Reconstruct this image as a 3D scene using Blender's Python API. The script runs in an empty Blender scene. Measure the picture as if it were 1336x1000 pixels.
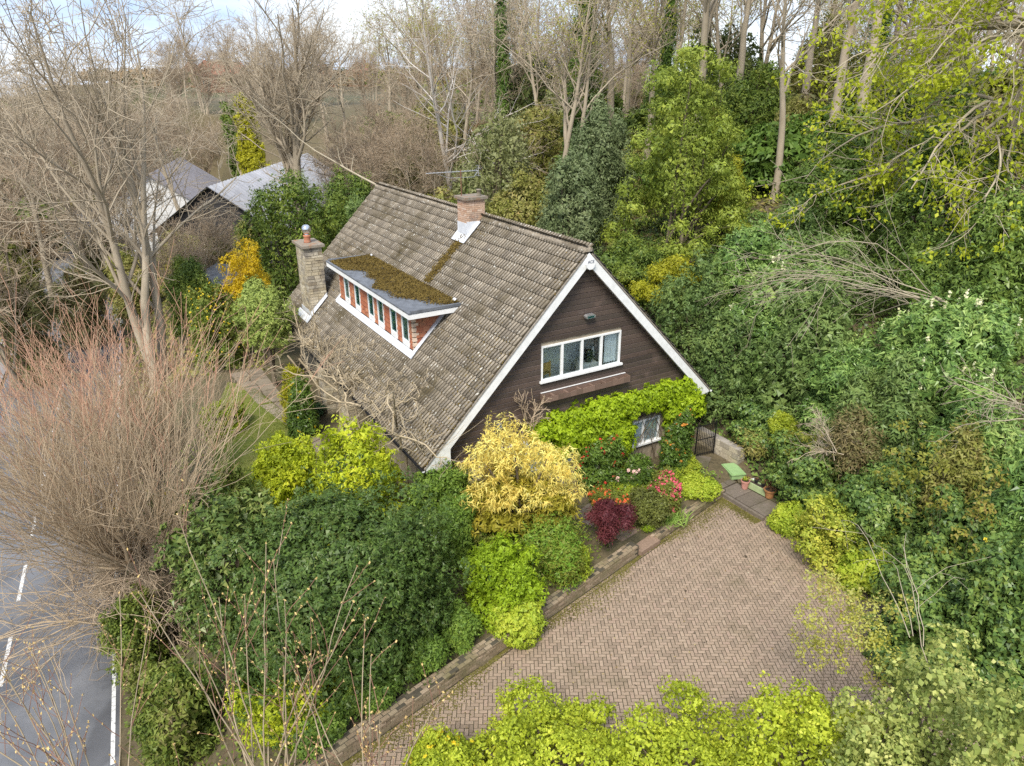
import bpy, math, random
import numpy as np
from mathutils import Matrix, Vector

S = bpy.context.scene
# ================================================================ camera, sky, sun, exposure
PITCH, ROLL, FPX = math.radians(22.69), math.radians(-0.37), 930.93
cam_d = bpy.data.cameras.new('camera'); cam = bpy.data.objects.new('camera', cam_d)
S.collection.objects.link(cam); S.camera = cam
cam_d.sensor_width = 36; cam_d.lens = FPX / 1336 * 36; cam_d.clip_end = 6000; cam_d.clip_start = 0.1
R0 = Vector((1, 0, 0)); U0 = Vector((0, math.sin(PITCH), math.cos(PITCH))); F0 = Vector((0, math.cos(PITCH), -math.sin(PITCH)))
cr, sr = math.cos(ROLL), math.sin(ROLL)
RV = R0 * cr + U0 * sr; UV = U0 * cr - R0 * sr
cam.matrix_world = Matrix(((RV.x, UV.x, -F0.x, 0), (RV.y, UV.y, -F0.y, 0), (RV.z, UV.z, -F0.z, 13.5), (0, 0, 0, 1)))

SUN_EL, SUN_AZ = math.radians(50), math.radians(197)          # azimuth clockwise from +Y: behind the camera, to the left
world = bpy.data.worlds.new('World'); S.world = world; world.use_nodes = True
wn = world.node_tree.nodes; wl_ = world.node_tree.links
for n in list(wn): wn.remove(n)
w_out = wn.new('ShaderNodeOutputWorld'); w_bg = wn.new('ShaderNodeBackground'); w_bg.inputs['Strength'].default_value = 0.11
sky = wn.new('ShaderNodeTexSky'); sky.sky_type = 'NISHITA'; sky.sun_disc = False
sky.sun_elevation = SUN_EL; sky.sun_rotation = SUN_AZ; sky.air_density = 1.0; sky.dust_density = 0.6; sky.ozone_density = 1.5
w_tc = wn.new('ShaderNodeTexCoord'); w_map = wn.new('ShaderNodeMapping'); w_map.inputs['Scale'].default_value = (2.2, 2.2, 6.5)
w_map.inputs['Location'].default_value = (0.35, 0.1, 0.25)
w_noi = wn.new('ShaderNodeTexNoise'); w_noi.inputs['Scale'].default_value = 1.6; w_noi.inputs['Detail'].default_value = 9; w_noi.inputs['Roughness'].default_value = 0.55
w_rmp = wn.new('ShaderNodeValToRGB'); w_rmp.color_ramp.elements[0].position = 0.40; w_rmp.color_ramp.elements[1].position = 0.62
w_rmp.color_ramp.elements[0].color = (2.0, 2.65, 4.0, 1); w_rmp.color_ramp.elements[1].color = (4.3, 4.5, 4.85, 1)   # blue grey and white cloud, in the sky texture's own units
w_mix = wn.new('ShaderNodeMix'); w_mix.data_type = 'RGBA'; w_mix.inputs[0].default_value = 0.86                    # high cloud over most of the sky
wl_.new(w_tc.outputs['Generated'], w_map.inputs['Vector']); wl_.new(w_map.outputs[0], w_noi.inputs['Vector'])
wl_.new(w_noi.outputs['Fac'], w_rmp.inputs[0]); wl_.new(w_rmp.outputs[0], w_mix.inputs[7])
wl_.new(sky.outputs[0], w_mix.inputs[6]); wl_.new(w_mix.outputs[2], w_bg.inputs['Color']); wl_.new(w_bg.outputs[0], w_out.inputs[0])

sun_d = bpy.data.lights.new('sun', 'SUN'); sun = bpy.data.objects.new('sun', sun_d); S.collection.objects.link(sun)
sun_d.energy = 2.0; sun_d.angle = math.radians(20); sun_d.color = (1, 0.94, 0.84)
sdir = Vector((math.sin(SUN_AZ) * math.cos(SUN_EL), math.cos(SUN_AZ) * math.cos(SUN_EL), math.sin(SUN_EL)))
sun.rotation_euler = sdir.to_track_quat('Z', 'Y').to_euler()
S.view_settings.view_transform = 'Standard'; S.view_settings.look = 'None'
S.view_settings.exposure = 1.36; S.view_settings.gamma = 1; S.view_settings.use_curve_mapping = False
S.render.engine = 'CYCLES'
S.cycles.max_bounces = 6; S.cycles.diffuse_bounces = 3; S.cycles.glossy_bounces = 2; S.cycles.transmission_bounces = 4; S.cycles.transparent_max_bounces = 6
S.cycles.use_denoising = False


# ================================================================ helpers
COL = S.collection
def link(o, parent=None):
    COL.objects.link(o)
    if parent is not None: o.parent = parent
    return o
def tag(o, label=None, cat=None, group=None, kind=None):
    if label: o['label'] = label
    if cat: o['category'] = cat
    if group: o['group'] = group
    if kind: o['kind'] = kind
    return o
def empty(name, loc=(0, 0, 0), rz=0, label=None, cat=None, group=None):
    o = bpy.data.objects.new(name, None); o.location = loc; o.rotation_euler = (0, 0, rz); o.empty_display_size = 0.2
    return tag(link(o), label, cat, group)

def raw_mesh(name, V, F, mats, smooth=False, midx=None):
    """V (n,3); F a list of (m,k) index arrays"""
    me = bpy.data.meshes.new(name)
    V = np.asarray(V, np.float32); F = [np.asarray(f, np.int32) for f in F if len(f)]
    me.vertices.add(len(V)); me.vertices.foreach_set('co', V.ravel())
    nl = sum(f.size for f in F); npoly = sum(len(f) for f in F)
    me.loops.add(nl); me.polygons.add(npoly)
    me.loops.foreach_set('vertex_index', np.concatenate([f.ravel() for f in F]))
    tot = np.concatenate([np.full(len(f), f.shape[1], np.int32) for f in F])
    me.polygons.foreach_set('loop_start', np.concatenate([[0], np.cumsum(tot)[:-1]]).astype(np.int32))
    if smooth: me.polygons.foreach_set('use_smooth', np.ones(npoly, bool))
    if not isinstance(mats, (list, tuple)): mats = [mats]
    for m in mats: me.materials.append(m)
    if midx is not None: me.polygons.foreach_set('material_index', np.asarray(midx, np.int32))
    me.update(calc_edges=True)
    return me
def obj(name, me, parent=None, loc=None, rot=None):
    o = bpy.data.objects.new(name, me)
    if loc is not None: o.location = loc
    if rot is not None: o.rotation_euler = rot
    return link(o, parent)

class MB:
    """collects simple solids into one mesh"""
    def __init__(s): s.v = []; s.f = []
    def poly(s, pts, faces):
        b = len(s.v); s.v += [tuple(p) for p in pts]; s.f += [[b + i for i in f] for f in faces]
        return s
    def box(s, x0, x1, y0, y1, z0, z1):
        return s.poly([(x0, y0, z0), (x1, y0, z0), (x1, y1, z0), (x0, y1, z0), (x0, y0, z1), (x1, y0, z1), (x1, y1, z1), (x0, y1, z1)],
                      [(3, 2, 1, 0), (4, 5, 6, 7), (0, 1, 5, 4), (1, 2, 6, 5), (2, 3, 7, 6), (3, 0, 4, 7)])
    def prism(s, prof, axis, a0, a1):
        """closed profile of 2-D points swept along an axis ('x','y','z') from a0 to a1"""
        n = len(prof)
        def P(p, a): return {'x': (a, p[0], p[1]), 'y': (p[0], a, p[1]), 'z': (p[0], p[1], a)}[axis]
        pts = [P(p, a0) for p in prof] + [P(p, a1) for p in prof]
        F = [tuple(range(n)), tuple(range(2 * n - 1, n - 1, -1))] + [(i, i + n, (i + 1) % n + n, (i + 1) % n) for i in range(n)]
        return s.poly(pts, F)
    def lathe(s, prof, c=(0, 0, 0), n=14):
        pts = []; F = []
        for r, z in prof:
            for k in range(n):
                a = 2 * math.pi * k / n; pts.append((c[0] + r * math.cos(a), c[1] + r * math.sin(a), c[2] + z))
        for i in range(len(prof) - 1):
            for k in range(n):
                F.append((i * n + k, i * n + (k + 1) % n, (i + 1) * n + (k + 1) % n, (i + 1) * n + k))
        F.append(tuple(range(n - 1, -1, -1))); F.append(tuple(range((len(prof) - 1) * n, len(prof) * n)))
        return s.poly(pts, F)
    def bar(s, a, b, r, n=6):
        a, b = Vector(a), Vector(b); d = (b - a).normalized(); q = d.orthogonal().normalized(); w = d.cross(q)
        pts = [tuple(p + q * r * math.cos(2 * math.pi * k / n) + w * r * math.sin(2 * math.pi * k / n)) for p in (a, b) for k in range(n)]
        return s.poly(pts, [(k, (k + 1) % n, (k + 1) % n + n, k + n) for k in range(n)] + [tuple(range(n - 1, -1, -1)), tuple(range(n, 2 * n))])
    def mesh(s, name, mat, smooth=False):
        me = bpy.data.meshes.new(name); me.from_pydata(s.v, [], s.f); me.materials.append(mat)
        if smooth: me.polygons.foreach_set('use_smooth', np.ones(len(s.f), bool))
        bm_fix(me); return me
    def build(s, name, mat, parent=None, loc=None, rot=None, smooth=False):
        return obj(name, s.mesh(name, mat, smooth), parent, loc, rot)
import bmesh
def bm_fix(me):
    bm = bmesh.new(); bm.from_mesh(me); bmesh.ops.recalc_face_normals(bm, faces=bm.faces); bm.to_mesh(me); bm.free()

# ---------------------------------------------------------------- materials
def mat_new(name):
    m = bpy.data.materials.new(name); m.use_nodes = True; nt = m.node_tree
    for n in list(nt.nodes): nt.nodes.remove(n)
    o = nt.nodes.new('ShaderNodeOutputMaterial'); b = nt.nodes.new('ShaderNodeBsdfPrincipled'); nt.links.new(b.outputs[0], o.inputs[0])
    return m, nt, b, o
def ramp(nt, stops, fac=None, interp='LINEAR'):
    r = nt.nodes.new('ShaderNodeValToRGB'); r.color_ramp.interpolation = interp
    e = r.color_ramp.elements
    while len(e) < len(stops): e.new(0.5)
    for k, st in enumerate(stops):
        e[k].position = st[0]; e[k].color = (*st[1], 1)
    if fac is not None: nt.links.new(fac, r.inputs[0])
    return r.outputs[0]
def noise(nt, scale, detail=4, rough=0.55, coord=None, stretch=None):
    n = nt.nodes.new('ShaderNodeTexNoise'); n.inputs['Scale'].default_value = scale; n.inputs['Detail'].default_value = detail; n.inputs['Roughness'].default_value = rough
    if coord is None:
        g = nt.nodes.new('ShaderNodeNewGeometry'); coord = g.outputs['Position']
    if stretch:
        mp = nt.nodes.new('ShaderNodeMapping'); mp.inputs['Scale'].default_value = stretch; nt.links.new(coord, mp.inputs[0]); coord = mp.outputs[0]
    nt.links.new(coord, n.inputs['Vector'])
    return n.outputs['Fac']
def math_(nt, op, a, b=None):
    n = nt.nodes.new('ShaderNodeMath'); n.operation = op
    for i, x in enumerate((a, b)):
        if x is None: continue
        if isinstance(x, (int, float)): n.inputs[i].default_value = x
        else: nt.links.new(x, n.inputs[i])
    return n.outputs[0]
def mixc(nt, fac, a, b, blend='MIX'):
    n = nt.nodes.new('ShaderNodeMix'); n.data_type = 'RGBA'; n.blend_type = blend
    for i, x in ((0, fac), (6, a), (7, b)):
        if isinstance(x, (int, float)): n.inputs[i].default_value = x
        elif isinstance(x, tuple): n.inputs[i].default_value = (*x, 1) if len(x) == 3 else x
        else: nt.links.new(x, n.inputs[i])
    return n.outputs[2]
def piece_random(nt):
    g = nt.nodes.new('ShaderNodeNewGeometry'); o = nt.nodes.new('ShaderNodeObjectInfo')
    return math_(nt, 'FRACT', math_(nt, 'ADD', g.outputs['Random Per Island'], o.outputs['Random']))
def bump(nt, b, h, strength=0.4, dist=0.02):
    n = nt.nodes.new('ShaderNodeBump'); n.inputs['Strength'].default_value = strength; n.inputs['Distance'].default_value = dist
    nt.links.new(h, n.inputs['Height']); nt.links.new(n.outputs[0], b.inputs['Normal'])
def plain(name, c, rough=0.6, metal=0, var=0.25, scale=6, bmp=0.0):
    m, nt, b, o = mat_new(name)
    f = noise(nt, scale, 5, 0.6)
    lo = tuple(x * (1 - var) for x in c); hi = tuple(min(1, x * (1 + var)) for x in c)
    nt.links.new(ramp(nt, [(0.3, lo), (0.7, hi)], f), b.inputs['Base Color'])
    b.inputs['Roughness'].default_value = rough; b.inputs['Metallic'].default_value = metal
    if bmp: bump(nt, b, noise(nt, scale * 6, 4), bmp)
    return m
def pieces(name, cols, rough=0.8, stain=None, stain_scale=0.6, stain_pos=(0.5, 0.68), fine=25, fine_amt=0.35, bmp=0.3, speck=None):
    """one colour per brick / tile / board, stained and speckled on top"""
    m, nt, b, o = mat_new(name)
    n = len(cols)
    c = ramp(nt, [(k / max(1, n - 1), q) for k, q in enumerate(cols)], piece_random(nt))
    f = noise(nt, fine, 5, 0.7)
    c = mixc(nt, fine_amt, c, ramp(nt, [(0.25, (0.15, 0.15, 0.15)), (0.75, (0.9, 0.9, 0.9))], f), 'OVERLAY')
    if stain:
        s = noise(nt, stain_scale, 6, 0.65)
        c = mixc(nt, ramp(nt, [(stain_pos[0], (0, 0, 0)), (stain_pos[1], (1, 1, 1))], s), c, stain)
    if speck:
        s = noise(nt, speck[1], 2, 0.5)
        c = mixc(nt, ramp(nt, [(speck[2], (0, 0, 0)), (speck[2] + 0.03, (1, 1, 1))], s), c, speck[0])
    nt.links.new(c, b.inputs['Base Color']); b.inputs['Roughness'].default_value = rough
    if bmp: bump(nt, b, f, bmp, 0.01)
    return m
def leaf_mat(name, cols, rough=0.5, trans=0.25, patch=0.8, patch_amt=0.5, spec=0.25):
    """cols dark to light: each leaf draws one, and whole sprays lean towards one end"""
    cols = [tuple(min(.86, x * k) for x, k in zip(c, (1.16, 1.13, 1.0))) for c in cols]
    m, nt, b, o = mat_new(name)
    f = noise(nt, patch, 3, 0.6)
    r = math_(nt, 'ADD', math_(nt, 'MULTIPLY', piece_random(nt), 1 - patch_amt), math_(nt, 'MULTIPLY', ramp(nt, [(0.32, (0, 0, 0)), (0.68, (1, 1, 1))], f), patch_amt))
    n = len(cols)
    c = ramp(nt, [(k / max(1, n - 1), q) for k, q in enumerate(cols)], r)
    nt.links.new(c, b.inputs['Base Color']); b.inputs['Roughness'].default_value = rough
    b.inputs['Specular IOR Level'].default_value = spec
    t = nt.nodes.new('ShaderNodeBsdfTranslucent'); nt.links.new(c, t.inputs[0])
    mx = nt.nodes.new('ShaderNodeMixShader'); mx.inputs[0].default_value = trans
    nt.links.new(b.outputs[0], mx.inputs[1]); nt.links.new(t.outputs[0], mx.inputs[2]); nt.links.new(mx.outputs[0], o.inputs[0])
    return m
def bark_mat(name, a, bcol, scale=5):
    m, nt, b, o = mat_new(name)
    f = noise(nt, scale, 5, 0.65, stretch=(1, 1, 0.35))
    nt.links.new(mixc(nt, 0.3, ramp(nt, [(0.3, a), (0.7, bcol)], f), ramp(nt, [(0, a), (1, bcol)], piece_random(nt))), b.inputs['Base Color'])
    b.inputs['Roughness'].default_value = 0.85; bump(nt, b, f, 0.4, 0.03)
    return m

# ---------------------------------------------------------------- leaves
def unit(v): return v / np.maximum(np.linalg.norm(v, axis=-1, keepdims=True), 1e-9)
def leaf_quads(P, N, size, aspect, rng, droop=0.0, spread=0.7, fold=0.25, along=None, tri=False):
    n = len(P)
    N = unit(N + rng.normal(0, spread, (n, 3)) * 0.6)
    A = rng.normal(0, 1, (n, 3)) if along is None else along + rng.normal(0, 0.35, (n, 3))
    A = A - N * np.sum(A * N, 1, keepdims=True); A = unit(A); A[:, 2] -= droop; A = unit(A)
    B = unit(np.cross(N, A)); N = np.cross(A, B)
    s = (size * rng.uniform(0.65, 1.35, n))[:, None]
    w = s * aspect * 0.5
    if tri:                                     # small leaves, a few pixels long
        V = np.stack([P - A * s * .4 + B * w * .9, P - A * s * .3 - B * w * .9, P + A * s * .62], 1).reshape(-1, 3)
        return V, np.arange(n * 3, dtype=np.int32).reshape(n, 3)
    p0 = P - A * s * 0.5; p2 = P + A * s * 0.5
    mid = P - A * s * 0.06
    p1 = mid + B * w - N * w * fold; p3 = mid - B * w - N * w * fold
    V = np.stack([p0, p1, p2, p3], 1).reshape(-1, 3)
    i = np.arange(n, dtype=np.int32) * 4
    F = np.concatenate([np.stack([i, i + 1, i + 2], 1), np.stack([i, i + 2, i + 3], 1)])
    return V, F
def dirs(rng, n, zmin=-1.0):
    z = rng.uniform(zmin, 1, n); a = rng.uniform(0, 2 * np.pi, n); r = np.sqrt(np.maximum(0, 1 - z * z))
    return np.stack([r * np.cos(a), r * np.sin(a), z], 1)
def lumps(d, rng, k=6, f=3.0):
    s = np.zeros(len(d))
    for _ in range(k):
        w = rng.normal(0, f, 3); s += np.sin(d @ w + rng.uniform(0, 6.28))
    return s / k
def crown(lobes, size, aspect, rng, cover=2.2, clump=0.28, droop=0.15, spread=0.8, zmin=-0.35, nmax=26000, rough=0.24, inner=0.35, along_out=0.5, fill=1.3, tri=True):
    """leaves of a crown made of ellipsoid lobes [(centre, radii, power)]"""
    C_ = []; N_ = []
    areas = np.array([(l[1][0] * l[1][1] + l[1][0] * l[1][2] + l[1][1] * l[1][2]) * 4.19 * (1 - zmin) / 2 for l in lobes])
    need = areas.sum() * cover / (size * size * aspect * 0.5)
    size = size * min(1.3, max(1, need / nmax) ** .5); total = min(nmax, areas.sum() * cover / (size * size * aspect * 0.5))
    per = 14
    IP = []; IN = []; isz = size * 1.5
    for l, a in zip(lobes, areas):               # the older, larger growth inside the crown
        ni = int(min(a * fill / (isz * isz * 0.35), nmax * .4 * a / areas.sum()))
        if ni < 2: continue
        d = dirs(rng, ni, zmin); p = l[2] if len(l) > 2 else 2
        if p != 2: d = d / (np.sum(np.abs(d) ** p, 1, keepdims=True) ** (1 / p))
        c = np.array(l[0]) + d * np.array(l[1]) * rng.uniform(.58, .80, ni)[:, None]
        keep = np.ones(ni, bool)
        for l2 in lobes:
            if l2 is not l: keep &= np.sum(((c - np.array(l2[0])) / np.array(l2[1])) ** 2, 1) > 0.4
        IP.append(c[keep]); IN.append(unit(d / np.array(l[1]))[keep])
    for l, a in zip(lobes, areas):
        nc = max(3, int(total * a / areas.sum() / per))
        d = dirs(rng, nc, zmin); p = l[2] if len(l) > 2 else 2
        if p != 2: d = d / (np.sum(np.abs(d) ** p, 1, keepdims=True) ** (1 / p))
        rad = 1 + rough * lumps(d, rng, 8, 4.2) * 1.6 - np.abs(rng.normal(0, 0.07, nc))
        deep = rng.random(nc) < inner
        rad = np.where(rng.random(nc) < .10, rad * rng.uniform(1.04, 1.22, nc), rad)      # shoots that stick out
        rad = np.where(deep, rad * rng.uniform(0.55, 0.92, nc), rad)
        c = np.array(l[0]) + d * np.array(l[1]) * rad[:, None]
        nn = unit(d / np.array(l[1]))
        keep = np.ones(nc, bool)
        for l2 in lobes:
            if l2 is l: continue
            q = (c - np.array(l2[0])) / np.array(l2[1])
            keep &= np.sum(q * q, 1) > 0.45
        C_.append(c[keep]); N_.append(nn[keep])
    C_ = np.concatenate(C_); N_ = np.concatenate(N_)
    rc = clump * rng.uniform(0.6, 1.3, len(C_))
    k = per
    off = dirs(rng, len(C_) * k); n0 = np.repeat(N_, k, 0)
    flip = np.sum(off * n0, 1) < -0.25
    off[flip] -= 1.6 * n0[flip] * np.sum(off * n0, 1)[flip][:, None]
    off *= rng.uniform(0.45, 1.0, (len(off), 1))
    P = np.repeat(C_, k, 0) + off * np.repeat(rc, k)[:, None] * np.array([1, 1, 0.8])
    Nn = unit(n0 * 0.6 + unit(off) * 0.6 + np.array([0, 0, 0.35]))
    al = unit(off) * along_out + n0 * 0.3 if along_out else None
    v, f = leaf_quads(P, Nn, size, aspect, rng, droop, spread, along=al, tri=tri)
    if IP and sum(len(q) for q in IP):
        v2, f2 = leaf_quads(np.concatenate(IP), np.concatenate(IN), isz, .75, rng, 0, .6, tri=tri)
        f = np.concatenate([f, f2 + len(v)]); v = np.concatenate([v, v2])
    return v, f
def surface_points(lobes, n, rng, zmin=-0.1, out=1.04):
    P = []; N = []
    areas = np.array([l[1][0] * l[1][2] for l in lobes]); pick = rng.choice(len(lobes), n * 2, p=areas / areas.sum())
    d = dirs(rng, n * 2, zmin)
    c = np.array([lobes[i][0] for i in pick]) + d * np.array([lobes[i][1] for i in pick]) * out
    keep = np.ones(len(c), bool)
    for i, l2 in enumerate(lobes):
        q = (c - np.array(l2[0])) / np.array(l2[1]); keep &= (np.sum(q * q, 1) > 0.9) | (pick == i)
    return c[keep][:n], d[keep][:n]

# ---------------------------------------------------------------- wood
def tubes(P, R, sides):
    """P (M,K,3) polylines, R (M,K) radii"""
    M, K, _ = P.shape
    T = np.empty_like(P); T[:, 1:-1] = P[:, 2:] - P[:, :-2]; T[:, 0] = P[:, 1] - P[:, 0]; T[:, -1] = P[:, -1] - P[:, -2]
    T = unit(T)
    ref = np.where(np.abs(T[:, :1, 2:3]) > 0.8, np.array([1.0, 0, 0]), np.array([0, 0, 1.0]))
    A = unit(np.cross(T, np.broadcast_to(ref, T.shape))); B = np.cross(T, A)
    ang = np.arange(sides) * 2 * np.pi / sides
    V = P[:, :, None] + R[:, :, None, None] * (A[:, :, None] * np.cos(ang)[:, None] + B[:, :, None] * np.sin(ang)[:, None])
    idx = np.arange(M * K * sides).reshape(M, K, sides)
    a = idx[:, :-1]; b = idx[:, 1:]
    F = np.stack([a, np.roll(a, -1, 2), np.roll(b, -1, 2), b], -1).reshape(-1, 4)
    return V.reshape(-1, 3), F
def rods(start, d, length, r0, r1, K, rng, wander=0.12, trop=0.0, sag=0.0):
    M = len(start); P = np.empty((M, K, 3)); P[:, 0] = start; d = unit(np.asarray(d, float))
    for k in range(1, K):
        d = unit(d + rng.normal(0, wander, (M, 3)) + np.array([0, 0, trop - sag * k / K]))
        P[:, k] = P[:, k - 1] + d * (length / (K - 1))[:, None]
    t = np.linspace(0, 1, K)[None]
    R = r0[:, None] * (1 - t) + r1[:, None] * t
    return P, R
def offshoots(P, R, n, ang, lenr, radr, rng, t0=0.25, t1=0.98, length=None, updir=0.0):
    M, K, _ = P.shape
    t = rng.uniform(t0, t1, (M, n)) * (K - 1); i = np.minimum(t.astype(int), K - 2); f = (t - i)[..., None]
    m = np.arange(M)[:, None]
    start = P[m, i] * (1 - f) + P[m, i + 1] * f
    d = unit(P[m, i + 1] - P[m, i])
    side = rng.normal(0, 1, d.shape); side -= d * np.sum(side * d, -1, keepdims=True); side = unit(side)
    a = np.radians(rng.normal(ang, ang * 0.25, (M, n)))[..., None]
    nd = unit(d * np.cos(a) + side * np.sin(a) + np.array([0, 0, updir]))
    L = np.linalg.norm(P[:, 1:] - P[:, :-1], axis=-1).sum(1)[:, None] * lenr * rng.uniform(0.6, 1.25, (M, n)) * (1.25 - 0.6 * t / (K - 1))
    rr = (R[m, i] * (1 - f[..., 0]) + R[m, i + 1] * f[..., 0]) * radr
    return start.reshape(-1, 3), nd.reshape(-1, 3), L.ravel(), rr.ravel()
def merge(parts):
    V = []; F = []; b = 0
    for v, f in parts:
        V.append(v); F.append(f + b); b += len(v)
    return np.concatenate(V), F
# ---------------------------------------------------------------- the lie of the land
YAW = math.radians(30.43)
OX, OY = 2.42, 21.72                       # ground point under the front end of the ridge
GX, GY = math.cos(YAW), math.sin(YAW)      # along the gable
BX, BY = -GY, GX                           # along the ridge, away from the camera
RX, RY = -10.11, 13.1                      # a point on the near edge of the road
RNX, RNY = 0.895, 0.446                    # square to the road, towards the house
BANK = [(-30, 88), (-12.0, 58.5), (8.4, 24.2), (8.9, 21.6), (9.3, 20.0), (9.6, 18.6), (10.5, 17.2), (11.3, 15.4), (12.6, 12.6), (14.5, 8), (17, 0), (20, -12)]

def sstep(a, b, x):
    t = np.clip((x - a) / (b - a), 0, 1)
    return t * t * (3 - 2 * t)

def bank_dist(x, y):
    best = np.full(np.shape(x), 1e9); sgn = np.ones(np.shape(x))
    for (x0, y0), (x1, y1) in zip(BANK[:-1], BANK[1:]):
        dx, dy = x1 - x0, y1 - y0
        L = dx * dx + dy * dy
        t = np.clip(((x - x0) * dx + (y - y0) * dy) / L, 0, 1)
        ex, ey = x - x0 - t * dx, y - y0 - t * dy
        d = np.hypot(ex, ey)
        s = np.where(dx * ey - dy * ex > 0, 1.0, -1.0)
        m = d < best
        best = np.where(m, d, best); sgn = np.where(m, s, sgn)
    return best * sgn

def ground(x, y):
    x = np.asarray(x, float); y = np.asarray(y, float)
    s = (x - RX) * RNX + (y - RY) * RNY
    wl = ((x + 3.3) * -10.34 + (y - 11.77) * 10.81) / 14.96     # behind the retaining wall line
    flat = np.where(wl > 0.15, 0.3 + 0.12 * sstep(0.5, 3, wl), -0.03)
    z = -2.03 + (flat + 2.03) * sstep(0.3, 5.0, s)
    far = sstep(40, 80, y)
    z = z * (1 - far) + far * (-2.03)
    d = bank_dist(x, y)
    z = z + 12.5 * (1 - np.exp(-np.maximum(d, 0) / 18.0)) * (1 + 0.0 * x)
    z = z + 5 * sstep(140, 460, np.hypot(x, y)) * sstep(-0.2, 0.35, -(x) / (np.abs(y) + 1.0) + 0.45)
    return z

def UV3(u, v, z): return (OX + GX * u + BX * v, OY + GY * u + BY * v, z)
# ================================================================ the ground, road, drive, lawn and paths
def soil_mat():
    m, nt, b, o = mat_new('soil and leaf litter')
    f1 = noise(nt, 0.35, 6, 0.65); f2 = noise(nt, 9, 5, 0.7)
    c = ramp(nt, [(0.3, (0.055, 0.05, 0.022)), (0.5, (0.11, 0.085, 0.045)), (0.7, (0.075, 0.085, 0.03))], f1)
    c = mixc(nt, 0.5, c, ramp(nt, [(0.3, (0.1, 0.1, 0.1)), (0.7, (0.85, 0.85, 0.85))], f2), 'OVERLAY')
    far = noise(nt, 0.012, 3, 0.5)
    fields = ramp(nt, [(0.35, (0.065, 0.07, 0.025)), (0.5, (0.13, 0.10, 0.05)), (0.62, (0.085, 0.09, 0.03))], far)
    g = nt.nodes.new('ShaderNodeNewGeometry'); sp = nt.nodes.new('ShaderNodeSeparateXYZ'); nt.links.new(g.outputs['Position'], sp.inputs[0])
    mr = nt.nodes.new('ShaderNodeMapRange'); mr.inputs[1].default_value = 62; mr.inputs[2].default_value = 95; nt.links.new(sp.outputs['Y'], mr.inputs[0])
    nt.links.new(mixc(nt, mr.outputs[0], c, mixc(nt, 0.25, fields, c)), b.inputs['Base Color']); b.inputs['Roughness'].default_value = 0.95
    bump(nt, b, f2, 0.6, 0.05); return m
t = np.linspace(-1, 1, 200)
gx = np.sinh(t * 5.2) / np.sinh(5.2) * 900; gy = np.sinh(t * 5.2) / np.sinh(5.2) * 900 + 22
XX, YY = np.meshgrid(gx, gy); ZZ = ground(XX, YY)
nn = 200; ii = np.arange(nn * nn).reshape(nn, nn)
gF = np.stack([ii[:-1, :-1], ii[:-1, 1:], ii[1:, 1:], ii[1:, :-1]], -1).reshape(-1, 4)
M_soil = soil_mat()
tag(obj('ground', raw_mesh('ground', np.stack([XX, YY, ZZ], -1).reshape(-1, 3), [gF], M_soil, True)), 'soil, leaf litter and rough grass of the wooded slope', kind='structure')

def strip_mesh(name, pts, mat, dz):
    """a sheet draped on the ground: pts = rows of (x, y)"""
    P = np.array(pts, float); z = ground(P[..., 0], P[..., 1]) + dz
    V = np.dstack([P, z]).reshape(-1, 3); a, b_ = P.shape[:2]; i = np.arange(a * b_).reshape(a, b_)
    F = np.stack([i[:-1, :-1], i[:-1, 1:], i[1:, 1:], i[1:, :-1]], -1).reshape(-1, 4)
    return raw_mesh(name, V, [F], mat, True)
RDX, RDY = -RNY, RNX
def road_pt(s, t, z): return (RX + RNX * s + RDX * t, RY + RNY * s + RDY * t, z)
def asphalt():
    m, nt, b, o = mat_new('worn asphalt')
    f = noise(nt, 60, 4, 0.7); p = noise(nt, 0.5, 5, 0.6)
    c = mixc(nt, 0.35, ramp(nt, [(0.35, (0.10, 0.104, 0.112)), (0.65, (0.19, 0.194, 0.205))], p), ramp(nt, [(0.3, (0.2, 0.2, 0.2)), (0.7, (0.8, 0.8, 0.8))], f), 'OVERLAY')
    pt = noise(nt, 0.9, 2, 0.4, stretch=(.5, .2, 1)); c = mixc(nt, ramp(nt, [(0.60, (0, 0, 0)), (0.62, (.45, .45, .45))], pt), c, (0.06, 0.06, 0.063))
    nt.links.new(c, b.inputs['Base Color']); nt.links.new(ramp(nt, [(0.3, (0.38,) * 3), (0.7, (0.6,) * 3)], p), b.inputs['Roughness']); bump(nt, b, f, 0.25, 0.01); return m
rd = MB()
for k in range(60):
    t0, t1 = -20 + k * 4, -16 + k * 4
    rd.poly([road_pt(-5.9, t0, -2), road_pt(0.12, t0, -2), road_pt(0.12, t1, -2), road_pt(-5.9, t1, -2)], [(0, 1, 2, 3)])
road = tag(rd.build('road', asphalt(), smooth=True), 'grey asphalt lane running past the garden', kind='structure')
M_paint = pieces('worn road paint', [(0.62, 0.62, 0.6), (0.75, 0.75, 0.72)], 0.7, (0.2, 0.2, 0.2), 9, (0.52, 0.66), 40, 0.3, 0)
mk = MB()
t_ = -18.0
rng = np.random.default_rng(5)
while t_ < 120:
    L = 5.8; mk.poly([road_pt(-0.10, t_, -1.995), road_pt(0.0, t_, -1.995), road_pt(0.0, t_ + L, -1.995), road_pt(-0.10, t_ + L, -1.995)], [(0, 1, 2, 3)]); t_ += L + 0.06
mk.build('edge_line', M_paint, road)
dash = MB().poly([(-0.055, 0, 0), (0.055, 0, 0), (0.055, 2.2, 0), (-0.055, 2.2, 0)], [(0, 1, 2, 3)]).mesh('centre_dash', M_paint)
for k in range(22):
    t_ = -4.3 + k * 4.05; o = obj('centre_dash', dash, road, road_pt(-2.9, t_, -1.994), (0, 0, math.atan2(RNY, RNX)))
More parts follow.
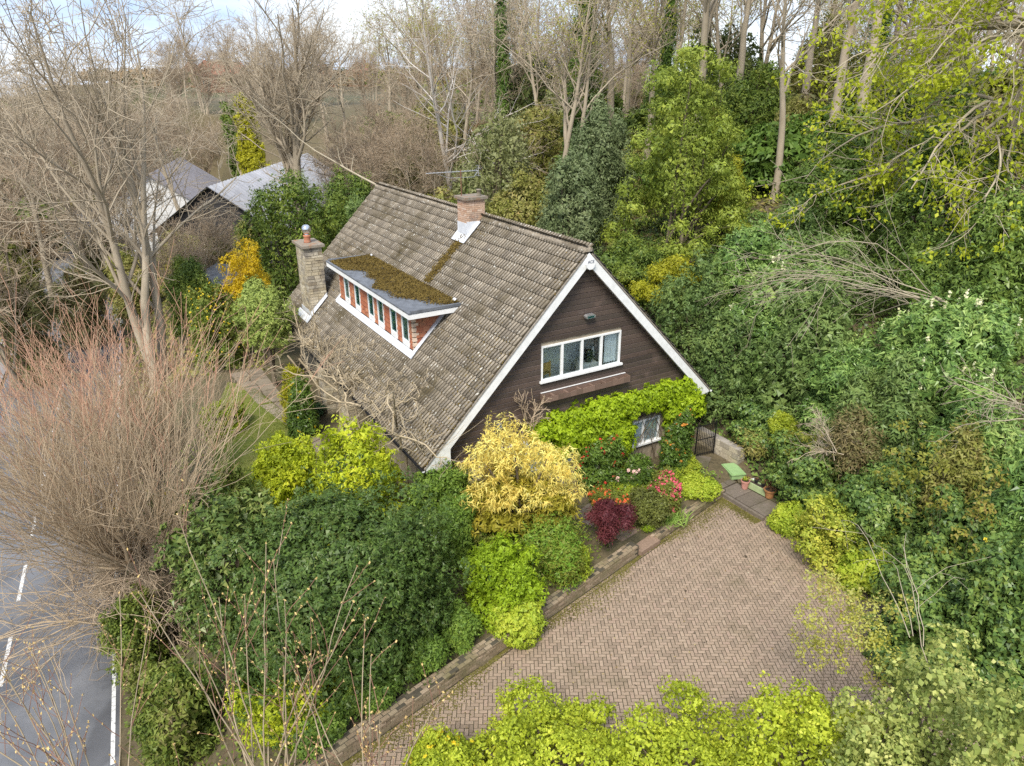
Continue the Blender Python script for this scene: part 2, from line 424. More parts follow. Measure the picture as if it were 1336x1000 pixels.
tag(strip_mesh_obj := obj('yard', strip_mesh('yard', [[road_pt(-6.1 - 3 * j, 18 + i * 4, 0)[:2] for j in range(6)] for i in range(12)], pieces('yard gravel', [(0.27, 0.25, 0.24), (0.33, 0.31, 0.3)], 0.9, (0.16, 0.13, 0.1), 0.4, (0.5, 0.7), 8, 0.4), 0.04)), 'pale gravel yard across the lane', kind='structure')

# --- the block paved drive: 200 x 100 mm blocks in herringbone
WD = np.array([10.81, 10.34]) / 14.96; WN = np.array([-WD[1], WD[0]]); W0 = np.array([-3.3, 11.77])   # retaining wall line
drive = empty('driveway', (0, 0, 0), 0, 'block paved drive in herringbone brick with mossy joints'); drive['kind'] = 'structure'
HALF = [(W0 - WN * 0.36, -WN), (np.array([7.45, 21.95]), np.array([-0.83, -0.56])), (np.array([12.2, 0]), np.array([-1.0, 0])), (np.array([0, 8.6]), np.array([0, 1.0])), (np.array([-6.2, 0]), np.array([1.0, 0]))]
def clip(poly, p, n):
    out = []
    for i in range(len(poly)):
        a, b_ = poly[i], poly[(i + 1) % len(poly)]; da, db = (a - p) @ n, (b_ - p) @ n
        if da >= 0: out.append(a)
        if (da > 0 > db) or (da < 0 < db): out.append(a + (b_ - a) * da / (da - db))
    return out
M_paver = pieces('paving block', [(0.230, 0.170, 0.120), (0.285, 0.209, 0.148), (0.321, 0.237, 0.168), (0.254, 0.190, 0.134), (0.339, 0.254, 0.182), (0.303, 0.216, 0.158)], 0.8, (0.12, 0.10, 0.05), 0.42, (0.57, 0.80), 30, 0.45, 0.3, ((0.07, 0.05, 0.03), 5.5, 0.70))
M_joint = plain('mossy joint sand', (0.035, 0.030, 0.014), 0.95, 0, 0.4, 3)
jp = [np.array(q, float) for q in ((-6.4, 8.4), (12.4, 8.4), (12.4, 26), (-6.4, 26))]
for p_, n_ in HALF[:2]: jp = clip(jp, p_ - 0.27 * n_ if n_ is HALF[0][1] else p_, n_)
MB().prism([tuple(q) for q in jp], 'z', -0.2, -0.0072).build('joint_bed', M_joint, drive)
def paver_mesh(poly, mb):
    c = sum(poly) / len(poly); q = [c + (a - c) * 0.94 for a in poly]; n = len(poly)
    pts = [(a[0], a[1], -0.05) for a in poly] + [(a[0], a[1], -0.006) for a in poly] + [(a[0], a[1], 0.0) for a in q]
    F = [(i, (i + 1) % n, n + (i + 1) % n, n + i) for i in range(n)] + [(n + i, n + (i + 1) % n, 2 * n + (i + 1) % n, 2 * n + i) for i in range(n)] + [tuple(range(2 * n, 3 * n))]
    mb.poly(pts, F)
pav = []
rng = np.random.default_rng(11)
LP, g_ = 0.206, 0.0070
for i in range(-70, 130):
    for j in range(70, 260):
        k = (i - j) % 4                               # herringbone on a 103 mm grid
        if k == 0: w, h = 2, 1
        elif k == 3: w, h = 1, 2
        else: continue
        x0, y0 = i * LP / 2, j * LP / 2
        poly = [np.array(q) for q in ((x0 + g_, y0 + g_), (x0 + w * LP / 2 - g_, y0 + g_), (x0 + w * LP / 2 - g_, y0 + h * LP / 2 - g_), (x0 + g_, y0 + h * LP / 2 - g_))]
        c = poly[0] * 0.5 + poly[2] * 0.5
        if (c - HALF[0][0]) @ HALF[0][1] < -0.2 or c[0] > 12.4 or c[0] < -6.4: continue
        for p_, n_ in HALF: 
            poly = clip(poly, p_, n_)
            if len(poly) < 3: break
        if len(poly) < 3: continue
        pav.append((c, poly, w))
# blocks laid along the foot of the wall
for r_ in range(1):
    k = -6.0
    while k < 14.6:
        a = W0 - WN * (0.235 + 0.11 * r_) + WD * k
        poly = [a - WN * g_, a - WN * (0.103 - g_), a - WN * (0.103 - g_) + WD * 0.198, a - WN * g_ + WD * 0.198]
        c = (poly[0] + poly[2]) / 2
        if c[1] > 8.6: pav.append((c, poly[::-1], 3))
        k += 0.206
pav.sort(key=lambda q: (q[1][0][0] - 2.2) ** 2 + (q[1][0][1] - 11.9) ** 2)
whole = {}
rest = MB(); n_ind = 0
for c, poly, w in pav:
    full = len(poly) == 4 and w in (1, 2) and abs(np.linalg.norm(poly[0] - poly[2]) - math.hypot(LP - 2 * g_, LP / 2 - 2 * g_)) < 0.003
    jz = float(rng.uniform(-0.0025, 0.0025))
    if full and n_ind < 299:
        key = w
        if key not in whole:
            mb = MB(); paver_mesh([a - c for a in poly], mb); me = bpy.data.meshes.new('block'); me.from_pydata(mb.v, [], mb.f); me.materials.append(M_paver); bm_fix(me); whole[key] = me
        obj('block', whole[key], drive, (c[0], c[1], jz)); n_ind += 1
    else:
        b0 = len(rest.v); paver_mesh(poly, rest); rest.v[b0:] = [(x, y, z + jz) for x, y, z in rest.v[b0:]]
me = bpy.data.meshes.new('blocks'); me.from_pydata(rest.v, [], rest.f); me.materials.append(M_paver); bm_fix(me)
tag(obj('blocks', me, drive), kind='stuff')

# --- brick retaining walls each side of the steps
M_brick = pieces('old garden brick', [(0.18, 0.135, 0.085), (0.30, 0.225, 0.145), (0.23, 0.185, 0.115), (0.38, 0.285, 0.20)], 0.85, (0.13, 0.12, 0.045), 0.7, (0.5, 0.68), 30, 0.5, 0.4)
M_mortar = plain('old mortar', (0.07, 0.06, 0.04), 0.95, 0, 0.3, 8)
def brick_me(l, w, h):
    e = 0.006
    return MB().poly([(-l / 2, -w / 2, 0), (l / 2, -w / 2, 0), (l / 2, w / 2, 0), (-l / 2, w / 2, 0), (-l / 2, -w / 2, h - e), (l / 2, -w / 2, h - e), (l / 2, w / 2, h - e), (-l / 2, w / 2, h - e), (-l / 2 + e, -w / 2 + e, h), (l / 2 - e, -w / 2 + e, h), (l / 2 - e, w / 2 - e, h), (-l / 2 + e, w / 2 - e, h)],
                     [(3, 2, 1, 0), (0, 1, 5, 4), (1, 2, 6, 5), (2, 3, 7, 6), (3, 0, 4, 7), (4, 5, 9, 8), (5, 6, 10, 9), (6, 7, 11, 10), (7, 4, 8, 11), (8, 9, 10, 11)]).mesh('brick', M_brick)
BRK = brick_me(0.212, 0.105, 0.066)
def brick_wall(k0, k1, courses, label, seed):
    rng = np.random.default_rng(seed)
    p0 = W0 + WD * k0; L = k1 - k0; rz = math.atan2(WD[1], WD[0])
    top = courses * 0.075
    w = empty('retaining_wall', (p0[0], p0[1], 0), rz, label, 'wall')
    MB().box(0.01, L - 0.01, -0.2, 0.1, -0.25, top - 0.012).build('mortar_bed', M_mortar, w)
    rows = [(-0.158, c_) for c_ in range(courses)] + [(-0.045, courses - 1), (0.068, courses - 1)]
    n = 0; rest = MB()
    for r_, (yy, c_) in enumerate(rows[::-1]):
        x = -0.11 * (r_ % 2) + 0.11
        while x < L - 0.1:
            jx, jy, jz, ja = rng.normal(0, 0.003), rng.normal(0, 0.005), rng.normal(0, 0.003), rng.normal(0, 0.012)
            if n < 290: obj('brick', BRK, w, (x + jx, yy + jy, c_ * 0.075 + jz), (0, 0, ja)); n += 1
            else: rest.box(x - 0.106 + jx, x + 0.106 + jx, yy - 0.052, yy + 0.052, c_ * 0.075 + jz, c_ * 0.075 + 0.066 + jz)
            x += 0.224
    if rest.v: tag(rest.build('bricks', M_brick, w), kind='stuff')
brick_wall(-6.0, 9.75, 5, 'long low brick retaining wall between the drive and the clipped hedge', 1)
brick_wall(10.75, 14.85, 3, 'short low brick wall of the raised bed by the pink azalea', 2)
# stone steps between the two walls
M_slab = pieces('sandstone slab', [(0.25, 0.17, 0.12), (0.30, 0.21, 0.15)], 0.85, (0.13, 0.10, 0.06), 1.2, (0.5, 0.7), 18, 0.4, 0.3)
def slab(name, pts, z0, z1, mat, parent=None, label=None, cat=None):
    o = MB().prism(pts, 'z', z0, z1).build(name, mat, parent)
    return tag(o, label, cat)
def wp(k, off): p = W0 + WD * k + WN * off; return (p[0], p[1])
slab('stone_step', [wp(9.78, -0.3), wp(10.72, -0.33), wp(10.72, 0.28), wp(9.78, 0.3)], -0.03, 0.15, M_slab, None, 'lower pinkish stone step at the edge of the drive', 'step')
slab('stone_step', [wp(9.6, 0.34), wp(10.6, 0.3), wp(10.66, 0.95), wp(9.62, 0.98)], 0.05, 0.33, M_slab, None, 'upper pinkish stone step behind the purple maple', 'step')

# --- paths
M_path = pieces('mossy paving', [(0.13, 0.105, 0.08), (0.19, 0.155, 0.125), (0.16, 0.13, 0.095)], 0.85, (0.075, 0.07, 0.03), 0.8, (0.48, 0.68), 16, 0.45, 0.35)
pth = empty('path', (0, 0, 0), 0, 'mossy paved path from the stone steps past the gable to the iron gate'); pth['kind'] = 'structure'
rng = np.random.default_rng(3)
line = [(2.2, 19.6), (2.9, 20.5), (4.0, 21.2), (5.2, 21.95), (6.1, 22.55), (6.85, 23.3), (7.2, 24.1)]
for (a, b_) in zip(line[:-1], line[1:]):
    a, b_ = np.array(a), np.array(b_); d = (b_ - a) / np.linalg.norm(b_ - a); n_ = np.array([-d[1], d[0]]); L = np.linalg.norm(b_ - a)
    for q in range(2):
        s0, s1 = L * q / 2 + 0.012, L * (q + 1) / 2 - 0.012
        pts = [a + d * s0 - n_ * 0.4, a + d * s1 - n_ * 0.4, a + d * s1 + n_ * 0.4, a + d * s0 + n_ * 0.4]
        zz = max(float(ground(*((a + b_) / 2))), 0.3) + 0.03
        slab('paving_slab', [tuple(p) for p in pts], zz - 0.2, zz + rng.uniform(0, 0.012), M_path, pth)
apron = [(7.47, 22.02), (7.95, 21.2), (8.42, 20.35), (9.05, 20.7), (9.2, 21.3), (8.95, 22.2), (8.62, 23.2), (8.2, 24.2), (7.55, 24.3), (6.95, 23.4), (6.95, 22.6)]
cells = [[0, 1, 9.9]]
def quad_split(p00, p10, p11, p01, nu, nv, name, mat, z0, z1, parent, rng, gap=0.012, jit=0.0):
    p00, p10, p11, p01 = map(np.array, (p00, p10, p11, p01))
    f = lambda u, v: (p00 * (1 - u) + p10 * u) * (1 - v) + (p01 * (1 - u) + p11 * u) * v
    G = np.array([[f(i / nu, j / nv) for j in range(nv + 1)] for i in range(nu + 1)])
    G[1:-1, 1:-1] += rng.normal(0, jit, G[1:-1, 1:-1].shape)
    for i in range(nu):
        for j in range(nv):
            q = [G[i, j], G[i + 1, j], G[i + 1, j + 1], G[i, j + 1]]; c = sum(q) / 4
            q = [c + (a - c) * (1 - 2 * gap / np.linalg.norm(a - c)) for a in q]
            slab(name, [tuple(a) for a in q], z0, z1 + rng.uniform(-0.006, 0.006), mat, parent)
apr = empty('paving', (0, 0, 0), 0, 'raised stone paved apron at the top corner of the drive'); apr['kind'] = 'structure'
quad_split((7.42, 22.0), (8.44, 20.3), (9.3, 20.8), (8.15, 22.5), 3, 1, 'paving_slab', M_path, -0.1, 0.11, apr, rng)
quad_split((6.7, 23.1), (7.42, 22.02), (8.15, 22.55), (7.5, 24.2), 2, 2, 'paving_slab', M_path, -0.1, 0.12, apr, rng)
quad_split((8.17, 22.55), (9.3, 20.85), (9.9, 21.5), (8.5, 24.2), 1, 1, 'soil_pocket', M_soil, -0.2, 0.115, apr, rng)
for i in range(3):                                           # dark kerb stones along the drive
    a, b_ = np.array([7.40, 21.95]), np.array([8.42, 20.22]); d = (b_ - a) / 3; n_ = np.array([-d[1], d[0]]) / np.linalg.norm(d)
    slab('kerb_stone', [tuple(a + d * (i + 0.01)), tuple(a + d * (i + 0.99)), tuple(a + d * (i + 0.99) + n_ * -0.1), tuple(a + d * (i + 0.01) + n_ * -0.1)], -0.1, 0.125 + i * 0.001, M_path, apr)

# --- lawn and flagstone path on the road side of the house
lawn_xy = [[(-13.6, 31.6), (-12.0, 30.7), (-11.0, 29.5)], [(-13.2, 29.5), (-11.6, 28.8), (-9.9, 28.0)], [(-12.9, 27.5), (-11.0, 27.0), (-8.9, 26.4)], [(-12.3, 25.5), (-10.2, 25.0), (-8.3, 24.9)], [(-11.5, 23.5), (-9.6, 23.2), (-7.9, 23.2)], [(-10.6, 21.5), (-9.0, 21.2), (-7.6, 21.2)]]
L_ = np.array(lawn_xy, float)
def refine(G, n):
    for ax in (0, 1):
        m = G.shape[ax]; x = np.linspace(0, m - 1, n if ax == 0 else n); i = np.minimum(x.astype(int), m - 2); f = x - i
        sh = [1, 1, 1]; sh[ax] = -1
        G = np.take(G, i, ax) * (1 - f.reshape(sh)) + np.take(G, i + 1, ax) * f.reshape(sh)
    return G
LG = refine(L_, 24)
def lawn_mat():
    m, nt, b, o = mat_new('mossy lawn')
    c = ramp(nt, [(0.3, (0.10, 0.13, 0.02)), (0.55, (0.17, 0.19, 0.03)), (0.75, (0.22, 0.20, 0.06))], noise(nt, 1.6, 5, 0.6))
    nt.links.new(c, b.inputs['Base Color']); b.inputs['Roughness'].default_value = 0.9; bump(nt, b, noise(nt, 40, 3), 0.6, 0.03); return m
tag(obj('lawn', strip_mesh('lawn', LG, lawn_mat(), 0.035)), 'small mossy lawn beside the house', kind='structure')
rng = np.random.default_rng(8)
gi = rng.uniform(0, 22.99, (9000, 2)); q0 = gi.astype(int); fr = gi - q0
GP = LG[q0[:, 0], q0[:, 1]] * (1 - fr[:, :1]) + LG[q0[:, 0] + 1, q0[:, 1]] * fr[:, :1]; GP = GP + (LG[q0[:, 0], q0[:, 1] + 1] - LG[q0[:, 0], q0[:, 1]]) * fr[:, 1:]
GZ = np.column_stack([GP, ground(GP[:, 0], GP[:, 1]) + 0.06])
gv, gf = leaf_quads(GZ, rng.normal(0, 1, (9000, 3)) * [1, 1, 0.1], 0.085, 0.16, rng, along=np.tile([0, 0, 1.0], (9000, 1)))
tag(obj('grass', raw_mesh('grass', gv, [gf], leaf_mat('grass blade', [(0.08, 0.12, 0.015), (0.16, 0.21, 0.03), (0.26, 0.25, 0.07)], 0.6, 0.3, 1.0))), 'short grass growing on the small lawn', 'grass', kind='stuff')
M_flag = pieces('flagstone', [(0.22, 0.18, 0.13), (0.28, 0.23, 0.17), (0.19, 0.15, 0.11)], 0.85, (0.12, 0.10, 0.06), 1.1, (0.5, 0.7), 18, 0.4, 0.35)
fp = empty('garden_path', (0, 0, 0), 0, 'cracked flagstone path curving round the lawn to the house'); fp['kind'] = 'structure'
gl = float(ground(-9, 27))
quad_split((-13.9, 32.6), (-12.6, 33.4), (-10.2, 29.4), (-11.3, 28.9), 2, 6, 'flagstone', M_flag, gl - 0.1, gl + 0.05, fp, rng, 0.02, 0.07)
quad_split((-11.2, 28.8), (-10.1, 29.3), (-8.2, 26.6), (-9.0, 26.3), 2, 5, 'flagstone', M_flag, gl - 0.1, gl + 0.05, fp, rng, 0.02, 0.06)
quad_split((-8.95, 26.2), (-8.1, 26.5), (-7.0, 24.0), (-8.0, 23.4), 2, 5, 'flagstone', M_flag, gl - 0.1, gl + 0.05, fp, rng, 0.02, 0.06)

# moss and grit gathered along the foot of the wall and the kerb, and in the joints
rng = np.random.default_rng(71); N = 9000
k = rng.uniform(-5.5, 14.5, N); off = -0.24 - np.abs(rng.normal(0, .30, N)) * (0.6 + 0.5 * np.sin(k * 1.1)) ; P = W0 + WD * k[:, None] + WN * off[:, None]
k2 = rng.uniform(0, 1, 2500)[:, None]; Q = np.array([7.3, 21.85]) * (1 - k2) + np.array([8.3, 20.2]) * k2 + np.array([-.83, -.56]) * np.abs(rng.normal(0, .18, (2500, 1)))
P = np.concatenate([P, Q]); P = P[(P[:, 1] > 8.7)]
v, f = leaf_quads(np.column_stack([P, rng.uniform(.002, .010, len(P))]), np.tile([0, 0, 1.0], (len(P), 1)), .045, .8, rng, spread=.35)
tag(obj('moss', raw_mesh('moss', v, [f], leaf_mat('joint moss', [(0.05, 0.045, 0.012), (0.09, 0.08, 0.02), (0.13, 0.12, 0.035), (0.07, 0.05, 0.025)], .95, 0)), drive), kind='stuff')

# ================================================================ the house (local axes: x along the gable, y along the ridge, z up)
AZ = 8.80; TA = math.radians(45.33); TT = math.tan(TA); CA, SA = math.cos(TA), math.sin(TA)
HL, HW, EAVE = 18.24, 4.95, 5.86
house = empty('house', (OX, OY, 0), YAW, 'steep tiled chalet house with dark boarded gable, white bargeboards and long dormer', 'house')
M_tile = pieces('weathered concrete tile', [(0.146, 0.121, 0.088), (0.243, 0.205, 0.155), (0.189, 0.160, 0.120), (0.297, 0.252, 0.191), (0.167, 0.140, 0.106)], 0.9, (0.085, 0.065, 0.028), 0.55, (0.50, 0.70), 16, 0.75, 0.6, ((0.50, 0.48, 0.42), 11.0, 0.64))
M_white = plain('white gloss paint', (0.80, 0.80, 0.78), 0.4, 0, 0.09, 5)
M_black = plain('black plastic', (0.02, 0.02, 0.022), 0.4, 0, 0.2, 8)
M_board = pieces('stained weatherboard', [(0.051, 0.039, 0.032), (0.089, 0.062, 0.050), (0.069, 0.053, 0.043), (0.109, 0.077, 0.061)], 0.5, (0.15, 0.105, 0.085), 0.9, (0.56, 0.74), 22, 0.5, 0.35)
M_stone = pieces('pale cotswold stone', [(0.26, 0.21, 0.14), (0.47, 0.40, 0.27), (0.36, 0.31, 0.22), (0.58, 0.51, 0.38), (0.22, 0.19, 0.15)], 0.85, (0.17, 0.15, 0.13), 1.3, (0.50, 0.66), 20, 0.5, 0.5)
M_stonewall = plain('stone wall body', (0.30, 0.25, 0.18), 0.9, 0, 0.3, 4, 0.4)
M_redtile = pieces('red hung tile', [(0.27, 0.08, 0.04), (0.42, 0.15, 0.07), (0.34, 0.105, 0.05), (0.48, 0.21, 0.105)], 0.75, (0.30, 0.17, 0.09), 1.4, (0.55, 0.72), 18, 0.3, 0.3)
M_lead = plain('painted lead flashing', (0.62, 0.64, 0.67), 0.45, 0, 0.15, 5)
M_felt = plain('grey roofing felt', (0.13, 0.14, 0.155), 0.6, 0, 0.35, 3)
M_moss = leaf_mat('brown moss', [(0.045, 0.030, 0.008), (0.09, 0.062, 0.015), (0.145, 0.105, 0.03), (0.07, 0.05, 0.012)], 0.95, 0.0, 1.5)
M_roomwall = plain('room wall paint', (0.85, 0.85, 0.83), 0.9, 0, 0.05, 2)
M_curtain = plain('white net curtain', (0.82, 0.84, 0.86), 0.9, 0, 0.08, 4)
def glass_mat(name, tint, mixf):
    m, nt, b, o = mat_new(name)
    gl = nt.nodes.new('ShaderNodeBsdfGlossy'); gl.inputs['Roughness'].default_value = 0.02; gl.inputs[0].default_value = (0.9, 0.95, 1, 1)
    tr = nt.nodes.new('ShaderNodeBsdfTransparent'); tr.inputs[0].default_value = (*tint, 1)
    lw = nt.nodes.new('ShaderNodeLayerWeight'); lw.inputs[0].default_value = 0.2
    f = math_(nt, 'ADD', math_(nt, 'MULTIPLY', lw.outputs['Fresnel'], 0.7), mixf)
    mx = nt.nodes.new('ShaderNodeMixShader'); nt.links.new(f, mx.inputs[0]); nt.links.new(tr.outputs[0], mx.inputs[1]); nt.links.new(gl.outputs[0], mx.inputs[2]); nt.links.new(mx.outputs[0], o.inputs[0])
    return m
M_glass = glass_mat('window glass', (0.92, 0.96, 0.95), 0.05)
M_glassg = glass_mat('greenish window glass', (0.62, 0.82, 0.8), 0.06)

# windows in the gable: (x0, x1, z0, z1)
WIN_UP = (-1.52, 1.68, 4.62, 5.85); WIN_R = (2.2, 3.75, 1.18, 2.18); WIN_L = (-3.05, -0.1, 1.45, 2.65)
def half_at(z): return min(HW, (AZ - 0.12 - z) / TT)
wall = MB()
def band(z0, z1, holes, y0=0.38, y1=0.56):
    cuts = sorted(holes); xs = []; 
    segs = []; a = None
    edges = [('L', None)] + [e for h in cuts for e in h[:2]] + [('R', None)]
    l = 'L'
    for h in cuts: segs.append((l, h[0])); l = h[1]
    segs.append((l, 'R'))
    for a, b_ in segs:
        f = lambda q, z: -half_at(z) if q == 'L' else (half_at(z) if q == 'R' else q)
        wall.prism([(f(a, z0), z0), (f(b_, z0), z0), (f(b_, z1), z1), (f(a, z1), z1)], 'y', y0, y1)
zs = sorted({-0.3, 3.69, AZ - 0.13, *WIN_UP[2:], *WIN_R[2:], *WIN_L[2:]})
for z0, z1 in zip(zs[:-1], zs[1:]):
    zm = (z0 + z1) / 2
    band(z0, z1, [h for h in (WIN_UP, WIN_R, WIN_L) if h[2] < zm < h[3]])
pent = lambda z: [(-HW, -0.3), (HW, -0.3), (HW, AZ - 0.15 - HW * TT), (0, AZ - 0.15), (-HW, AZ - 0.15 - HW * TT)]
wall.prism([(p[0], p[1]) for p in pent(0)], 'y', 2.2, HL - 0.35)
wall.box(-HW, -HW + 0.18, 0.56, 2.2, -0.3, AZ - 0.2 - HW * TT); wall.box(HW - 0.18, HW, 0.56, 2.2, -0.3, AZ - 0.2 - HW * TT)
wall.box(-HW + 0.18, HW - 0.18, 0.56, 2.2, 3.75, 4.0)
wall_o = wall.build('wall', M_stonewall, house)
MB().prism([(-4.2, 4.0), (4.2, 4.0), (4.2, AZ - 0.3 - 4.2 * TT), (1.4, AZ - 0.3 - 1.4 * TT), (-1.4, AZ - 0.3 - 1.4 * TT), (-4.2, AZ - 0.3 - 4.2 * TT)], 'y', 1.55, 1.60).build('room_wall', M_roomwall, house)

# weatherboards
z = 2.30; n = 0
while z < AZ - 0.35:
    z1 = z + 0.172
    spans = [(-half_at(z) + 0.0, half_at(z) - 0.0, -half_at(z1), half_at(z1))]
    def cut(spans, h):
        if not (z1 > h[2] - 0.01 and z < h[3] + 0.01): return spans
        out = []
        for a, b_, c, d in spans: out += [(a, h[0] - 0.01, c, h[0] - 0.01), (h[1] + 0.01, b_, h[1] + 0.01, d)]
        return out
    for h in (WIN_UP, WIN_L): spans = cut(spans, h)
    for a, b_, c, d in spans:
        if b_ - a < 0.05: continue
        mz = z + 0.142; e_, g_2 = a + (c - a) * 0.825, b_ + (d - b_) * 0.825
        q = MB().poly([(a, 0.340, z), (b_, 0.340, z), (b_, 0.377, z), (a, 0.377, z), (e_, 0.340, mz), (g_2, 0.340, mz), (g_2, 0.377, mz), (e_, 0.377, mz), (c, 0.372, z1), (d, 0.372, z1), (d, 0.377, z1), (c, 0.377, z1)],
                      [(3, 2, 1, 0), (0, 1, 5, 4), (1, 2, 6, 5), (2, 3, 7, 6), (3, 0, 4, 7), (4, 5, 9, 8), (5, 6, 10, 9), (6, 7, 11, 10), (7, 4, 8, 11), (8, 9, 10, 11)])
        q.build('weatherboard', M_board, wall_o)
    z += 0.175

def window(name, x0, x1, z0, z1, nl, y=0.33, glass=M_glass, bar=0.06, mull=0.085, sill=True, parent=house, label=None, dep=0.10):
    w = empty(name, (0, 0, 0)); w.parent = parent
    if label: w['label'] = label
    fr = MB().box(x0, x0 + bar, y, y + dep, z0, z1).box(x1 - bar, x1, y, y + dep, z0, z1).box(x0 + bar, x1 - bar, y, y + dep, z1 - bar, z1).box(x0 + bar, x1 - bar, y, y + dep, z0, z0 + bar * 1.5)
    W = (x1 - x0 - 2 * bar - (nl - 1) * mull) / nl
    for k in range(nl):
        a = x0 + bar + k * (W + mull)
        if k: fr.box(a - mull, a, y + 0.002, y + dep, z0 + bar * 1.5, z1 - bar)
        MB().box(a, a + W, y + 0.05, y + 0.056, z0 + bar * 1.5, z1 - bar).build('pane', glass, w)
    fr.build('frame', M_white, w)
    if sill: MB().box(x0 - 0.07, x1 + 0.07, y - 0.08, y - 0.001, z0 - 0.01, z0 + 0.06).build('sill', M_white, w)
    return w
window('window', *WIN_UP, 4, label='wide white four light bedroom window in the boarded gable')
window('window', *WIN_R, 2, label='white two light window under the creeper')
window('window', *WIN_L, 3, label='white ground floor window mostly behind the golden tree')
# what shows behind the panes
def curtain(x0, x1, z0, z1, y, label):
    n = 40; x = np.linspace(x0, x1, n); yy = y + 0.03 * np.sin(x * 55) + 0.012 * np.sin(x * 23)
    V = np.concatenate([np.column_stack([x, yy, np.full(n, z0)]), np.column_stack([x, yy, np.full(n, z1)]), np.column_stack([x, yy + 0.006, np.full(n, z0)]), np.column_stack([x, yy + 0.006, np.full(n, z1)])])
    i = np.arange(n - 1); F = np.concatenate([np.stack([i, i + 1, n + i + 1, n + i], 1), np.stack([2 * n + i, 2 * n + i + 1, 3 * n + i + 1, 3 * n + i], 1)])
    o = obj('curtain', raw_mesh('curtain', V, [F], M_curtain, True)); o.location = (OX, OY, 0); o.rotation_euler = (0, 0, YAW)
    return tag(o, label, 'curtain')
curtain(1.1, 1.66, 4.72, 5.85, 0.50, 'white net curtain drawn at the right pane of the bedroom window')
curtain(2.22, 3.72, 1.2, 2.2, 0.47, 'pale net curtain across the lower right window')
curtain(-3.0, -0.15, 1.5, 2.6, 0.47, 'pale net curtain in the window behind the golden tree')
M_wood = plain('honey wood', (0.45, 0.27, 0.09), 0.5, 0, 0.2, 6)
def house_thing(name, x, y, z, label, cat): return empty(name, UV3(x, y, z), YAW, label, cat)
ch = house_thing('chair', -1.12, 0.75, 4.0, 'honey coloured wooden chair behind the left bedroom pane', 'chair')
for a in (-0.23, 0.2):
    MB().box(a, a + 0.04, 0.0, 0.04, 0, 1.12).build('post', M_wood, ch); MB().box(a, a + 0.04, 0.4, 0.44, 0, 0.7).build('leg', M_wood, ch)
MB().box(-0.23, 0.24, 0.045, 0.44, 0.66, 0.7).build('seat', M_wood, ch); MB().box(-0.188, 0.198, 0.005, 0.035, 0.78, 1.08).build('backrest', M_wood, ch)
vs = house_thing('vase', 0.72, 0.85, 4.0, 'dark vase with a white handle seen through the bedroom window', 'vase')
MB().box(-0.3, 0.3, -0.15, 0.3, 0, 0.72).build('stand', M_roomwall, vs)
MB().lathe([(0.06, 0.0), (0.13, 0.1), (0.15, 0.25), (0.13, 0.38), (0.16, 0.42)], (0, 0, 0.722)).build('vessel', plain('dark glaze', (0.01, 0.02, 0.025), 0.3), vs, smooth=True)
MB().bar((0.1, 0, 1.05), (0.2, 0, 1.25), 0.025).bar((0.2, 0, 1.25), (0.22, 0, 0.95), 0.025).build('handle', M_white, vs)

# ---------------------------------------------------------------- roof
def roof_side(s, name):
    """slab under the tiles; s = -1 road side, +1 wood side"""
    e = EAVE
    prof = [(0, AZ - 0.045), (s * e, AZ - e * TT - 0.045), (s * e, AZ - e * TT - 0.16), (0, AZ - 0.2)]
    return MB().prism(prof, 'y', 0.06, HL - 0.05).build(name, M_black if False else M_roofslab, house)
M_roofslab = plain('dark roof underlay', (0.06, 0.05, 0.04), 0.9, 0, 0.2, 4)
roof = roof_side(-1, 'roof'); roof_b = roof_side(1, 'roof')
prof_x = np.linspace(0, 1, 13) * 0.326
prof_z = 0.052 * np.abs(np.sin(np.linspace(0, 2 * np.pi, 13))) ** 0.75
def tile_arrays(n=13):
    TL = 0.42
    top0 = np.column_stack([prof_x, np.zeros(n), prof_z + 0.040]); top1 = np.column_stack([prof_x, np.full(n, TL), prof_z - 0.010])
    low = np.column_stack([prof_x, np.zeros(n), prof_z + 0.006])
    V = np.concatenate([top0, top1, low]); i = np.arange(n - 1)
    F = np.concatenate([np.stack([i, i + 1, n + i + 1, n + i], 1), np.stack([2 * n + i, 2 * n + i + 1, i + 1, i], 1)])
    return V, F
TV, TF = tile_arrays()
M_grimeshade = pieces('mossy tile channel with painted shade', [(0.06, 0.047, 0.028), (0.10, 0.078, 0.045), (0.075, 0.062, 0.045)], 0.95, (0.03, 0.024, 0.014), 1.5, (0.45, 0.7), 20, 0.6, 0.4)  # roll valleys and front lips darkened by colour: painted shade along with moss grime
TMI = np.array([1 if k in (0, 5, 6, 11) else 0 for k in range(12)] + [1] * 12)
tile_me = raw_mesh('roof_tile', TV, [TF], [M_tile, M_grimeshade], False, TMI)
GA = 0.355; NC = int(EAVE / CA / GA) + 1
def tile_frame(s):
    """local x along the ridge, y up the slope, z out of it"""
    up = Vector((-s * CA, 0, SA)); out = Vector((s * SA, 0, CA)); xax = up.cross(out)
    return xax, up, out
DORM = (4.45, 13.05)
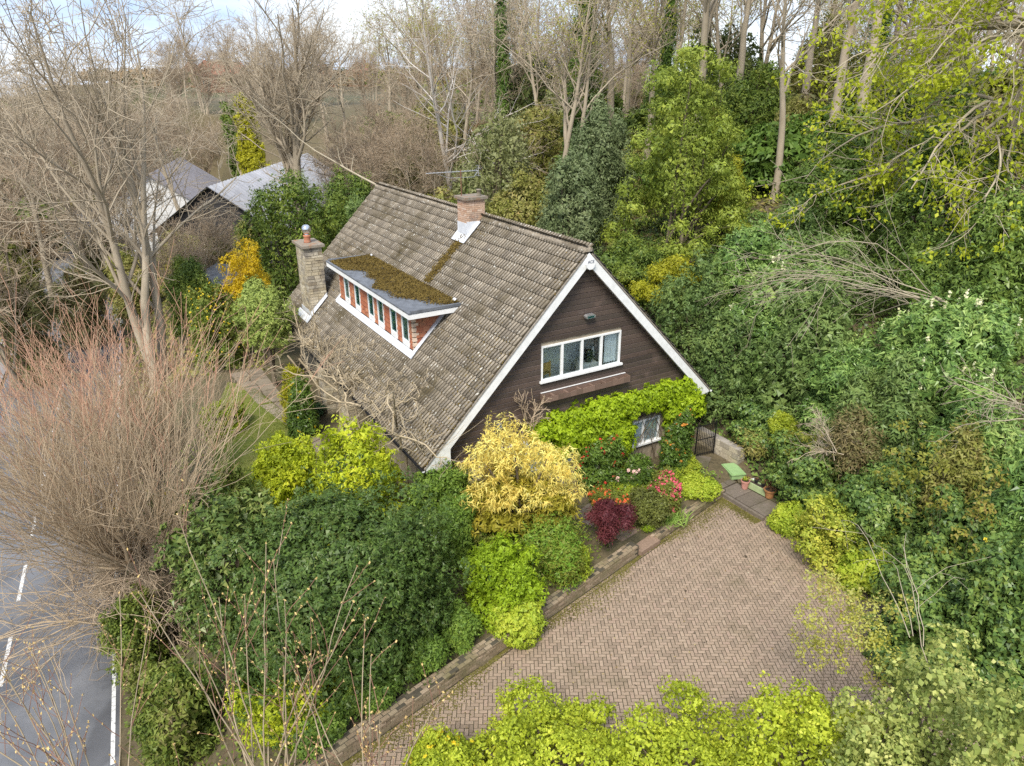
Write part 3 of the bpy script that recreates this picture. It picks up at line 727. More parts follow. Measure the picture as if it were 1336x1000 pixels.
def tiles(s, roof_o, n_ind):
    xax, up, out = tile_frame(s); rng = np.random.default_rng(7 + s)
    spots = []
    for c in range(NC):
        d = EAVE / CA - c * GA + 0.02            # distance down the slope of the tile's lower edge
        for k in range(int((HL - 0.1) / 0.33) + 1):
            v = 0.03 + k * 0.33
            if s < 0:
                u = -d * CA
                if -3.95 < u + 0.2 and u < -2.52 and DORM[0] + 0.15 < v + 0.16 < DORM[1] - 0.25: continue
                if -4.95 < u < -4.45 and 14.35 < v < 15.4: continue
            if d - GA < 0.0 and False: continue
            spots.append((d, v))
    def key(q): 
        p = UV3(s * q[0] * CA, q[1], AZ - q[0] * SA); return p[0] ** 2 + p[1] ** 2 + (p[2] - 13.5) ** 2
    spots.sort(key=key)
    Vs = []; Fs = []; b = 0
    for n, (d, v) in enumerate(spots):
        low = Vector((s * d * CA, v if xax.y > 0 else v + 0.33, AZ - d * SA)) + out * 0.012
        jr = rng.normal(0, 0.006) + (rng.normal(0, .035) if rng.random() < .03 else 0); jz = abs(rng.normal(0, 0.004))
        x2 = xax + up * jr; u2 = up - xax * jr
        low = low + out * jz
        if n < n_ind:
            o = bpy.data.objects.new('roof_tile', tile_me); COL.objects.link(o); o.parent = roof_o
            o.matrix_local = Matrix(((x2.x, u2.x, out.x, low.x), (x2.y, u2.y, out.y, low.y), (x2.z, u2.z, out.z, low.z), (0, 0, 0, 1)))
        else:
            Rm = np.array([[x2.x, u2.x, out.x], [x2.y, u2.y, out.y], [x2.z, u2.z, out.z]])
            Vs.append(TV @ Rm.T + np.array(low)); Fs.append(TF + b); b += len(TV)
    tag(obj('roof_tiles', raw_mesh('roof_tiles', np.concatenate(Vs), [np.concatenate(Fs)], [M_tile, M_grimeshade], False, np.tile(TMI, len(Vs))), roof_o), kind='stuff')
tiles(-1, roof, 298); tiles(1, roof_b, 0)
# ridge tiles
rt = []; a_ = np.linspace(-0.15, math.pi + 0.15, 9)
rV = np.concatenate([np.column_stack([0.135 * np.cos(a_), np.full(9, y), 0.115 * np.sin(a_) + dz]) for y, dz in ((0, 0.004), (0.455, -0.004))])
i_ = np.arange(8); rF = [np.stack([i_, i_ + 1, i_ + 10, i_ + 9], 1), np.array([list(range(8, -1, -1))])]
ridge_me = raw_mesh('ridge_tile', rV, rF, M_tile, False)
rng = np.random.default_rng(4)
for k in range(40):
    v = 0.0 + k * 0.455
    if 6.65 < v + 0.22 < 7.75: continue
    obj('ridge_tile', ridge_me, roof, (rng.normal(0, 0.006), v, AZ - 0.02 + rng.normal(0, 0.005)), (0, 0, rng.normal(0, 0.01)))
# verge, bargeboards, soffit, boxed ends
M_verge = plain('verge mortar', (0.25, 0.22, 0.18), 0.9, 0, 0.3, 8, 0.3)
for s in (-1, 1):
    e = EAVE
    MB().prism([(s * 0.1, AZ - 0.1 * TT - 0.0), (s * e, AZ - e * TT - 0.0), (s * e, AZ - e * TT - 0.06), (s * 0.1, AZ - 0.1 * TT - 0.06)], 'y', 0.0, 0.058).build('verge', M_verge, house)
    MB().prism([(0, AZ - 0.08), (s * (e - 0.05), AZ - (e - 0.05) * TT - 0.08), (s * (e - 0.05), AZ - (e - 0.05) * TT - 0.14), (s * (HW + 0.03), AZ - (e - 0.05) * TT - 0.32), (s * (HW + 0.03), AZ - (HW + 0.03) * TT - 0.46), (0, AZ - 0.46)], 'y', 0.02, 0.054).build('bargeboard', M_white, house)
    MB().prism([(0, AZ - 0.3), (s * HW, AZ - HW * TT - 0.3), (s * HW, AZ - HW * TT - 0.36), (0, AZ - 0.36)], 'y', 0.06, 0.375).build('soffit', M_white, house)
    MB().prism([(s * (HW + 0.0), AZ - HW * TT - 0.3), (s * (e - 0.06), AZ - (e - 0.06) * TT - 0.17), (s * (e - 0.06), AZ - (e - 0.06) * TT - 0.25), (s * HW, AZ - HW * TT - 0.62)], 'y', 0.06, HL - 0.06).build('eave_box', M_white, house)
    g = MB(); n = 7
    ang = [math.pi + math.pi * k / (n - 1) for k in range(n)]
    pr = [(s * (e + 0.045) + 0.055 * math.cos(a), AZ - e * TT - 0.06 + 0.055 * math.sin(a)) for a in ang] + [(s * (e + 0.045) + 0.042 * math.cos(a), AZ - e * TT - 0.06 + 0.042 * math.sin(a)) for a in ang[::-1]]
    g.prism(pr, 'y', 0.0, HL).build('gutter', M_white if s > 0 else M_black, house)
    f_ = MB().prism([(s * (e + 0.045) + 0.05 * math.cos(a), AZ - e * TT - 0.06 + 0.05 * math.sin(a)) for a in ang], 'y', -0.005, -0.001).build('gutter_end', M_white, house)
MB().bar((HW + 0.14, 0.25, 2.5), (HW + 0.14, 0.25, 0.2), 0.035, 8).bar((EAVE, 0.25, AZ - EAVE * TT - 0.1), (HW + 0.14, 0.25, 2.5), 0.035, 8).build('downpipe', M_black, house)
# stone piers and bay under the low eave
def stone_block(x0, x1, y0, y1, z0, z1, parent, name, mort, seed, h=(0.09, 0.16), l=(0.2, 0.42), faces='wsen', limit=300):
    """a pier faced with coursed rubble, every stone a part"""
    b_ = MB().box(x0 + 0.03, x1 - 0.03, y0 + 0.03, y1 - 0.03, z0, z1).build(name, mort, parent)
    rng = np.random.default_rng(seed); z = z0; nst = 0
    while z < z1 - 0.03:
        hh = min(rng.uniform(*h), z1 - z)
        if z1 - z - hh < 0.05: hh = z1 - z
        for f in faces:
            L = (x1 - x0) if f in 'sn' else (y1 - y0); t = 0.0
            if f in 'we': t = 0.0
            while t < L - 0.01:
                ll = min(rng.uniform(*l), L - t)
                if L - t - ll < 0.1: ll = L - t
                pr = rng.uniform(-0.004, 0.022); g = 0.009
                a, c = t + g, t + ll - g
                if f == 's': bx = (x0 + a, x0 + c, y0 - pr, y0 + 0.028, z + g, z + hh - g)
                elif f == 'n': bx = (x0 + a, x0 + c, y1 - 0.028, y1 + pr, z + g, z + hh - g)
                elif f == 'w': bx = (x0 - pr, x0 + 0.028, y0 + 0.03 + a * (L - 0.06) / L, y0 + 0.03 + c * (L - 0.06) / L, z + g, z + hh - g)
                else: bx = (x1 - 0.028, x1 + pr, y0 + 0.03 + a * (L - 0.06) / L, y0 + 0.03 + c * (L - 0.06) / L, z + g, z + hh - g)
                cx, cy, cz = (bx[0] + bx[1]) / 2, (bx[2] + bx[3]) / 2, (bx[4] + bx[5]) / 2
                if nst < limit:
                    MB().box(bx[0] - cx, bx[1] - cx, bx[2] - cy, bx[3] - cy, bx[4] - cz, bx[5] - cz).build('stone', M_stone, b_, (cx, cy, cz)); nst += 1
                t += ll
        z += hh
    return b_
M_mort = plain('pale lime mortar', (0.22, 0.19, 0.14), 0.95, 0, 0.25, 6)
stone_block(-5.8, -4.96, 10.6, 11.5, 0.2, 2.55, house, 'pier', M_mort, 21, faces='ws')
stone_block(-5.8, -4.96, 7.6, 8.6, 0.2, 2.55, house, 'pier', M_mort, 22, faces='ws')
for v in (8.8, 11.7):
    w = empty('window', (-4.97, v, 0), -math.pi / 2); w.parent = house
    MB().box(-1.6, 0, -0.04, 0.03, 0.9, 2.3).build('frame', M_white, w)
    for k in range(2): MB().box(-1.52 + k * 0.77, -0.85 + k * 0.77, -0.06, -0.045, 1.0, 2.2).build('pane', M_glassg, w)

# ---------------------------------------------------------------- dormer
dv0, dv1, du, dz0, dz1 = 4.75, 12.85, -4.02, 4.70, 6.30
dormer = MB().prism([(du, dz0 - 0.15), (-2.2, AZ - 2.2 * TT - 0.2), (-2.2, dz1), (du, dz1)], 'y', dv0, dv1).build('dormer', M_mort, house)
rng = np.random.default_rng(14)
def hung_row(parent, along, fixed, a0, a1, z0, z1, width, seed, clipf=None):
    rng = np.random.default_rng(seed); z = z0; r = 0; H_ = 0.19
    while z < z1 - 0.02:
        h = min(H_, z1 - z) ; a = a0 - (width / 2 if r % 2 else 0)
        while a < a1 - 0.01:
            lo, hi = max(a, a0) + 0.005, min(a + width, a1) - 0.005
            if clipf: 
                lim = clipf(z)
                hi = min(hi, lim)
            if hi - lo > 0.04:
                t = 0.048; j = rng.normal(0, 0.004)
                if along == 'v':   # front face, normal -x
                    q = [(fixed - t - j, lo, z), (fixed - t - j, hi, z), (fixed - 0.002, hi, z), (fixed - 0.002, lo, z), (fixed - 0.012, lo, z + h + 0.01), (fixed - 0.012, hi, z + h + 0.01), (fixed - 0.002, hi, z + h + 0.01), (fixed - 0.002, lo, z + h + 0.01)]
                else:
                    q = [(lo, fixed - t - j, z), (hi, fixed - t - j, z), (hi, fixed - 0.002, z), (lo, fixed - 0.002, z), (lo, fixed - 0.012, z + h + 0.01), (hi, fixed - 0.012, z + h + 0.01), (hi, fixed - 0.002, z + h + 0.01), (lo, fixed - 0.002, z + h + 0.01)]
                MB().poly(q, [(3, 2, 1, 0), (4, 5, 6, 7), (0, 1, 5, 4), (1, 2, 6, 5), (2, 3, 7, 6), (3, 0, 4, 7)]).build('hung_tile', M_redtile, parent)
            a += width
        z += H_; r += 1
M_blind = plain('pale blind', (0.40, 0.52, 0.50), 0.8)
WV = [5.36, 6.48, 7.80, 8.86, 10.46, 11.80]; ww = 0.64
for k, v in enumerate(WV):
    w = empty('dormer_window', (du, v, 0), -math.pi / 2); w.parent = house
    fr = MB(); x0, x1, z0, z1, y0, y1 = -ww / 2, ww / 2, 4.84, 6.02, -0.055, 0.02
    fr.box(x0, x0 + 0.06, y0, y1, z0, z1).box(x1 - 0.06, x1, y0, y1, z0, z1).box(x0 + 0.06, x1 - 0.06, y0, y1, z1 - 0.06, z1).box(x0 + 0.06, x1 - 0.06, y0 - 0.01, y1, z0, z0 + 0.22)
    fr.build('frame', M_white, w)
    MB().box(x0 + 0.06, x1 - 0.06, -0.025, -0.02, z0 + 0.22, z1 - 0.06).build('pane', M_glassg, w)
    MB().box(x0 + 0.07, x1 - 0.07, -0.012, -0.006, z0 + 0.24, z1 - 0.08).build('blind', M_blind, w)
edges = [dv0 + 0.06] + [x for v in WV for x in (v - ww / 2 - 0.005, v + ww / 2 + 0.005)] + [dv1 - 0.06]
for k in range(0, len(edges), 2):
    hung_row(dormer, 'v', du, edges[k], edges[k + 1], 4.86, 6.12, 0.265, 30 + k)
hung_row(dormer, 'v', du, dv0 + 0.06, dv1 - 0.06, 6.05, 6.22, 0.265, 60)
hung_row(dormer, 'u', dv0, du + 0.1, -2.25, 4.72, 6.22, 0.265, 61, clipf=lambda z: -(AZ - z) / TT + 0.0)
M_pale = pieces('pale corner tile', [(0.55, 0.42, 0.30), (0.65, 0.50, 0.38), (0.50, 0.36, 0.24)], 0.8)
for r_ in range(8):
    L = 0.20 if r_ % 2 else 0.12
    MB().box(du - 0.03, du + L, dv0 - 0.034, dv0 - 0.003, 4.80 + r_ * 0.18, 4.80 + r_ * 0.18 + 0.13).box(du - 0.034, du - 0.003, dv0 - 0.003, dv0 + 0.05, 4.80 + r_ * 0.18, 4.80 + r_ * 0.18 + 0.13).build('corner_tile', M_pale, dormer)
    MB().box(du - 0.034, du - 0.003, dv1 - 0.1, dv1 + 0.02, 4.80 + r_ * 0.18, 4.80 + r_ * 0.18 + 0.13).build('corner_tile', M_pale, dormer)
# flat roof with felt, fascia and a thick mat of moss
dr = MB().prism([(-4.36, 6.36), (-2.28, 6.46), (-2.28, 6.38), (-4.36, 6.28)], 'y', 4.2, 13.35).build('flat_roof', M_felt, dormer)
MB().box(-4.385, -4.362, 4.17, 13.38, 6.17, 6.335).box(-4.36, -2.35, 4.172, 4.198, 6.17, 6.345).box(-4.36, -2.35, 13.352, 13.378, 6.17, 6.345).build('fascia', M_white, dormer)
MB().box(-4.40, -4.30, 4.15, 13.40, 6.365, 6.41).box(-4.29, -2.30, 4.15, 4.25, 6.372, 6.47).box(-4.29, -2.30, 13.30, 13.40, 6.372, 6.47).build('felt_edge', M_felt, dormer)
rng = np.random.default_rng(17); N = 34000
mu = rng.uniform(-4.3, -2.28, N); mv = rng.uniform(4.3, 13.3, N)
edge = -3.84 + 0.22 * np.sin(mv * 1.3 + 1) + 0.12 * np.sin(mv * 3.7) + rng.normal(0, 0.10, N) + np.maximum(0, 5.6 - mv) * 0.75 - np.maximum(0, mv - 10.5) * 0.16
k_ = mu > edge
P = np.column_stack([mu, mv, 6.36 + (mu + 4.36) * 0.048 + 0.02 + rng.uniform(0, 0.03, N)])[k_]
v_, f_ = leaf_quads(P, np.tile([0, 0, 1.0], (len(P), 1)), 0.055, 0.8, rng, spread=0.9)
tag(obj('moss', raw_mesh('moss', v_, [f_], M_moss), dormer), kind='stuff')
# moss run down the slope from the ridge chimney, and tufts in the tile joints
N = 2600; d_ = rng.uniform(0.4, 3.25, N); vv = 7.05 + rng.normal(0, 0.14, N) + 0.05 * d_
P1 = np.column_stack([-d_ * CA, vv, AZ - d_ * SA]) + np.array([-SA, 0, CA]) * rng.uniform(0.08, 0.13, N)[:, None]
N = 15000; d2 = EAVE / CA - (np.floor(rng.uniform(0, NC, N)) * GA + rng.normal(0.02, 0.025, N)); v2 = rng.uniform(0.1, HL - 0.2, N)
den = (np.sin(v2 * 0.9 + 1.3) + np.sin(v2 * 2.3 + d2) + np.sin(d2 * 1.7 + 0.4) + (d2 - 4) * 0.45) > rng.uniform(-0.6, 2.6, N)
u2 = -d2 * CA; out_ = ~((u2 > -4.3) & (u2 < -2.2) & (v2 > 4.3) & (v2 < 13.2)) & (d2 > 0.2)
P2 = (np.column_stack([u2, v2, AZ - d2 * SA]) + np.array([-SA, 0, CA]) * rng.uniform(0.03, 0.085, N)[:, None])[den & out_]
N = 20000; d3 = rng.uniform(0.3, EAVE / CA, N); v3 = 0.03 + rng.integers(0, 55, N) * 0.33 + rng.choice([0.0, 0.163], N) + rng.normal(0, .012, N); u3 = -d3 * CA
den3 = (np.sin(v3 * 0.9 + 1.3) + np.sin(v3 * 2.3 + d3) + np.sin(d3 * 1.7 + 0.4) + (d3 - 4) * 0.5) > rng.uniform(-0.2, 2.8, N)
ok3 = ~((u3 > -4.3) & (u3 < -2.2) & (v3 > 4.3) & (v3 < 13.2))
P2 = np.concatenate([P2, (np.column_stack([u3, v3, AZ - d3 * SA]) + np.array([-SA, 0, CA]) * rng.uniform(0.035, 0.075, N)[:, None])[den3 & ok3]])
v_, f_ = leaf_quads(np.concatenate([P1, P2]), np.tile([-SA, 0, CA], (len(P1) + len(P2), 1)), 0.06, 0.8, rng, spread=0.9)
tag(obj('moss', raw_mesh('moss', v_, [f_], M_moss), roof), kind='stuff')
# flashings: strips lying on the slope
def on_roof(d, v, h): return (-d * CA - h * SA, v, AZ - d * SA + h * CA)
def flash(pts, h0=0.105, h1=0.12):
    n = len(pts)
    return MB().poly([on_roof(d, v, h0) for d, v in pts] + [on_roof(d, v, h1) for d, v in pts], [tuple(range(n)), tuple(range(2 * n - 1, n - 1, -1))] + [(i, (i + 1) % n, n + (i + 1) % n, n + i) for i in range(n)]).build('flashing', M_lead, house)
D0 = 4.02 / CA
for k in range(7):
    a, b_ = 4.5 + k * 1.21, 4.5 + (k + 1) * 1.21 - 0.008
    flash([(D0 - 0.02, a), (D0 - 0.02, b_), (D0 + 0.24, b_), (D0 + 0.24, a)])
flash([(D0 + 0.2, 4.5), (D0 + 0.2, 4.70), (3.3, 4.70), (3.3, 4.5)], 0.122, 0.135)
flash([(D0 + 0.2, 12.88), (D0 + 0.2, 13.06), (3.3, 13.06), (3.3, 12.88)], 0.122, 0.135)

# ---------------------------------------------------------------- chimneys
chim = stone_block(-5.06, -4.26, 14.3, 15.75, 2.9, 6.86, house, 'chimney', M_mort, 33, h=(0.10, 0.17), l=(0.2, 0.42), faces='ws', limit=300)
chim['label'] = 'tall pale stone chimney at the road side eave'
M_cap = pieces('lichened stone cap', [(0.20, 0.17, 0.13), (0.26, 0.22, 0.17)], 0.9, (0.28, 0.15, 0.08), 2.5, (0.52, 0.64), 14, 0.5, 0.5)
MB().box(-5.17, -4.15, 14.17, 15.88, 6.86, 6.97).build('cap', M_cap, chim)
M_terra = pieces('terracotta', [(0.38, 0.13, 0.075), (0.45, 0.18, 0.10)], 0.8, (0.22, 0.15, 0.10), 3, (0.5, 0.7))
pot = MB().lathe([(0.17, 0), (0.15, 0.05), (0.145, 0.25), (0.17, 0.28), (0.17, 0.33)], (-4.68, 15.0, 6.97)).build('pot', M_terra, chim, smooth=True)
M_steel = plain('bright steel', (0.75, 0.76, 0.78), 0.18, 1.0, 0.03)
cw = MB().bar((-4.68, 15.0, 7.28), (-4.68, 15.0, 7.36), 0.1, 10)
cw.lathe([(0.02, 0), (0.13, 0.03), (0.20, 0.13), (0.215, 0.22), (0.19, 0.33), (0.11, 0.41), (0.02, 0.43)], (-4.68, 15.0, 7.34), 18).build('cowl', M_steel, chim, smooth=True)
def cd(u): return -u / CA
flash([(cd(-5.06), 14.05), (cd(-5.06), 15.95), (cd(-5.06) + 0.33, 15.95), (cd(-5.06) + 0.33, 14.05)])
flash([(cd(-5.06) + 0.3, 14.06), (cd(-5.06) + 0.3, 14.28), (cd(-4.2), 14.28), (cd(-4.2), 14.06)], 0.122, 0.134)
MB().poly([(-5.09, 14.262, 3.6), (-4.25, 14.262, 4.45), (-4.25, 14.262, 4.75), (-5.09, 14.262, 3.95), (-5.09, 14.274, 3.6), (-4.25, 14.274, 4.45), (-4.25, 14.274, 4.75), (-5.09, 14.274, 3.95)], [(0, 1, 2, 3), (7, 6, 5, 4), (0, 4, 5, 1), (1, 5, 6, 2), (2, 6, 7, 3), (3, 7, 4, 0)]).box(-5.098, -5.082, 14.262, 15.78, 3.55, 3.95).build('flashing', M_lead, house)
ch2 = MB().box(-0.72, 0.05, 6.84, 7.58, 7.9, 9.52).build('brick_chimney', M_mort, house)
M_brick2 = pieces('pale chimney brick', [(0.42, 0.24, 0.15), (0.52, 0.36, 0.25), (0.46, 0.29, 0.19), (0.58, 0.44, 0.34)], 0.85, (0.24, 0.20, 0.17), 2.2, (0.52, 0.7), 25, 0.4, 0.3)
rng = np.random.default_rng(9)
for c_ in range(12):
    z = 8.62 + c_ * 0.075
    for f in 'sw':
        L = 0.79 if f == 's' else 0.74; t = -0.115 * (c_ % 2)
        while t < L:
            lo, hi = max(0, t) + 0.005, min(L, t + 0.215 + 0.012) - 0.005
            if hi - lo > 0.03:
                p_ = rng.uniform(0.012, 0.02)
                if f == 's': MB().box(-0.73 + lo, -0.73 + hi, 6.84 - p_, 6.838, z + 0.005, z + 0.07).build('brick', M_brick2, ch2)
                else: MB().box(-0.72 - p_, -0.722, 6.84 + lo, 6.84 + hi, z + 0.005, z + 0.07).build('brick', M_brick2, ch2)
            t += 0.227
MB().box(-0.82, 0.15, 6.74, 7.68, 9.52, 9.62).build('cap', M_cap, ch2)
MB().lathe([(0.09, 0), (0.08, 0.03), (0.075, 0.2), (0.1, 0.21), (0.1, 0.25)], (-0.1, 7.0, 9.62)).build('pot', M_mort, ch2, smooth=True)
flash([(0.25, 6.62), (0.25, 7.78), (1.28, 7.72), (1.28, 6.66)], 0.105, 0.122)
MB().box(-0.745, 0.07, 6.80, 6.818, 8.2, 8.72).box(-0.748, -0.738, 6.82, 7.6, 8.1, 8.66).build('flashing', M_lead, house)

# ---------------------------------------------------------------- fittings on the house
M_alu = plain('dull aluminium', (0.6, 0.6, 0.6), 0.4, 0.8, 0.1)
M_rust = plain('rusty mast', (0.20, 0.10, 0.06), 0.7, 0.3, 0.3)
ae = house_thing('aerial', -0.66, 7.35, 9.3, 'long television aerial on a rusty mast beside the brick chimney', 'aerial')
MB().bar((0, 0, -0.3), (0, 0, 1.28), 0.022).build('mast', M_rust, ae)
MB().bar((-1.42, 0, 1.22), (0.76, 0, 1.20), 0.016).build('boom', M_alu, ae)
MB().bar((-0.5, 0, 1.0), (0.55, 0, 0.98), 0.009).bar((-0.5, 0, 1.0), (-1.0, 0, 1.2), 0.008).bar((0.55, 0, 0.98), (0.72, 0, 1.18), 0.008).build('brace', M_alu, ae)
for k in range(14): MB().bar((-1.38 + k * 0.155, -0.11, 1.235), (-1.38 + k * 0.155, 0.11, 1.235), 0.006, 4).build('element', M_alu, ae)
rf = MB()
for z in (1.02, 1.12, 1.28, 1.38): rf.bar((0.74, -0.2, z), (0.74, 0.2, z), 0.008, 4)
rf.bar((0.75, 0, 1.0), (0.75, 0, 1.40), 0.012).build('reflector', M_alu, ae)
al = house_thing('alarm_box', 0.0, -0.001, AZ - 0.46, 'white alarm box with small lettering under the gable peak', 'alarm box')
MB().prism([(-0.13, 0.17), (-0.17, 0.05), (-0.13, -0.06), (-0.06, -0.12), (0.06, -0.12), (0.13, -0.06), (0.17, 0.05), (0.13, 0.17), (0.05, 0.24), (-0.05, 0.24)], 'y', -0.07, 0.018).build('case', M_white, al)
tx = bpy.data.curves.new('lettering', 'FONT'); tx.body = 'ACE'; tx.size = 0.13; tx.align_x = 'CENTER'; tx.extrude = 0.002; tx.materials.append(plain('navy print', (0.03, 0.04, 0.1), 0.5))
tmp_o = link(bpy.data.objects.new('lettering', tx)); bpy.context.view_layer.update(); tme = bpy.data.meshes.new_from_object(tmp_o.evaluated_get(bpy.context.evaluated_depsgraph_get())); bpy.data.objects.remove(tmp_o); to = link(bpy.data.objects.new('lettering', tme), al); to.location = (0, -0.074, 0.08); to.rotation_euler = (math.pi / 2, 0, 0)
fl = house_thing('floodlight', 0.24, 0.34, 6.55, 'grey floodlight on the boards above the bedroom window', 'floodlight')
MB().prism([(-0.16, 0.0), (0.16, 0.0), (0.19, 0.08), (0.12, 0.13), (-0.12, 0.13), (-0.19, 0.08)], 'y', -0.2, -0.05).build('lamp_head', M_alu, fl)
MB().box(-0.05, 0.05, -0.05, 0.0, 0.02, 0.1).build('bracket', M_black, fl); MB().box(-0.13, 0.13, -0.208, -0.201, 0.015, 0.085).build('lens', M_glassg, fl)
lw = house_thing('wall_lamp', -3.12, 0.34, 3.45, 'small blue grey lamp low on the left of the gable', 'lamp')
MB().box(-0.06, 0.06, -0.14, 0.0, -0.05, 0.12).build('lamp_head', plain('blue grey metal', (0.12, 0.17, 0.22), 0.4), lw); MB().box(-0.075, 0.075, -0.155, 0.0, 0.121, 0.14).build('hood', M_alu, lw); MB().bar((-0.09, -0.01, -0.5), (-0.09, -0.01, 0.0), 0.008, 4).build('cable', M_black, lw)
# battered window box under the bedroom window
wb = house_thing('window_box', 0.2, 0.34, 4.02, 'battered brown window box under the bedroom window', 'window box')
M_box = pieces('rotten brown wood', [(0.13, 0.085, 0.06), (0.20, 0.13, 0.095)], 0.8, (0.2, 0.13, 0.10), 2, (0.55, 0.7))
rng = np.random.default_rng(2); xs = np.linspace(-1.72, 1.72, 15)
for i in range(len(xs) - 1):
    h0, h1 = 0.2 + rng.uniform(-0.05, 0.03), 0.2 + rng.uniform(-0.05, 0.03)
    MB().poly([(xs[i], -0.30, 0), (xs[i + 1] - 0.004, -0.30, 0), (xs[i + 1] - 0.004, -0.30, h1), (xs[i], -0.30, h0), (xs[i], -0.275, 0), (xs[i + 1] - 0.004, -0.275, 0), (xs[i + 1] - 0.004, -0.275, h1), (xs[i], -0.275, h0)], [(0, 1, 2, 3), (7, 6, 5, 4), (0, 4, 5, 1), (1, 5, 6, 2), (2, 6, 7, 3), (3, 7, 4, 0)]).build('front_panel', M_box, wb)
MB().box(-1.74, -1.715, -0.3, -0.01, 0, 0.22).build('end_panel', M_box, wb); MB().box(1.715, 1.74, -0.3, -0.01, 0, 0.22).build('end_panel', M_box, wb)
MB().box(-1.71, 1.71, -0.272, -0.01, 0, 0.02).build('base', M_box, wb); MB().box(-1.74, 1.74, -0.03, -0.002, 0.03, 0.235).build('back_panel', M_box, wb)
MB().box(-1.74, 1.74, -0.045, -0.004, 0.236, 0.25).build('rail', M_white, wb)
for k in range(6): MB().box(-1.4 + k * 0.52, -1.33 + k * 0.52, -0.27, -0.035, 0.10, 0.17).build('divider', M_box, wb)
# iron gate in the passage by the house corner
gt = empty('gate', UV3(5.02, -0.35, 0.34), YAW - 0.12, 'black iron bar gate between the house corner and the bank', 'gate')
M_iron = plain('black iron', (0.018, 0.017, 0.017), 0.55, 0.3, 0.3)
for x in (0.0, 0.86): MB().box(x, x + 0.04, -0.02, 0.02, 0, 1.42).build('post', M_iron, gt)
for z in (0.1, 0.72, 1.3): MB().box(0.041, 0.859, -0.012, 0.012, z, z + 0.03).build('rail', M_iron, gt)
for k in range(9): MB().bar((0.1 + k * 0.083, -0.026, 0.05), (0.1 + k * 0.083, -0.026, 1.45), 0.011, 5).build('bar', M_iron, gt)
# low rubble wall on the right of the passage
rw = empty('rubble_wall', UV3(5.98, -1.6, 0.0), YAW, 'pale rubble wall at the foot of the bank beside the gate', 'wall')
stone_block(0, 0.35, 0, 2.3, 0.1, 0.95, rw, 'wall_core', plain('dirty render', (0.3, 0.27, 0.23), 0.9, 0, 0.4, 3, 0.5), 41, faces='ws', l=(0.25, 0.5), h=(0.12, 0.22))

# ================================================================ shrubs, hedges, evergreen trees
M_stem = bark_mat('brown stem', (0.10, 0.075, 0.05), (0.19, 0.15, 0.10), 8)
LM = {}
def L(name, cols, **k): LM[name] = leaf_mat(name + ' leaf', cols, **k)
L('yew_hedge', [(0.031, 0.059, 0.014), (0.054, 0.099, 0.021), (0.093, 0.152, 0.033), (0.054, 0.092, 0.025), (0.170, 0.210, 0.061)], rough=0.4, trans=0.12, patch=1.6, patch_amt=0.25)
L('holly', [(0.037, 0.068, 0.020), (0.077, 0.122, 0.031), (0.127, 0.176, 0.046), (0.220, 0.244, 0.077)], rough=0.35, trans=0.12, patch_amt=0.3)
L('lime', [(0.138, 0.183, 0.017), (0.291, 0.366, 0.022), (0.460, 0.525, 0.033), (0.645, 0.647, 0.055)], trans=0.35)
L('green', [(0.070, 0.131, 0.025), (0.140, 0.232, 0.040), (0.247, 0.339, 0.059)], trans=0.25)
L('gold_feather', [(0.421, 0.319, 0.069), (0.644, 0.507, 0.124), (0.818, 0.661, 0.206), (0.860, 0.779, 0.344)], trans=0.35, patch=0.7)
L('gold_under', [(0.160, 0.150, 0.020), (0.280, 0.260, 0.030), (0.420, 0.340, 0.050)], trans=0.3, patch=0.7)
L('euonymus', [(0.137, 0.215, 0.013), (0.246, 0.366, 0.020), (0.369, 0.494, 0.033)], trans=0.35)
L('olive', [(0.10, 0.12, 0.02), (0.20, 0.22, 0.04), (0.13, 0.26, 0.03), (0.30, 0.30, 0.06)], trans=0.25)
L('camellia', [(0.038, 0.074, 0.016), (0.077, 0.134, 0.025), (0.138, 0.215, 0.033)], rough=0.35, trans=0.12)
L('golden_low', [(0.15, 0.21, 0.02), (0.27, 0.34, 0.03), (0.38, 0.43, 0.05)], trans=0.3)
L('azalea', [(0.077, 0.101, 0.025), (0.154, 0.190, 0.033), (0.256, 0.269, 0.049)])
L('dark', [(0.064, 0.067, 0.025), (0.115, 0.134, 0.033), (0.192, 0.213, 0.049)], trans=0.15)
L('apple', [(0.185, 0.285, 0.028), (0.338, 0.439, 0.045), (0.506, 0.549, 0.073)], trans=0.35)
L('strap', [(0.128, 0.224, 0.057), (0.230, 0.358, 0.082), (0.358, 0.470, 0.131)], trans=0.25)
L('acer', [(0.070, 0.018, 0.026), (0.120, 0.030, 0.040), (0.170, 0.050, 0.055)], trans=0.25)
L('pale_clip', [(0.147, 0.206, 0.054), (0.251, 0.322, 0.081), (0.353, 0.412, 0.118)], trans=0.2, patch=1.2)
L('gold_con', [(0.179, 0.190, 0.012), (0.333, 0.325, 0.016), (0.360, 0.360, 0.030)], trans=0.2)
L('blue', [(0.038, 0.090, 0.041), (0.077, 0.146, 0.066), (0.128, 0.202, 0.090)], trans=0.15)
L('evergreen', [(0.042, 0.075, 0.017), (0.081, 0.133, 0.026), (0.151, 0.204, 0.035), (0.209, 0.248, 0.041)], trans=0.15, patch=0.5)
L('laurel_pale', [(0.077, 0.134, 0.041), (0.141, 0.213, 0.066), (0.218, 0.291, 0.098)], rough=0.4, trans=0.2)
L('forsythia', [(0.340, 0.240, 0.010), (0.550, 0.400, 0.015), (0.620, 0.470, 0.030)], trans=0.3)
L('verge', [(0.064, 0.101, 0.021), (0.115, 0.168, 0.029), (0.192, 0.224, 0.049), (0.150, 0.110, 0.070)], trans=0.2)
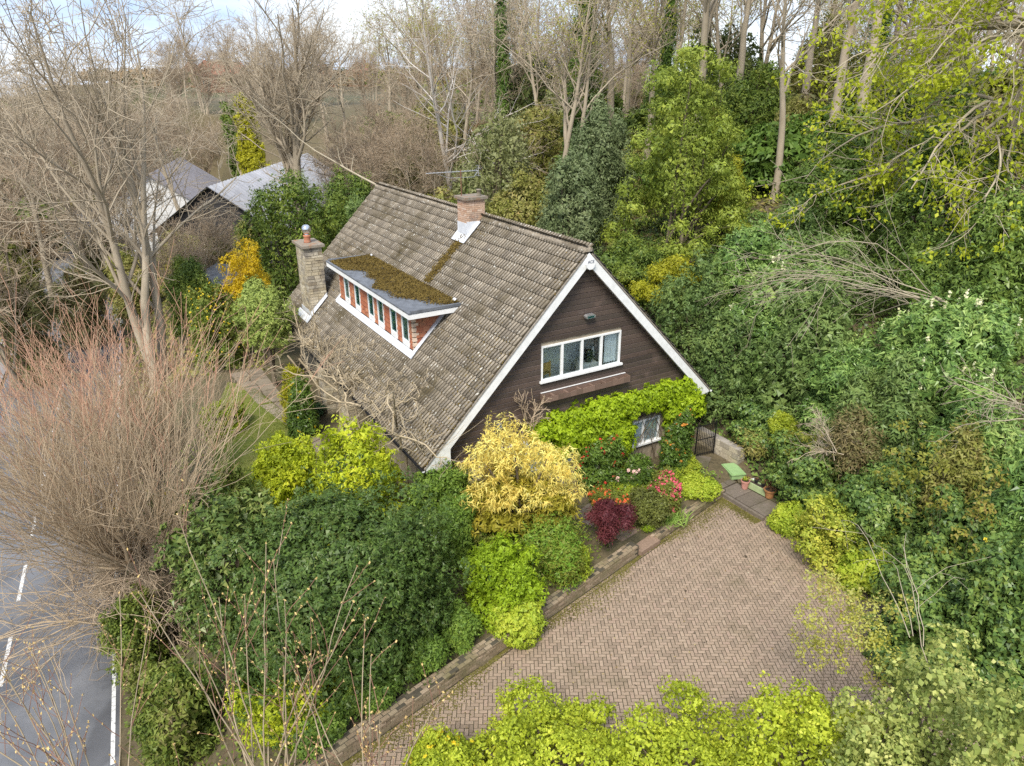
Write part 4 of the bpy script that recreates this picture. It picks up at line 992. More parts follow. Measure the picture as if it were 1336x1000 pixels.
L('privet', [(0.138, 0.180, 0.024), (0.290, 0.360, 0.031), (0.443, 0.516, 0.048), (0.640, 0.636, 0.097)], trans=0.35, patch=1.0)
L('rose', [(0.256, 0.280, 0.041), (0.410, 0.403, 0.074), (0.400, 0.420, 0.140), (0.320, 0.140, 0.060)], trans=0.35)
L('gold_euo', [(0.127, 0.184, 0.028), (0.276, 0.345, 0.044), (0.460, 0.483, 0.077), (0.598, 0.552, 0.110)], trans=0.3, patch=0.9)
L('ivy', [(0.040, 0.084, 0.024), (0.080, 0.141, 0.040), (0.136, 0.210, 0.048), (0.228, 0.285, 0.074)], rough=0.38, trans=0.10, patch=1.0, patch_amt=0.35)
L('holly_oak', [(0.058, 0.109, 0.037), (0.105, 0.166, 0.051), (0.186, 0.256, 0.073)], trans=0.15)
L('laurel', [(0.051, 0.098, 0.028), (0.103, 0.189, 0.050), (0.206, 0.317, 0.087), (0.378, 0.469, 0.164)], rough=0.33, trans=0.15, patch=0.7)
L('maple_young', [(0.160, 0.170, 0.030), (0.260, 0.280, 0.050), (0.280, 0.190, 0.070)], trans=0.35)
L('dark_holly', [(0.064, 0.112, 0.029), (0.116, 0.184, 0.039), (0.204, 0.270, 0.056)], rough=0.36, trans=0.12, patch=0.6)
L('yew', [(0.078, 0.118, 0.019), (0.147, 0.202, 0.029), (0.241, 0.302, 0.046), (0.362, 0.394, 0.065)], trans=0.15, patch=0.5, patch_amt=0.5)
L('golden_yew', [(0.154, 0.175, 0.012), (0.307, 0.310, 0.021), (0.396, 0.408, 0.040)], trans=0.25)
L('holm', [(0.076, 0.109, 0.047), (0.127, 0.169, 0.079), (0.202, 0.241, 0.122)], trans=0.12, patch=0.6)
L('sage', [(0.154, 0.168, 0.049), (0.200, 0.220, 0.100), (0.280, 0.290, 0.150)], trans=0.25, patch=0.5)
L('mixed', [(0.099, 0.123, 0.028), (0.197, 0.209, 0.045), (0.264, 0.253, 0.088), (0.308, 0.220, 0.088)], trans=0.2, patch=0.45)
L('bramble', [(0.104, 0.088, 0.043), (0.180, 0.143, 0.071), (0.142, 0.165, 0.057), (0.247, 0.198, 0.104)], trans=0.15, patch=0.4)
L('rust', [(0.142, 0.101, 0.055), (0.228, 0.157, 0.090), (0.294, 0.213, 0.130)], trans=0.15, patch=0.4)
L('conifer', [(0.038, 0.058, 0.018), (0.070, 0.095, 0.025), (0.109, 0.129, 0.033)], trans=0.1, patch=0.5)
L('woodivy', [(0.051, 0.101, 0.021), (0.102, 0.179, 0.033), (0.179, 0.269, 0.049)], trans=0.25, patch=0.6)
L('varieg', [(0.118, 0.161, 0.042), (0.238, 0.299, 0.083), (0.423, 0.460, 0.149), (0.793, 0.713, 0.314)], trans=0.3, patch=0.8)
L('creeper', [(0.168, 0.253, 0.015), (0.309, 0.437, 0.020), (0.463, 0.598, 0.035)], trans=0.4, patch=1.0)
FL = {}
for n_, c_ in dict(red_flower=[(0.55, 0.04, 0.03), (0.70, 0.12, 0.08)], orange_flower=[(0.62, 0.22, 0.03), (0.70, 0.35, 0.08)], pink_flower=[(0.80, 0.45, 0.45), (0.85, 0.62, 0.60)], azalea_pink=[(0.75, 0.05, 0.14), (0.85, 0.15, 0.25), (0.80, 0.09, 0.20)],
                   azalea_red=[(0.65, 0.06, 0.08), (0.80, 0.20, 0.05), (0.72, 0.08, 0.14)], yellow_flower=[(0.75, 0.50, 0.02), (0.85, 0.66, 0.06)], cream_spike=[(0.70, 0.66, 0.42), (0.80, 0.78, 0.60)]).items():
    FL[n_] = leaf_mat(n_.replace('_', ' '), c_, trans=0.3)

# kind: (object name, category, leaf material, leaf length, width ratio, droop, cover, clump size, spread)
KIND = dict(
    yew_hedge=('hedge', 'hedge', 'yew_hedge', .078, .55, .05, 2.6, .13, .8), holly=('holly_bush', 'bush', 'holly', .13, .5, .05, 2.4, .22, .9),
    lime_shrub=('shrub', 'shrub', 'lime', .11, .5, .0, 2.4, .22, .9), green_shrub=('shrub', 'shrub', 'green', .10, .6, .1, 2.4, .2, .9),
    golden_tree=('golden_tree', 'tree', 'gold_feather', .15, .24, .6, 1.7, .24, .8), euonymus=('shrub', 'shrub', 'euonymus', .075, .6, .0, 2.8, .16, .9),
    olive_shrub=('shrub', 'shrub', 'olive', .085, .5, .1, 2.2, .2, 1.0), small_lime=('plant', 'plant', 'euonymus', .07, .6, .1, 2.0, .1, .9),
    camellia=('camellia', 'shrub', 'camellia', .095, .6, .15, 2.5, .2, .9), rhododendron=('rhododendron', 'shrub', 'camellia', .12, .45, .1, 2.3, .2, .9),
    golden_low=('shrub', 'shrub', 'golden_low', .07, .6, .0, 2.5, .15, .9), azalea=('azalea', 'shrub', 'azalea', .07, .5, .0, 2.2, .16, .9),
    dark_shrub=('shrub', 'shrub', 'dark', .075, .5, .0, 2.0, .18, 1.0), bright_ground=('plant', 'plant', 'apple', .10, .75, .1, 2.6, .14, .8),
    strap=('plant', 'plant', 'strap', .45, .06, .5, 1, .2, .5), red_acer=('maple', 'shrub', 'acer', .085, .35, .6, 2.2, .2, .8),
    red_azalea=('azalea', 'shrub', 'azalea', .07, .5, .0, 1.2, .14, .9), spotted=('shrub', 'shrub', 'golden_low', .08, .6, .0, 2.5, .15, .9),
    clipped_tree=('tree', 'tree', 'pale_clip', .085, .5, .0, 3.0, .14, .8), golden_conifer=('conifer', 'tree', 'gold_con', .09, .35, -.5, 2.8, .16, .7),
    mahonia=('shrub', 'shrub', 'camellia', .12, .4, .1, 2.3, .2, .8), blue_plant=('plant', 'plant', 'blue', .10, .5, .1, 2.3, .14, .9),
    dark_evergreen=('evergreen', 'tree', 'evergreen', .15, .4, .15, 2.4, .34, .9), laurel_pale=('laurel', 'shrub', 'laurel_pale', .16, .4, .1, 2.3, .3, .8),
    forsythia=('forsythia', 'shrub', 'forsythia', .11, .4, .0, 0.9, .3, 1.0), yellow_speckle=('shrub', 'shrub', 'verge', .11, .5, .1, 2.0, .25, 1.0),
    verge_green=('shrub', 'shrub', 'verge', .10, .55, .1, 2.2, .2, 1.0), lime_low=('shrub', 'shrub', 'lime', .075, .55, .0, 2.4, .16, .9),
    golden_privet=('privet', 'hedge', 'privet', .062, .55, .0, 2.7, .13, .9), variegated=('shrub', 'shrub', 'varieg', .072, .7, .1, 2.6, .15, .9),
    rose=('rambling_shrub', 'shrub', 'rose', .075, .6, .1, .45, .2, 1.0), golden_euonymus=('shrub', 'shrub', 'gold_euo', .08, .6, .0, 2.4, .18, .9),
    ivy=('ivy_bank', 'ivy', 'ivy', .105, .85, .35, 2.6, .2, .55), holly_oak=('evergreen', 'tree', 'holly_oak', .12, .5, .1, 2.4, .28, .9),
    laurel=('laurel', 'shrub', 'laurel', .16, .38, .1, 2.2, .26, .85), maple_sapling=('maple', 'tree', 'maple_young', .12, .85, .2, .40, .3, .6),
    dark_holly=('holly', 'tree', 'dark_holly', .14, .5, .1, 2.3, .34, .9), yew=('yew', 'tree', 'yew', .13, .34, .45, 2.6, .36, .7),
    golden_yew=('yew', 'tree', 'golden_yew', .15, .35, .3, 1.8, .3, .8), holm_oak=('holm_oak', 'tree', 'holm', .15, .45, .1, 2.4, .34, .9),
    pale_shrub=('shrub', 'shrub', 'sage', .18, .4, .1, 1.7, .45, 1.0), mixed_shrub=('shrub', 'shrub', 'mixed', .17, .45, .1, 1.9, .42, 1.0),
    bramble=('thicket', 'shrub', 'bramble', .18, .3, .1, 1.5, .5, 1.0), dark_conifer=('conifer', 'tree', 'conifer', .22, .3, .35, 2.2, .5, .8), ivy_column=('ivy_clad_tree', 'tree', 'woodivy', .18, .6, .3, 1.8, .42, .8),
)
def lobes_for(shape, h, r, dp, rng):
    """ellipsoid lobes about the plant's foot; x across, y in depth"""
    R = np.array([r, r * dp, 1.0]); out = []
    def add(c, q, p=2): out.append((np.array(c, float), np.maximum(np.array(q, float), 0.06), p))
    if shape == 'hedge':
        add((0, 0, h * .42), (r * .95, r * dp * .95, h * .55), 5)
        for k in range(8):
            a = k * .785; add((math.cos(a) * r * .62, math.sin(a) * r * dp * .62, h * .2), (r * .42, r * dp * .42, h * .28))
        for _ in range(9):
            d = dirs(rng, 1, -.1)[0]; add((d[0] * r * .6, d[1] * r * dp * .6, h * (.5 + .28 * d[2])), (r * .40, r * dp * .40, h * .22))
    elif shape == 'ball':
        add((0, 0, h * .64), (r * .92, r * dp * .92, h * .34))
        for _ in range(6):
            d = dirs(rng, 1, -.3)[0]; add((d[0] * r * .5, d[1] * r * .5, h * (.64 + .2 * d[2])), (r * .5, r * .5, h * .16))
    elif shape == 'column':
        for k in range(6):
            z = h * (.1 + .8 * k / 5); q = r * (1 - .45 * (k / 5) ** 2)
            add((rng.normal(0, r * .12), rng.normal(0, r * .12), z), (q * .85, q * .85 * dp, h * .16))
    elif shape == 'cone':
        add((0, 0, h * .40), (r * .62, r * .62 * dp, h * .40)); add((0, 0, h * .62), (r * .42, r * .42, h * .33))
        for _ in range(80):
            a = rng.uniform(0, 6.28); zz = rng.uniform(.04, .97); q = r * (1.0 - .62 * zz ** 1.3) * rng.uniform(.6, .95)
            add((q * math.cos(a), q * math.sin(a) * dp, h * zz), (r * rng.uniform(.10, .22), r * rng.uniform(.10, .22), h * rng.uniform(.035, .075)))
    elif shape == 'loose':
        for _ in range(26):
            d = dirs(rng, 1, -.6)[0]; q = rng.uniform(.3, .82)
            add((d[0] * r * q, d[1] * r * dp * q, h * (.56 + .40 * d[2] * q)), (r * rng.uniform(.16, .28), r * dp * rng.uniform(.16, .28), h * rng.uniform(.05, .10)))
    elif shape == 'low':
        add((0, 0, h * .42), (r * .82, r * dp * .82, h * .5))
        for _ in range(7):
            a = rng.uniform(0, 6.28); q = rng.uniform(.3, .75); add((q * r * math.cos(a), q * r * dp * math.sin(a), h * .4), (r * .36, r * .36 * dp, h * rng.uniform(.35, .6)))
    elif shape == 'sparse':
        for _ in range(16):
            a = rng.uniform(0, 6.28); q = rng.uniform(.1, .9); add((q * r * math.cos(a), q * r * dp * math.sin(a), h * rng.uniform(.55, .97)), (r * .2, r * .2, h * .05))
    else:
        q0 = .62 if h < 3.2 else .74
        add((0, 0, h * .42), (r * q0, r * dp * q0, h * .42))
        n = 16 if h < 3.2 else 30
        for _ in range(n):
            d = dirs(rng, 1, -.25)[0]; k = rng.uniform(.18, .40) if h < 3.2 else rng.uniform(.14, .30)
            e = rng.uniform(.5, .85); add((d[0] * r * e, d[1] * r * dp * e, h * (.46 + .5 * e * d[2])), (r * k, r * dp * k, h * k * .62))
        for k in range(7):
            a = k * .9 + rng.uniform(-.3, .3); add((math.cos(a) * r * .55, math.sin(a) * r * dp * .55, h * .16), (r * .40, r * dp * .40, h * .22))
    return out
def fitted(shape, h, r, dp, rng, pad):
    out = lobes_for(shape, h, r, dp, rng)
    top = max(c[2] + q[2] for c, q, p in out); rx = max(np.hypot(c[0], 0) + q[0] for c, q, p in out); ry = max(abs(c[1]) + q[1] for c, q, p in out)
    k = np.array([max(r - pad, r * .7) / rx, max(r * dp - pad, r * dp * .7) / ry, max(h - pad, h * .75) / top])
    return [(c * k, q * k, p) for c, q, p in out]
def stems(lobes, h, r, rng, thick, trunk):
    n = min(len(lobes), 14); pick = lobes[:n]
    tops = np.array([l[0] for l in pick]); K = 5
    P = np.empty((n, K, 3)); t = np.linspace(0, 1, K)
    base = rng.normal(0, 0.03 if trunk else r * .12, (n, 3)); base[:, 2] = -0.15
    fork = np.array([0, 0, h * .32]) if trunk else None
    for i in range(n):
        b_ = base[i]; e = tops[i]
        mid = (b_ + e) / 2 + np.array([0, 0, h * .08]) if fork is None else fork
        P[i] = ((1 - t)[:, None] ** 2) * b_ + (2 * t * (1 - t))[:, None] * mid + (t ** 2)[:, None] * e
    R = np.linspace(thick, thick * .3, K)[None].repeat(n, 0)
    parts = [tubes(P, R, 5)]
    if trunk: parts.append(tubes(np.array([[[0, 0, -.2], [0, 0, h * .2], [0, 0, h * .42]]]), np.array([[thick * 1.9, thick * 1.6, thick * 1.2]]), 8))
    return merge([(v, f) for v, f in parts])
def plant(kind, x, y, z, h, r, dist, ex, label, seed):
    rng = np.random.default_rng(seed)
    nm, cat, lm, size, asp, droop, cover, clump, spread = KIND[kind]
    size = max(size * .82, 1.9 * dist / 713.0); shape = ex.get('shape', 'dome'); dp = ex.get('depth', 1.0)
    root = empty(nm, (x, y, z), ex.get('rz', YAW) if dp != 1 else rng.uniform(0, 0.3), label, cat)
    if shape == 'strap':
        n = 260; P = np.column_stack([rng.normal(0, r * .4, n), rng.normal(0, r * .25, n), np.full(n, h * .22)])
        lean = rng.normal(0, 1, (n, 3)) * [1, 1, 0] * .7 + [0, 0, .8]
        v, f = leaf_quads(P + unit(lean) * .12, rng.normal(0, 1, (n, 3)) * [1, 1, .2], .42, .09, rng, along=unit(lean) * 2)
        obj('leaves', raw_mesh('leaves', v, [f], LM[lm]), root); return root
    lobes = fitted(shape, h, r, dp, rng, min(.6 * max(clump, size), .2 * r))
    big = kind in ('yew', 'dark_holly', 'dark_evergreen', 'holm_oak', 'golden_privet', 'yew_hedge', 'laurel', 'ivy')
    v, f = crown(lobes, size, asp, rng, cover * (1.15 if cover > 1 else 1), max(clump, size * 1.5), droop, spread, zmin=-.7, nmax={'yew_hedge': 105000, 'yew': 36000}.get(kind, 23000 if big else 11500), tri=dist > 15.5, inner=.3 if shape != 'sparse' else .2, fill=0 if shape in ('sparse',) or kind in ('forsythia', 'golden_tree') else 1.3)
    v[:, 2] = np.maximum(v[:, 2], -0.25)
    obj('foliage', raw_mesh('foliage', v, [f], LM[lm]), root)
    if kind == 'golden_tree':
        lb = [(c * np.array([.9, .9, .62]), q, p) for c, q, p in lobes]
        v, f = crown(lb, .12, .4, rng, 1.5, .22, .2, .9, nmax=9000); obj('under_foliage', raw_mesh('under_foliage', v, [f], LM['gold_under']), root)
    trunk = ex.get('trunk', 0)
    sv, sf = stems(lobes, h, r, rng, (.007 if shape == 'sparse' else max(.012, min(.11, r * .032))) * (1.4 if trunk else 1), trunk)
    obj('trunk' if trunk or cat == 'tree' else 'stem', raw_mesh('stem', sv, sf, M_stem, True), root)
    if 'flower' in ex:
        P, N = surface_points(lobes, ex.get('fn', 40), rng); fs = max(ex.get('fs', .11), 1.6 * dist / 713)
        k = 5
        if ex['flower'] == 'cream_spike':
            k = 10; P2 = np.repeat(P, k, 0) + np.tile(np.linspace(0, .22, k)[:, None] * [0, 0, 1.0], (len(P), 1)) + rng.normal(0, .02, (len(P) * k, 3)); v, f = leaf_quads(P2, rng.normal(0, 1, P2.shape), .09, .8, rng)
        else:
            P2 = np.repeat(P, k, 0) + rng.normal(0, fs * .22, (len(P) * k, 3)); v, f = leaf_quads(P2, np.repeat(N, k, 0), fs * .8, .85, rng, spread=1.0)
        obj('blossom', raw_mesh('blossom', v, [f], FL[ex['flower']]), root)
    return root
for n_ in list(FL): globals()[n_] = n_
PLANTS = [
    ('yew_hedge', -4.15, 13.95, 0.39, 4.35, 3.10, 17.3, dict(shape='hedge', depth=.76, rz=.763), 'big clipped dark green hedge bulging beside the drive'),
    ('holly', -7.33, 15.59, -0.10, 4.19, 1.89, 18.8, dict(), 'dark glossy holly bush left of the clipped hedge'),
    ('lime_shrub', -4.70, 18.82, 0.42, 4.28, 1.68, 21.6, dict(), 'bright lime green shrub behind the clipped hedge by the lawn'),
    ('lime_shrub', -7.25, 20.24, 0.42, 2.88, 1.37, 23.2, dict(), 'low lime green shrub at the near end of the lawn'),
    ('green_shrub', -2.22, 19.07, 0.42, 2.87, 1.25, 22.1, dict(depth=.7), 'mid green shrub under the low end of the white bargeboard'),
    ('golden_tree', 0.27, 18.20, 0.39, 4.33, 2.05, 21.0, dict(shape='loose', trunk=1, depth=.8), 'golden yellow feathery tree in front of the gable'),
    ('euonymus', -0.33, 15.62, 0.30, 2.22, 1.25, 19.1, dict(), 'bright green mound by the brick wall under the golden tree'),
    ('olive_shrub', 1.24, 17.23, 0.31, 1.93, 1.24, 20.6, dict(shape='low'), 'olive green shrub right of the bright green mound'),
    ('small_lime', 1.45, 16.80, 0.30, 0.30, 0.29, 20.5, dict(shape='low'), 'tiny fresh green plant on the wall edge'),
    ('camellia', 3.13, 21.78, 0.42, 2.09, 1.01, 24.7, dict(depth=.6, flower=red_flower, fn=90), 'dark camellia dotted with red flowers against the gable'),
    ('camellia', 5.87, 22.65, 0.34, 2.83, 0.76, 25.4, dict(depth=.7, flower=orange_flower, fn=60), 'dark upright camellia with orange buds beside the gate'),
    ('rhododendron', 4.35, 21.67, 0.37, 1.48, 0.90, 24.8, dict(depth=.5, flower=pink_flower, fn=26, fs=.16), 'small rhododendron with pale pink flowers under the lower window'),
    ('golden_low', 6.15, 22.89, 0.34, 0.69, 0.78, 26.1, dict(shape='low'), 'golden green low shrub at the foot of the gate camellia'),
    ('golden_low', 3.96, 22.04, 0.40, 0.51, 1.22, 25.3, dict(shape='low'), 'golden green low planting along the path under the red camellia'),
    ('azalea', 5.01, 20.40, 0.30, 1.58, 0.63, 23.6, dict(flower=azalea_pink, fn=420, fs=.1), 'azalea covered in hot pink blossom in the raised bed'),
    ('dark_shrub', 4.33, 19.78, 0.30, 1.27, 0.84, 23.1, dict(), 'small dark green shrub left of the pink azalea'),
    ('bright_ground', 6.53, 21.65, 0.30, 0.56, 0.78, 25.0, dict(shape='low'), 'bright apple green plant at the corner of the raised bed'),
    ('strap', 5.22, 19.93, -0.03, 1.26, 0.68, 23.4, dict(shape='strap'), 'clump of grassy strap leaves on the raised bed edge'),
    ('red_acer', 2.90, 18.46, 0.30, 1.70, 0.89, 21.8, dict(shape='loose'), 'dark purple red dwarf maple by the steps'),
    ('red_azalea', 3.35, 20.97, 0.38, 0.43, 0.94, 24.3, dict(shape='low', flower=azalea_red, fn=200, fs=.09), 'low red and orange azalea behind the purple maple'),
    ('small_lime', 4.33, 19.31, 0.30, 0.25, 0.20, 22.9, dict(shape='low'), 'small green weed between the stone steps'),
    ('spotted', -11.79, 26.43, 0.33, 1.55, 0.94, 29.2, dict(), 'rounded bright green bush at the left edge of the lawn'),
    ('clipped_tree', -11.17, 31.05, 0.42, 4.91, 1.41, 32.7, dict(trunk=1, shape='ball'), 'rounded pale green tree on a short trunk beyond the lawn'),
    ('clipped_tree', -12.47, 33.77, 0.42, 4.58, 0.83, 35.3, dict(trunk=1, shape='ball'), 'smaller pale green crown behind the rounded tree'),
    ('golden_conifer', -8.96, 27.05, 0.42, 2.64, 0.70, 29.5, dict(shape='column'), 'upright golden green conifer by the stone wall'),
    ('mahonia', -8.45, 25.85, 0.42, 2.59, 0.67, 28.4, dict(flower=yellow_flower, fn=50, fs=.12), 'dark shrub with pale yellow flowers before the conifer'),
    ('blue_plant', -8.69, 27.61, 0.42, 0.74, 0.65, 30.4, dict(shape='low'), 'low blue green plant beside the blue pot'),
    ('dark_evergreen', -13.29, 44.04, 0.35, 8.73, 3.69, 44.0, dict(), 'broad dark green yew behind the stone chimney'),
    ('dark_evergreen', -11.06, 50.81, -0.02, 8.60, 2.44, 50.4, dict(), 'dark evergreen shrub behind the far end of the ridge'),
    ('laurel_pale', -9.05, 43.06, 0.38, 7.61, 1.35, 43.3, dict(), 'pale green laurel rising over the far roof verge'),
    ('forsythia', -14.23, 37.38, 0.42, 5.72, 1.65, 38.4, dict(shape='loose'), 'yellow flowering forsythia beyond the rounded tree'),
    ('yellow_speckle', -14.79, 33.91, 0.42, 4.64, 1.66, 35.4, dict(flower=yellow_flower, fn=170, fs=.09), 'dark shrub with yellow speckles left of the rounded tree'),
    ('dark_evergreen', -18.01, 39.05, 0.34, 4.73, 1.51, 40.2, dict(), 'dark evergreen between the bare tree and the lean to'),
    ('yellow_speckle', -12.45, 22.12, -1.35, 1.73, 1.08, 25.8, dict(flower=yellow_flower, fn=170, fs=.09), 'dark green shrub dotted with yellow flowers behind the pollard'),
    ('yellow_speckle', -13.69, 21.22, -2.03, 2.21, 1.00, 25.1, dict(flower=yellow_flower, fn=170, fs=.09), 'low green shrub with bright yellow flowers at the pollard foot'),
    ('verge_green', -10.57, 15.69, -1.97, 2.88, 0.96, 19.9, dict(), 'ivy green verge shrub under the pollard by the road'),
    ('verge_green', -8.58, 18.62, 0.04, 3.28, 0.93, 21.7, dict(), 'ivy green shrub between pollard and lime shrub'),
    ('verge_green', -7.99, 12.80, -1.46, 2.67, 1.33, 17.1, dict(), 'ivy green low shrub in the near left corner'),
    ('lime_low', -5.16, 12.30, 0.11, 1.96, 1.54, 16.1, dict(), 'lime green shrub at the foot of the clipped hedge'),
    ('golden_privet', -1.50, 10.09, -0.03, 1.82, 1.07, 14.2, dict(flower=yellow_flower, fn=60, fs=.1), 'lime green shrub with a yellow patch at the bottom edge'),
    ('golden_privet', 0.83, 10.57, -0.03, 1.87, 1.96, 14.6, dict(), 'lime green hedge bush at the bottom centre'),
    ('golden_privet', 3.44, 10.13, -0.03, 2.25, 1.90, 14.1, dict(), 'lime green hedge bush right of the bottom centre'),
    ('golden_privet', 5.64, 9.56, -0.03, 3.56, 1.72, 13.4, dict(), 'tall lime green hedge bush below the thorny shrub'),
    ('variegated', 7.65, 9.25, -0.03, 5.14, 1.85, 12.8, dict(), 'cream and green variegated shrub in the near right corner'),
    ('variegated', 6.09, 8.68, -0.03, 4.43, 1.03, 12.4, dict(), 'smaller cream and green variegated shrub at the bottom right'),
    ('rose', 6.87, 11.27, -0.03, 4.72, 1.34, 14.7, dict(shape='sparse'), 'sparse rambling shrub with reddish young leaves over the drive'),
    ('golden_euonymus', 9.93, 17.87, -0.03, 2.46, 1.74, 21.2, dict(), 'golden yellow euonymus bush on the right edge of the drive'),
    ('bright_ground', 8.98, 19.68, -0.03, 1.05, 0.62, 23.2, dict(shape='low'), 'fresh green plant at the kerb end by the pots'),
    ('bright_ground', 10.39, 16.76, -0.03, 1.29, 1.04, 20.4, dict(shape='low'), 'bright green ground cover along the drive edge'),
    ('bright_ground', 11.31, 15.55, 0.02, 1.17, 0.88, 19.3, dict(shape='low'), 'bright green leafy plant at the right end of the drive'),
    ('ivy', 9.85, 24.49, 0.96, 1.61, 1.75, 27.1, dict(), 'dark ivy covered bank behind the green box'),
    ('ivy', 10.35, 20.99, 0.81, 2.20, 1.79, 23.8, dict(), 'dark ivy mass above the golden euonymus'),
    ('ivy', 10.94, 17.69, 0.40, 3.28, 1.45, 20.7, dict(), 'dark ivy mass right of the golden euonymus'),
    ('ivy', 11.53, 15.35, 0.10, 4.00, 1.45, 18.6, dict(flower=yellow_flower, fn=14, fs=.12), 'dark ivy with a few yellow blooms at the right edge'),
    ('ivy', 10.26, 13.55, -0.03, 3.08, 1.79, 17.1, dict(), 'lowest dark ivy mass behind the variegated shrub'),
    ('holly_oak', 8.45, 26.17, 1.10, 4.71, 1.58, 28.0, dict(), 'dull green evergreen just right of the house eave'),
    ('laurel', 10.49, 26.50, 2.22, 5.41, 2.31, 27.8, dict(flower=cream_spike, fn=40, fs=.2), 'glossy laurel with cream flower spikes behind the eave'),
    ('laurel', 11.95, 22.53, 1.99, 3.67, 1.97, 24.5, dict(), 'glossy laurel in the middle of the right bank'),
    ('laurel', 13.61, 20.97, 2.69, 5.08, 2.18, 22.5, dict(flower=cream_spike, fn=70, fs=.22), 'large glossy laurel with many cream flower spikes'),
    ('laurel', 12.95, 17.78, 1.58, 4.40, 1.46, 20.2, dict(), 'glossy laurel above the ivy at the right edge'),
    ('maple_sapling', 11.45, 17.01, 0.50, 4.48, 1.49, 19.8, dict(shape='sparse'), 'young maple with olive green lobed leaves in front of the ivy'),
    ('maple_sapling', 9.56, 20.70, 0.26, 3.04, 0.89, 23.6, dict(shape='sparse'), 'small olive leaved maple seedling over the ivy'),
    ('laurel_pale', 13.61, 30.06, 4.59, 3.21, 2.95, 30.6, dict(), 'pale laurel under the bare sprays'),
    ('dark_holly', 17.48, 29.16, 5.44, 7.71, 2.53, 28.5, dict(), 'big dark holly at the upper right edge'),
    ('dark_holly', 15.59, 34.65, 6.33, 5.32, 3.26, 33.7, dict(), 'dark holly under the lime green maple'),
    ('dark_holly', 16.50, 23.85, 4.40, 6.15, 1.83, 24.3, dict(), 'dark holly on the right edge above the laurel'),
    ('yew', 9.20, 38.93, 5.00, 10.63, 4.51, 37.1, dict(shape='cone'), 'tall dark yew with golden tips behind the house'),
    ('golden_yew', 7.30, 32.18, 2.42, 3.99, 2.09, 33.2, dict(shape='loose'), 'golden green spreading yew behind the roof verge'),
    ('holm_oak', 3.34, 40.86, 3.00, 7.43, 2.34, 40.3, dict(), 'grey green holm oak behind the brick chimney'),
    ('holm_oak', 5.30, 44.69, 4.73, 8.57, 2.31, 43.0, dict(), 'taller grey green holm oak beside the yew'),
    ('pale_shrub', -0.96, 48.99, 2.94, 9.70, 3.36, 47.4, dict(), 'pale sage green shrub in the clearing behind the ridge'),
    ('mixed_shrub', 0.66, 46.00, 3.03, 6.13, 2.68, 45.3, dict(), 'yellowish green shrub behind the brick chimney'),
    ('mixed_shrub', -4.29, 47.81, 0.96, 6.87, 3.07, 47.6, dict(), 'rough green shrub behind the ridge'),
    ('mixed_shrub', 2.06, 59.96, 5.57, 6.97, 3.68, 57.0, dict(), 'brownish green thicket on the hillside'),
    ('bramble', -8.56, 57.37, 0.98, 8.28, 3.02, 56.2, dict(), 'rusty bramble thicket behind the far gable'),
    ('dark_conifer', 1.56, 71.98, 6.28, 10.36, 3.43, 67.2, dict(), 'dark conifer at the crest above the clearing'),
    ('dark_evergreen', 6.92, 61.61, 6.91, 8.26, 3.10, 57.8, dict(), 'dark evergreen among the trunks at the crest'),
    ('dark_conifer', 17.23, 55.38, 8.73, 7.19, 3.05, 51.5, dict(), 'dark conifer behind the yew among the trunks'),
    ('ivy_column', 5.15, 55.76, 6.12, 14.62, 1.49, 51.5, dict(shape='column'), 'ivy clad trunk standing above the holm oak'),
    ('dark_evergreen', 21.87, 44.96, 9.17, 6.25, 2.93, 41.9, dict(), 'dark evergreen behind the lime leaved maple'),
    ('mixed_shrub', 13.02, 54.46, 7.95, 4.51, 3.04, 51.5, dict(), 'green undergrowth behind the yew'),
    ('mixed_shrub', 18.80, 48.48, 8.82, 4.16, 2.70, 45.7, dict(), 'green undergrowth left of the dark holly'),
    ('mixed_shrub', -22.49, 47.99, 0.09, 5.01, 1.87, 48.5, dict(), 'olive shrub before the gable end of the black barn'),
    ('bramble', -19.28, 46.13, 0.26, 4.76, 1.76, 46.7, dict(), 'brown thicket under the black barn gable'),
    ('mixed_shrub', -19.05, 51.59, -0.08, 4.89, 1.48, 51.9, dict(), 'green shrub at the corner of the black barn'),
    ('dark_evergreen', -31.96, 89.46, -2.03, 14.96, 2.21, 85.6, dict(), 'dark evergreen far behind the barn roof'),
    ('golden_conifer', -28.74, 83.17, -2.03, 15.15, 2.36, 79.8, dict(shape='cone'), 'yellow green conifer behind the barn roof'),
    ('laurel_pale', 10.97, 24.67, 1.66, 5.97, 2.11, 26.2, dict(), 'pale green laurel top catching the light on the right bank'),
    ('laurel_pale', 11.17, 20.79, 1.29, 4.22, 1.12, 23.1, dict(), 'pale laurel clump low on the right bank'),
    ('maple_sapling', 11.13, 14.90, -0.03, 5.25, 1.07, 18.0, dict(shape='sparse'), 'olive leaved maple seedling at the right edge over the ivy'),
    ('dark_holly', 15.79, 25.51, 4.23, 4.41, 1.55, 26.3, dict(), 'dark holly between the bare spray and the right edge'),
    ('mixed_shrub', 9.14, 23.91, 0.76, 0.82, 0.94, 26.8, dict(shape='low'), 'trailing olive growth over the ivy beside the pots'),
    ('holly_oak', 7.73, 29.50, 1.82, 5.56, 1.81, 30.7, dict(), 'dull evergreen filling the slope beside the golden yew'),
    ('laurel', 10.52, 29.69, 3.25, 5.11, 2.28, 30.4, dict(), 'laurel on the slope above the gate passage'),
    ('dark_evergreen', 6.46, 36.43, 3.23, 3.43, 2.28, 36.9, dict(), 'dark evergreen directly behind the gable peak'),
    ('holly_oak', 12.83, 32.56, 4.94, 4.10, 2.01, 32.6, dict(), 'dull green evergreen under the tip of the bare sprays'),
    ('laurel', 12.66, 14.83, 0.64, 5.41, 1.13, 17.6, dict(), 'laurel at the right edge level with the pots'),
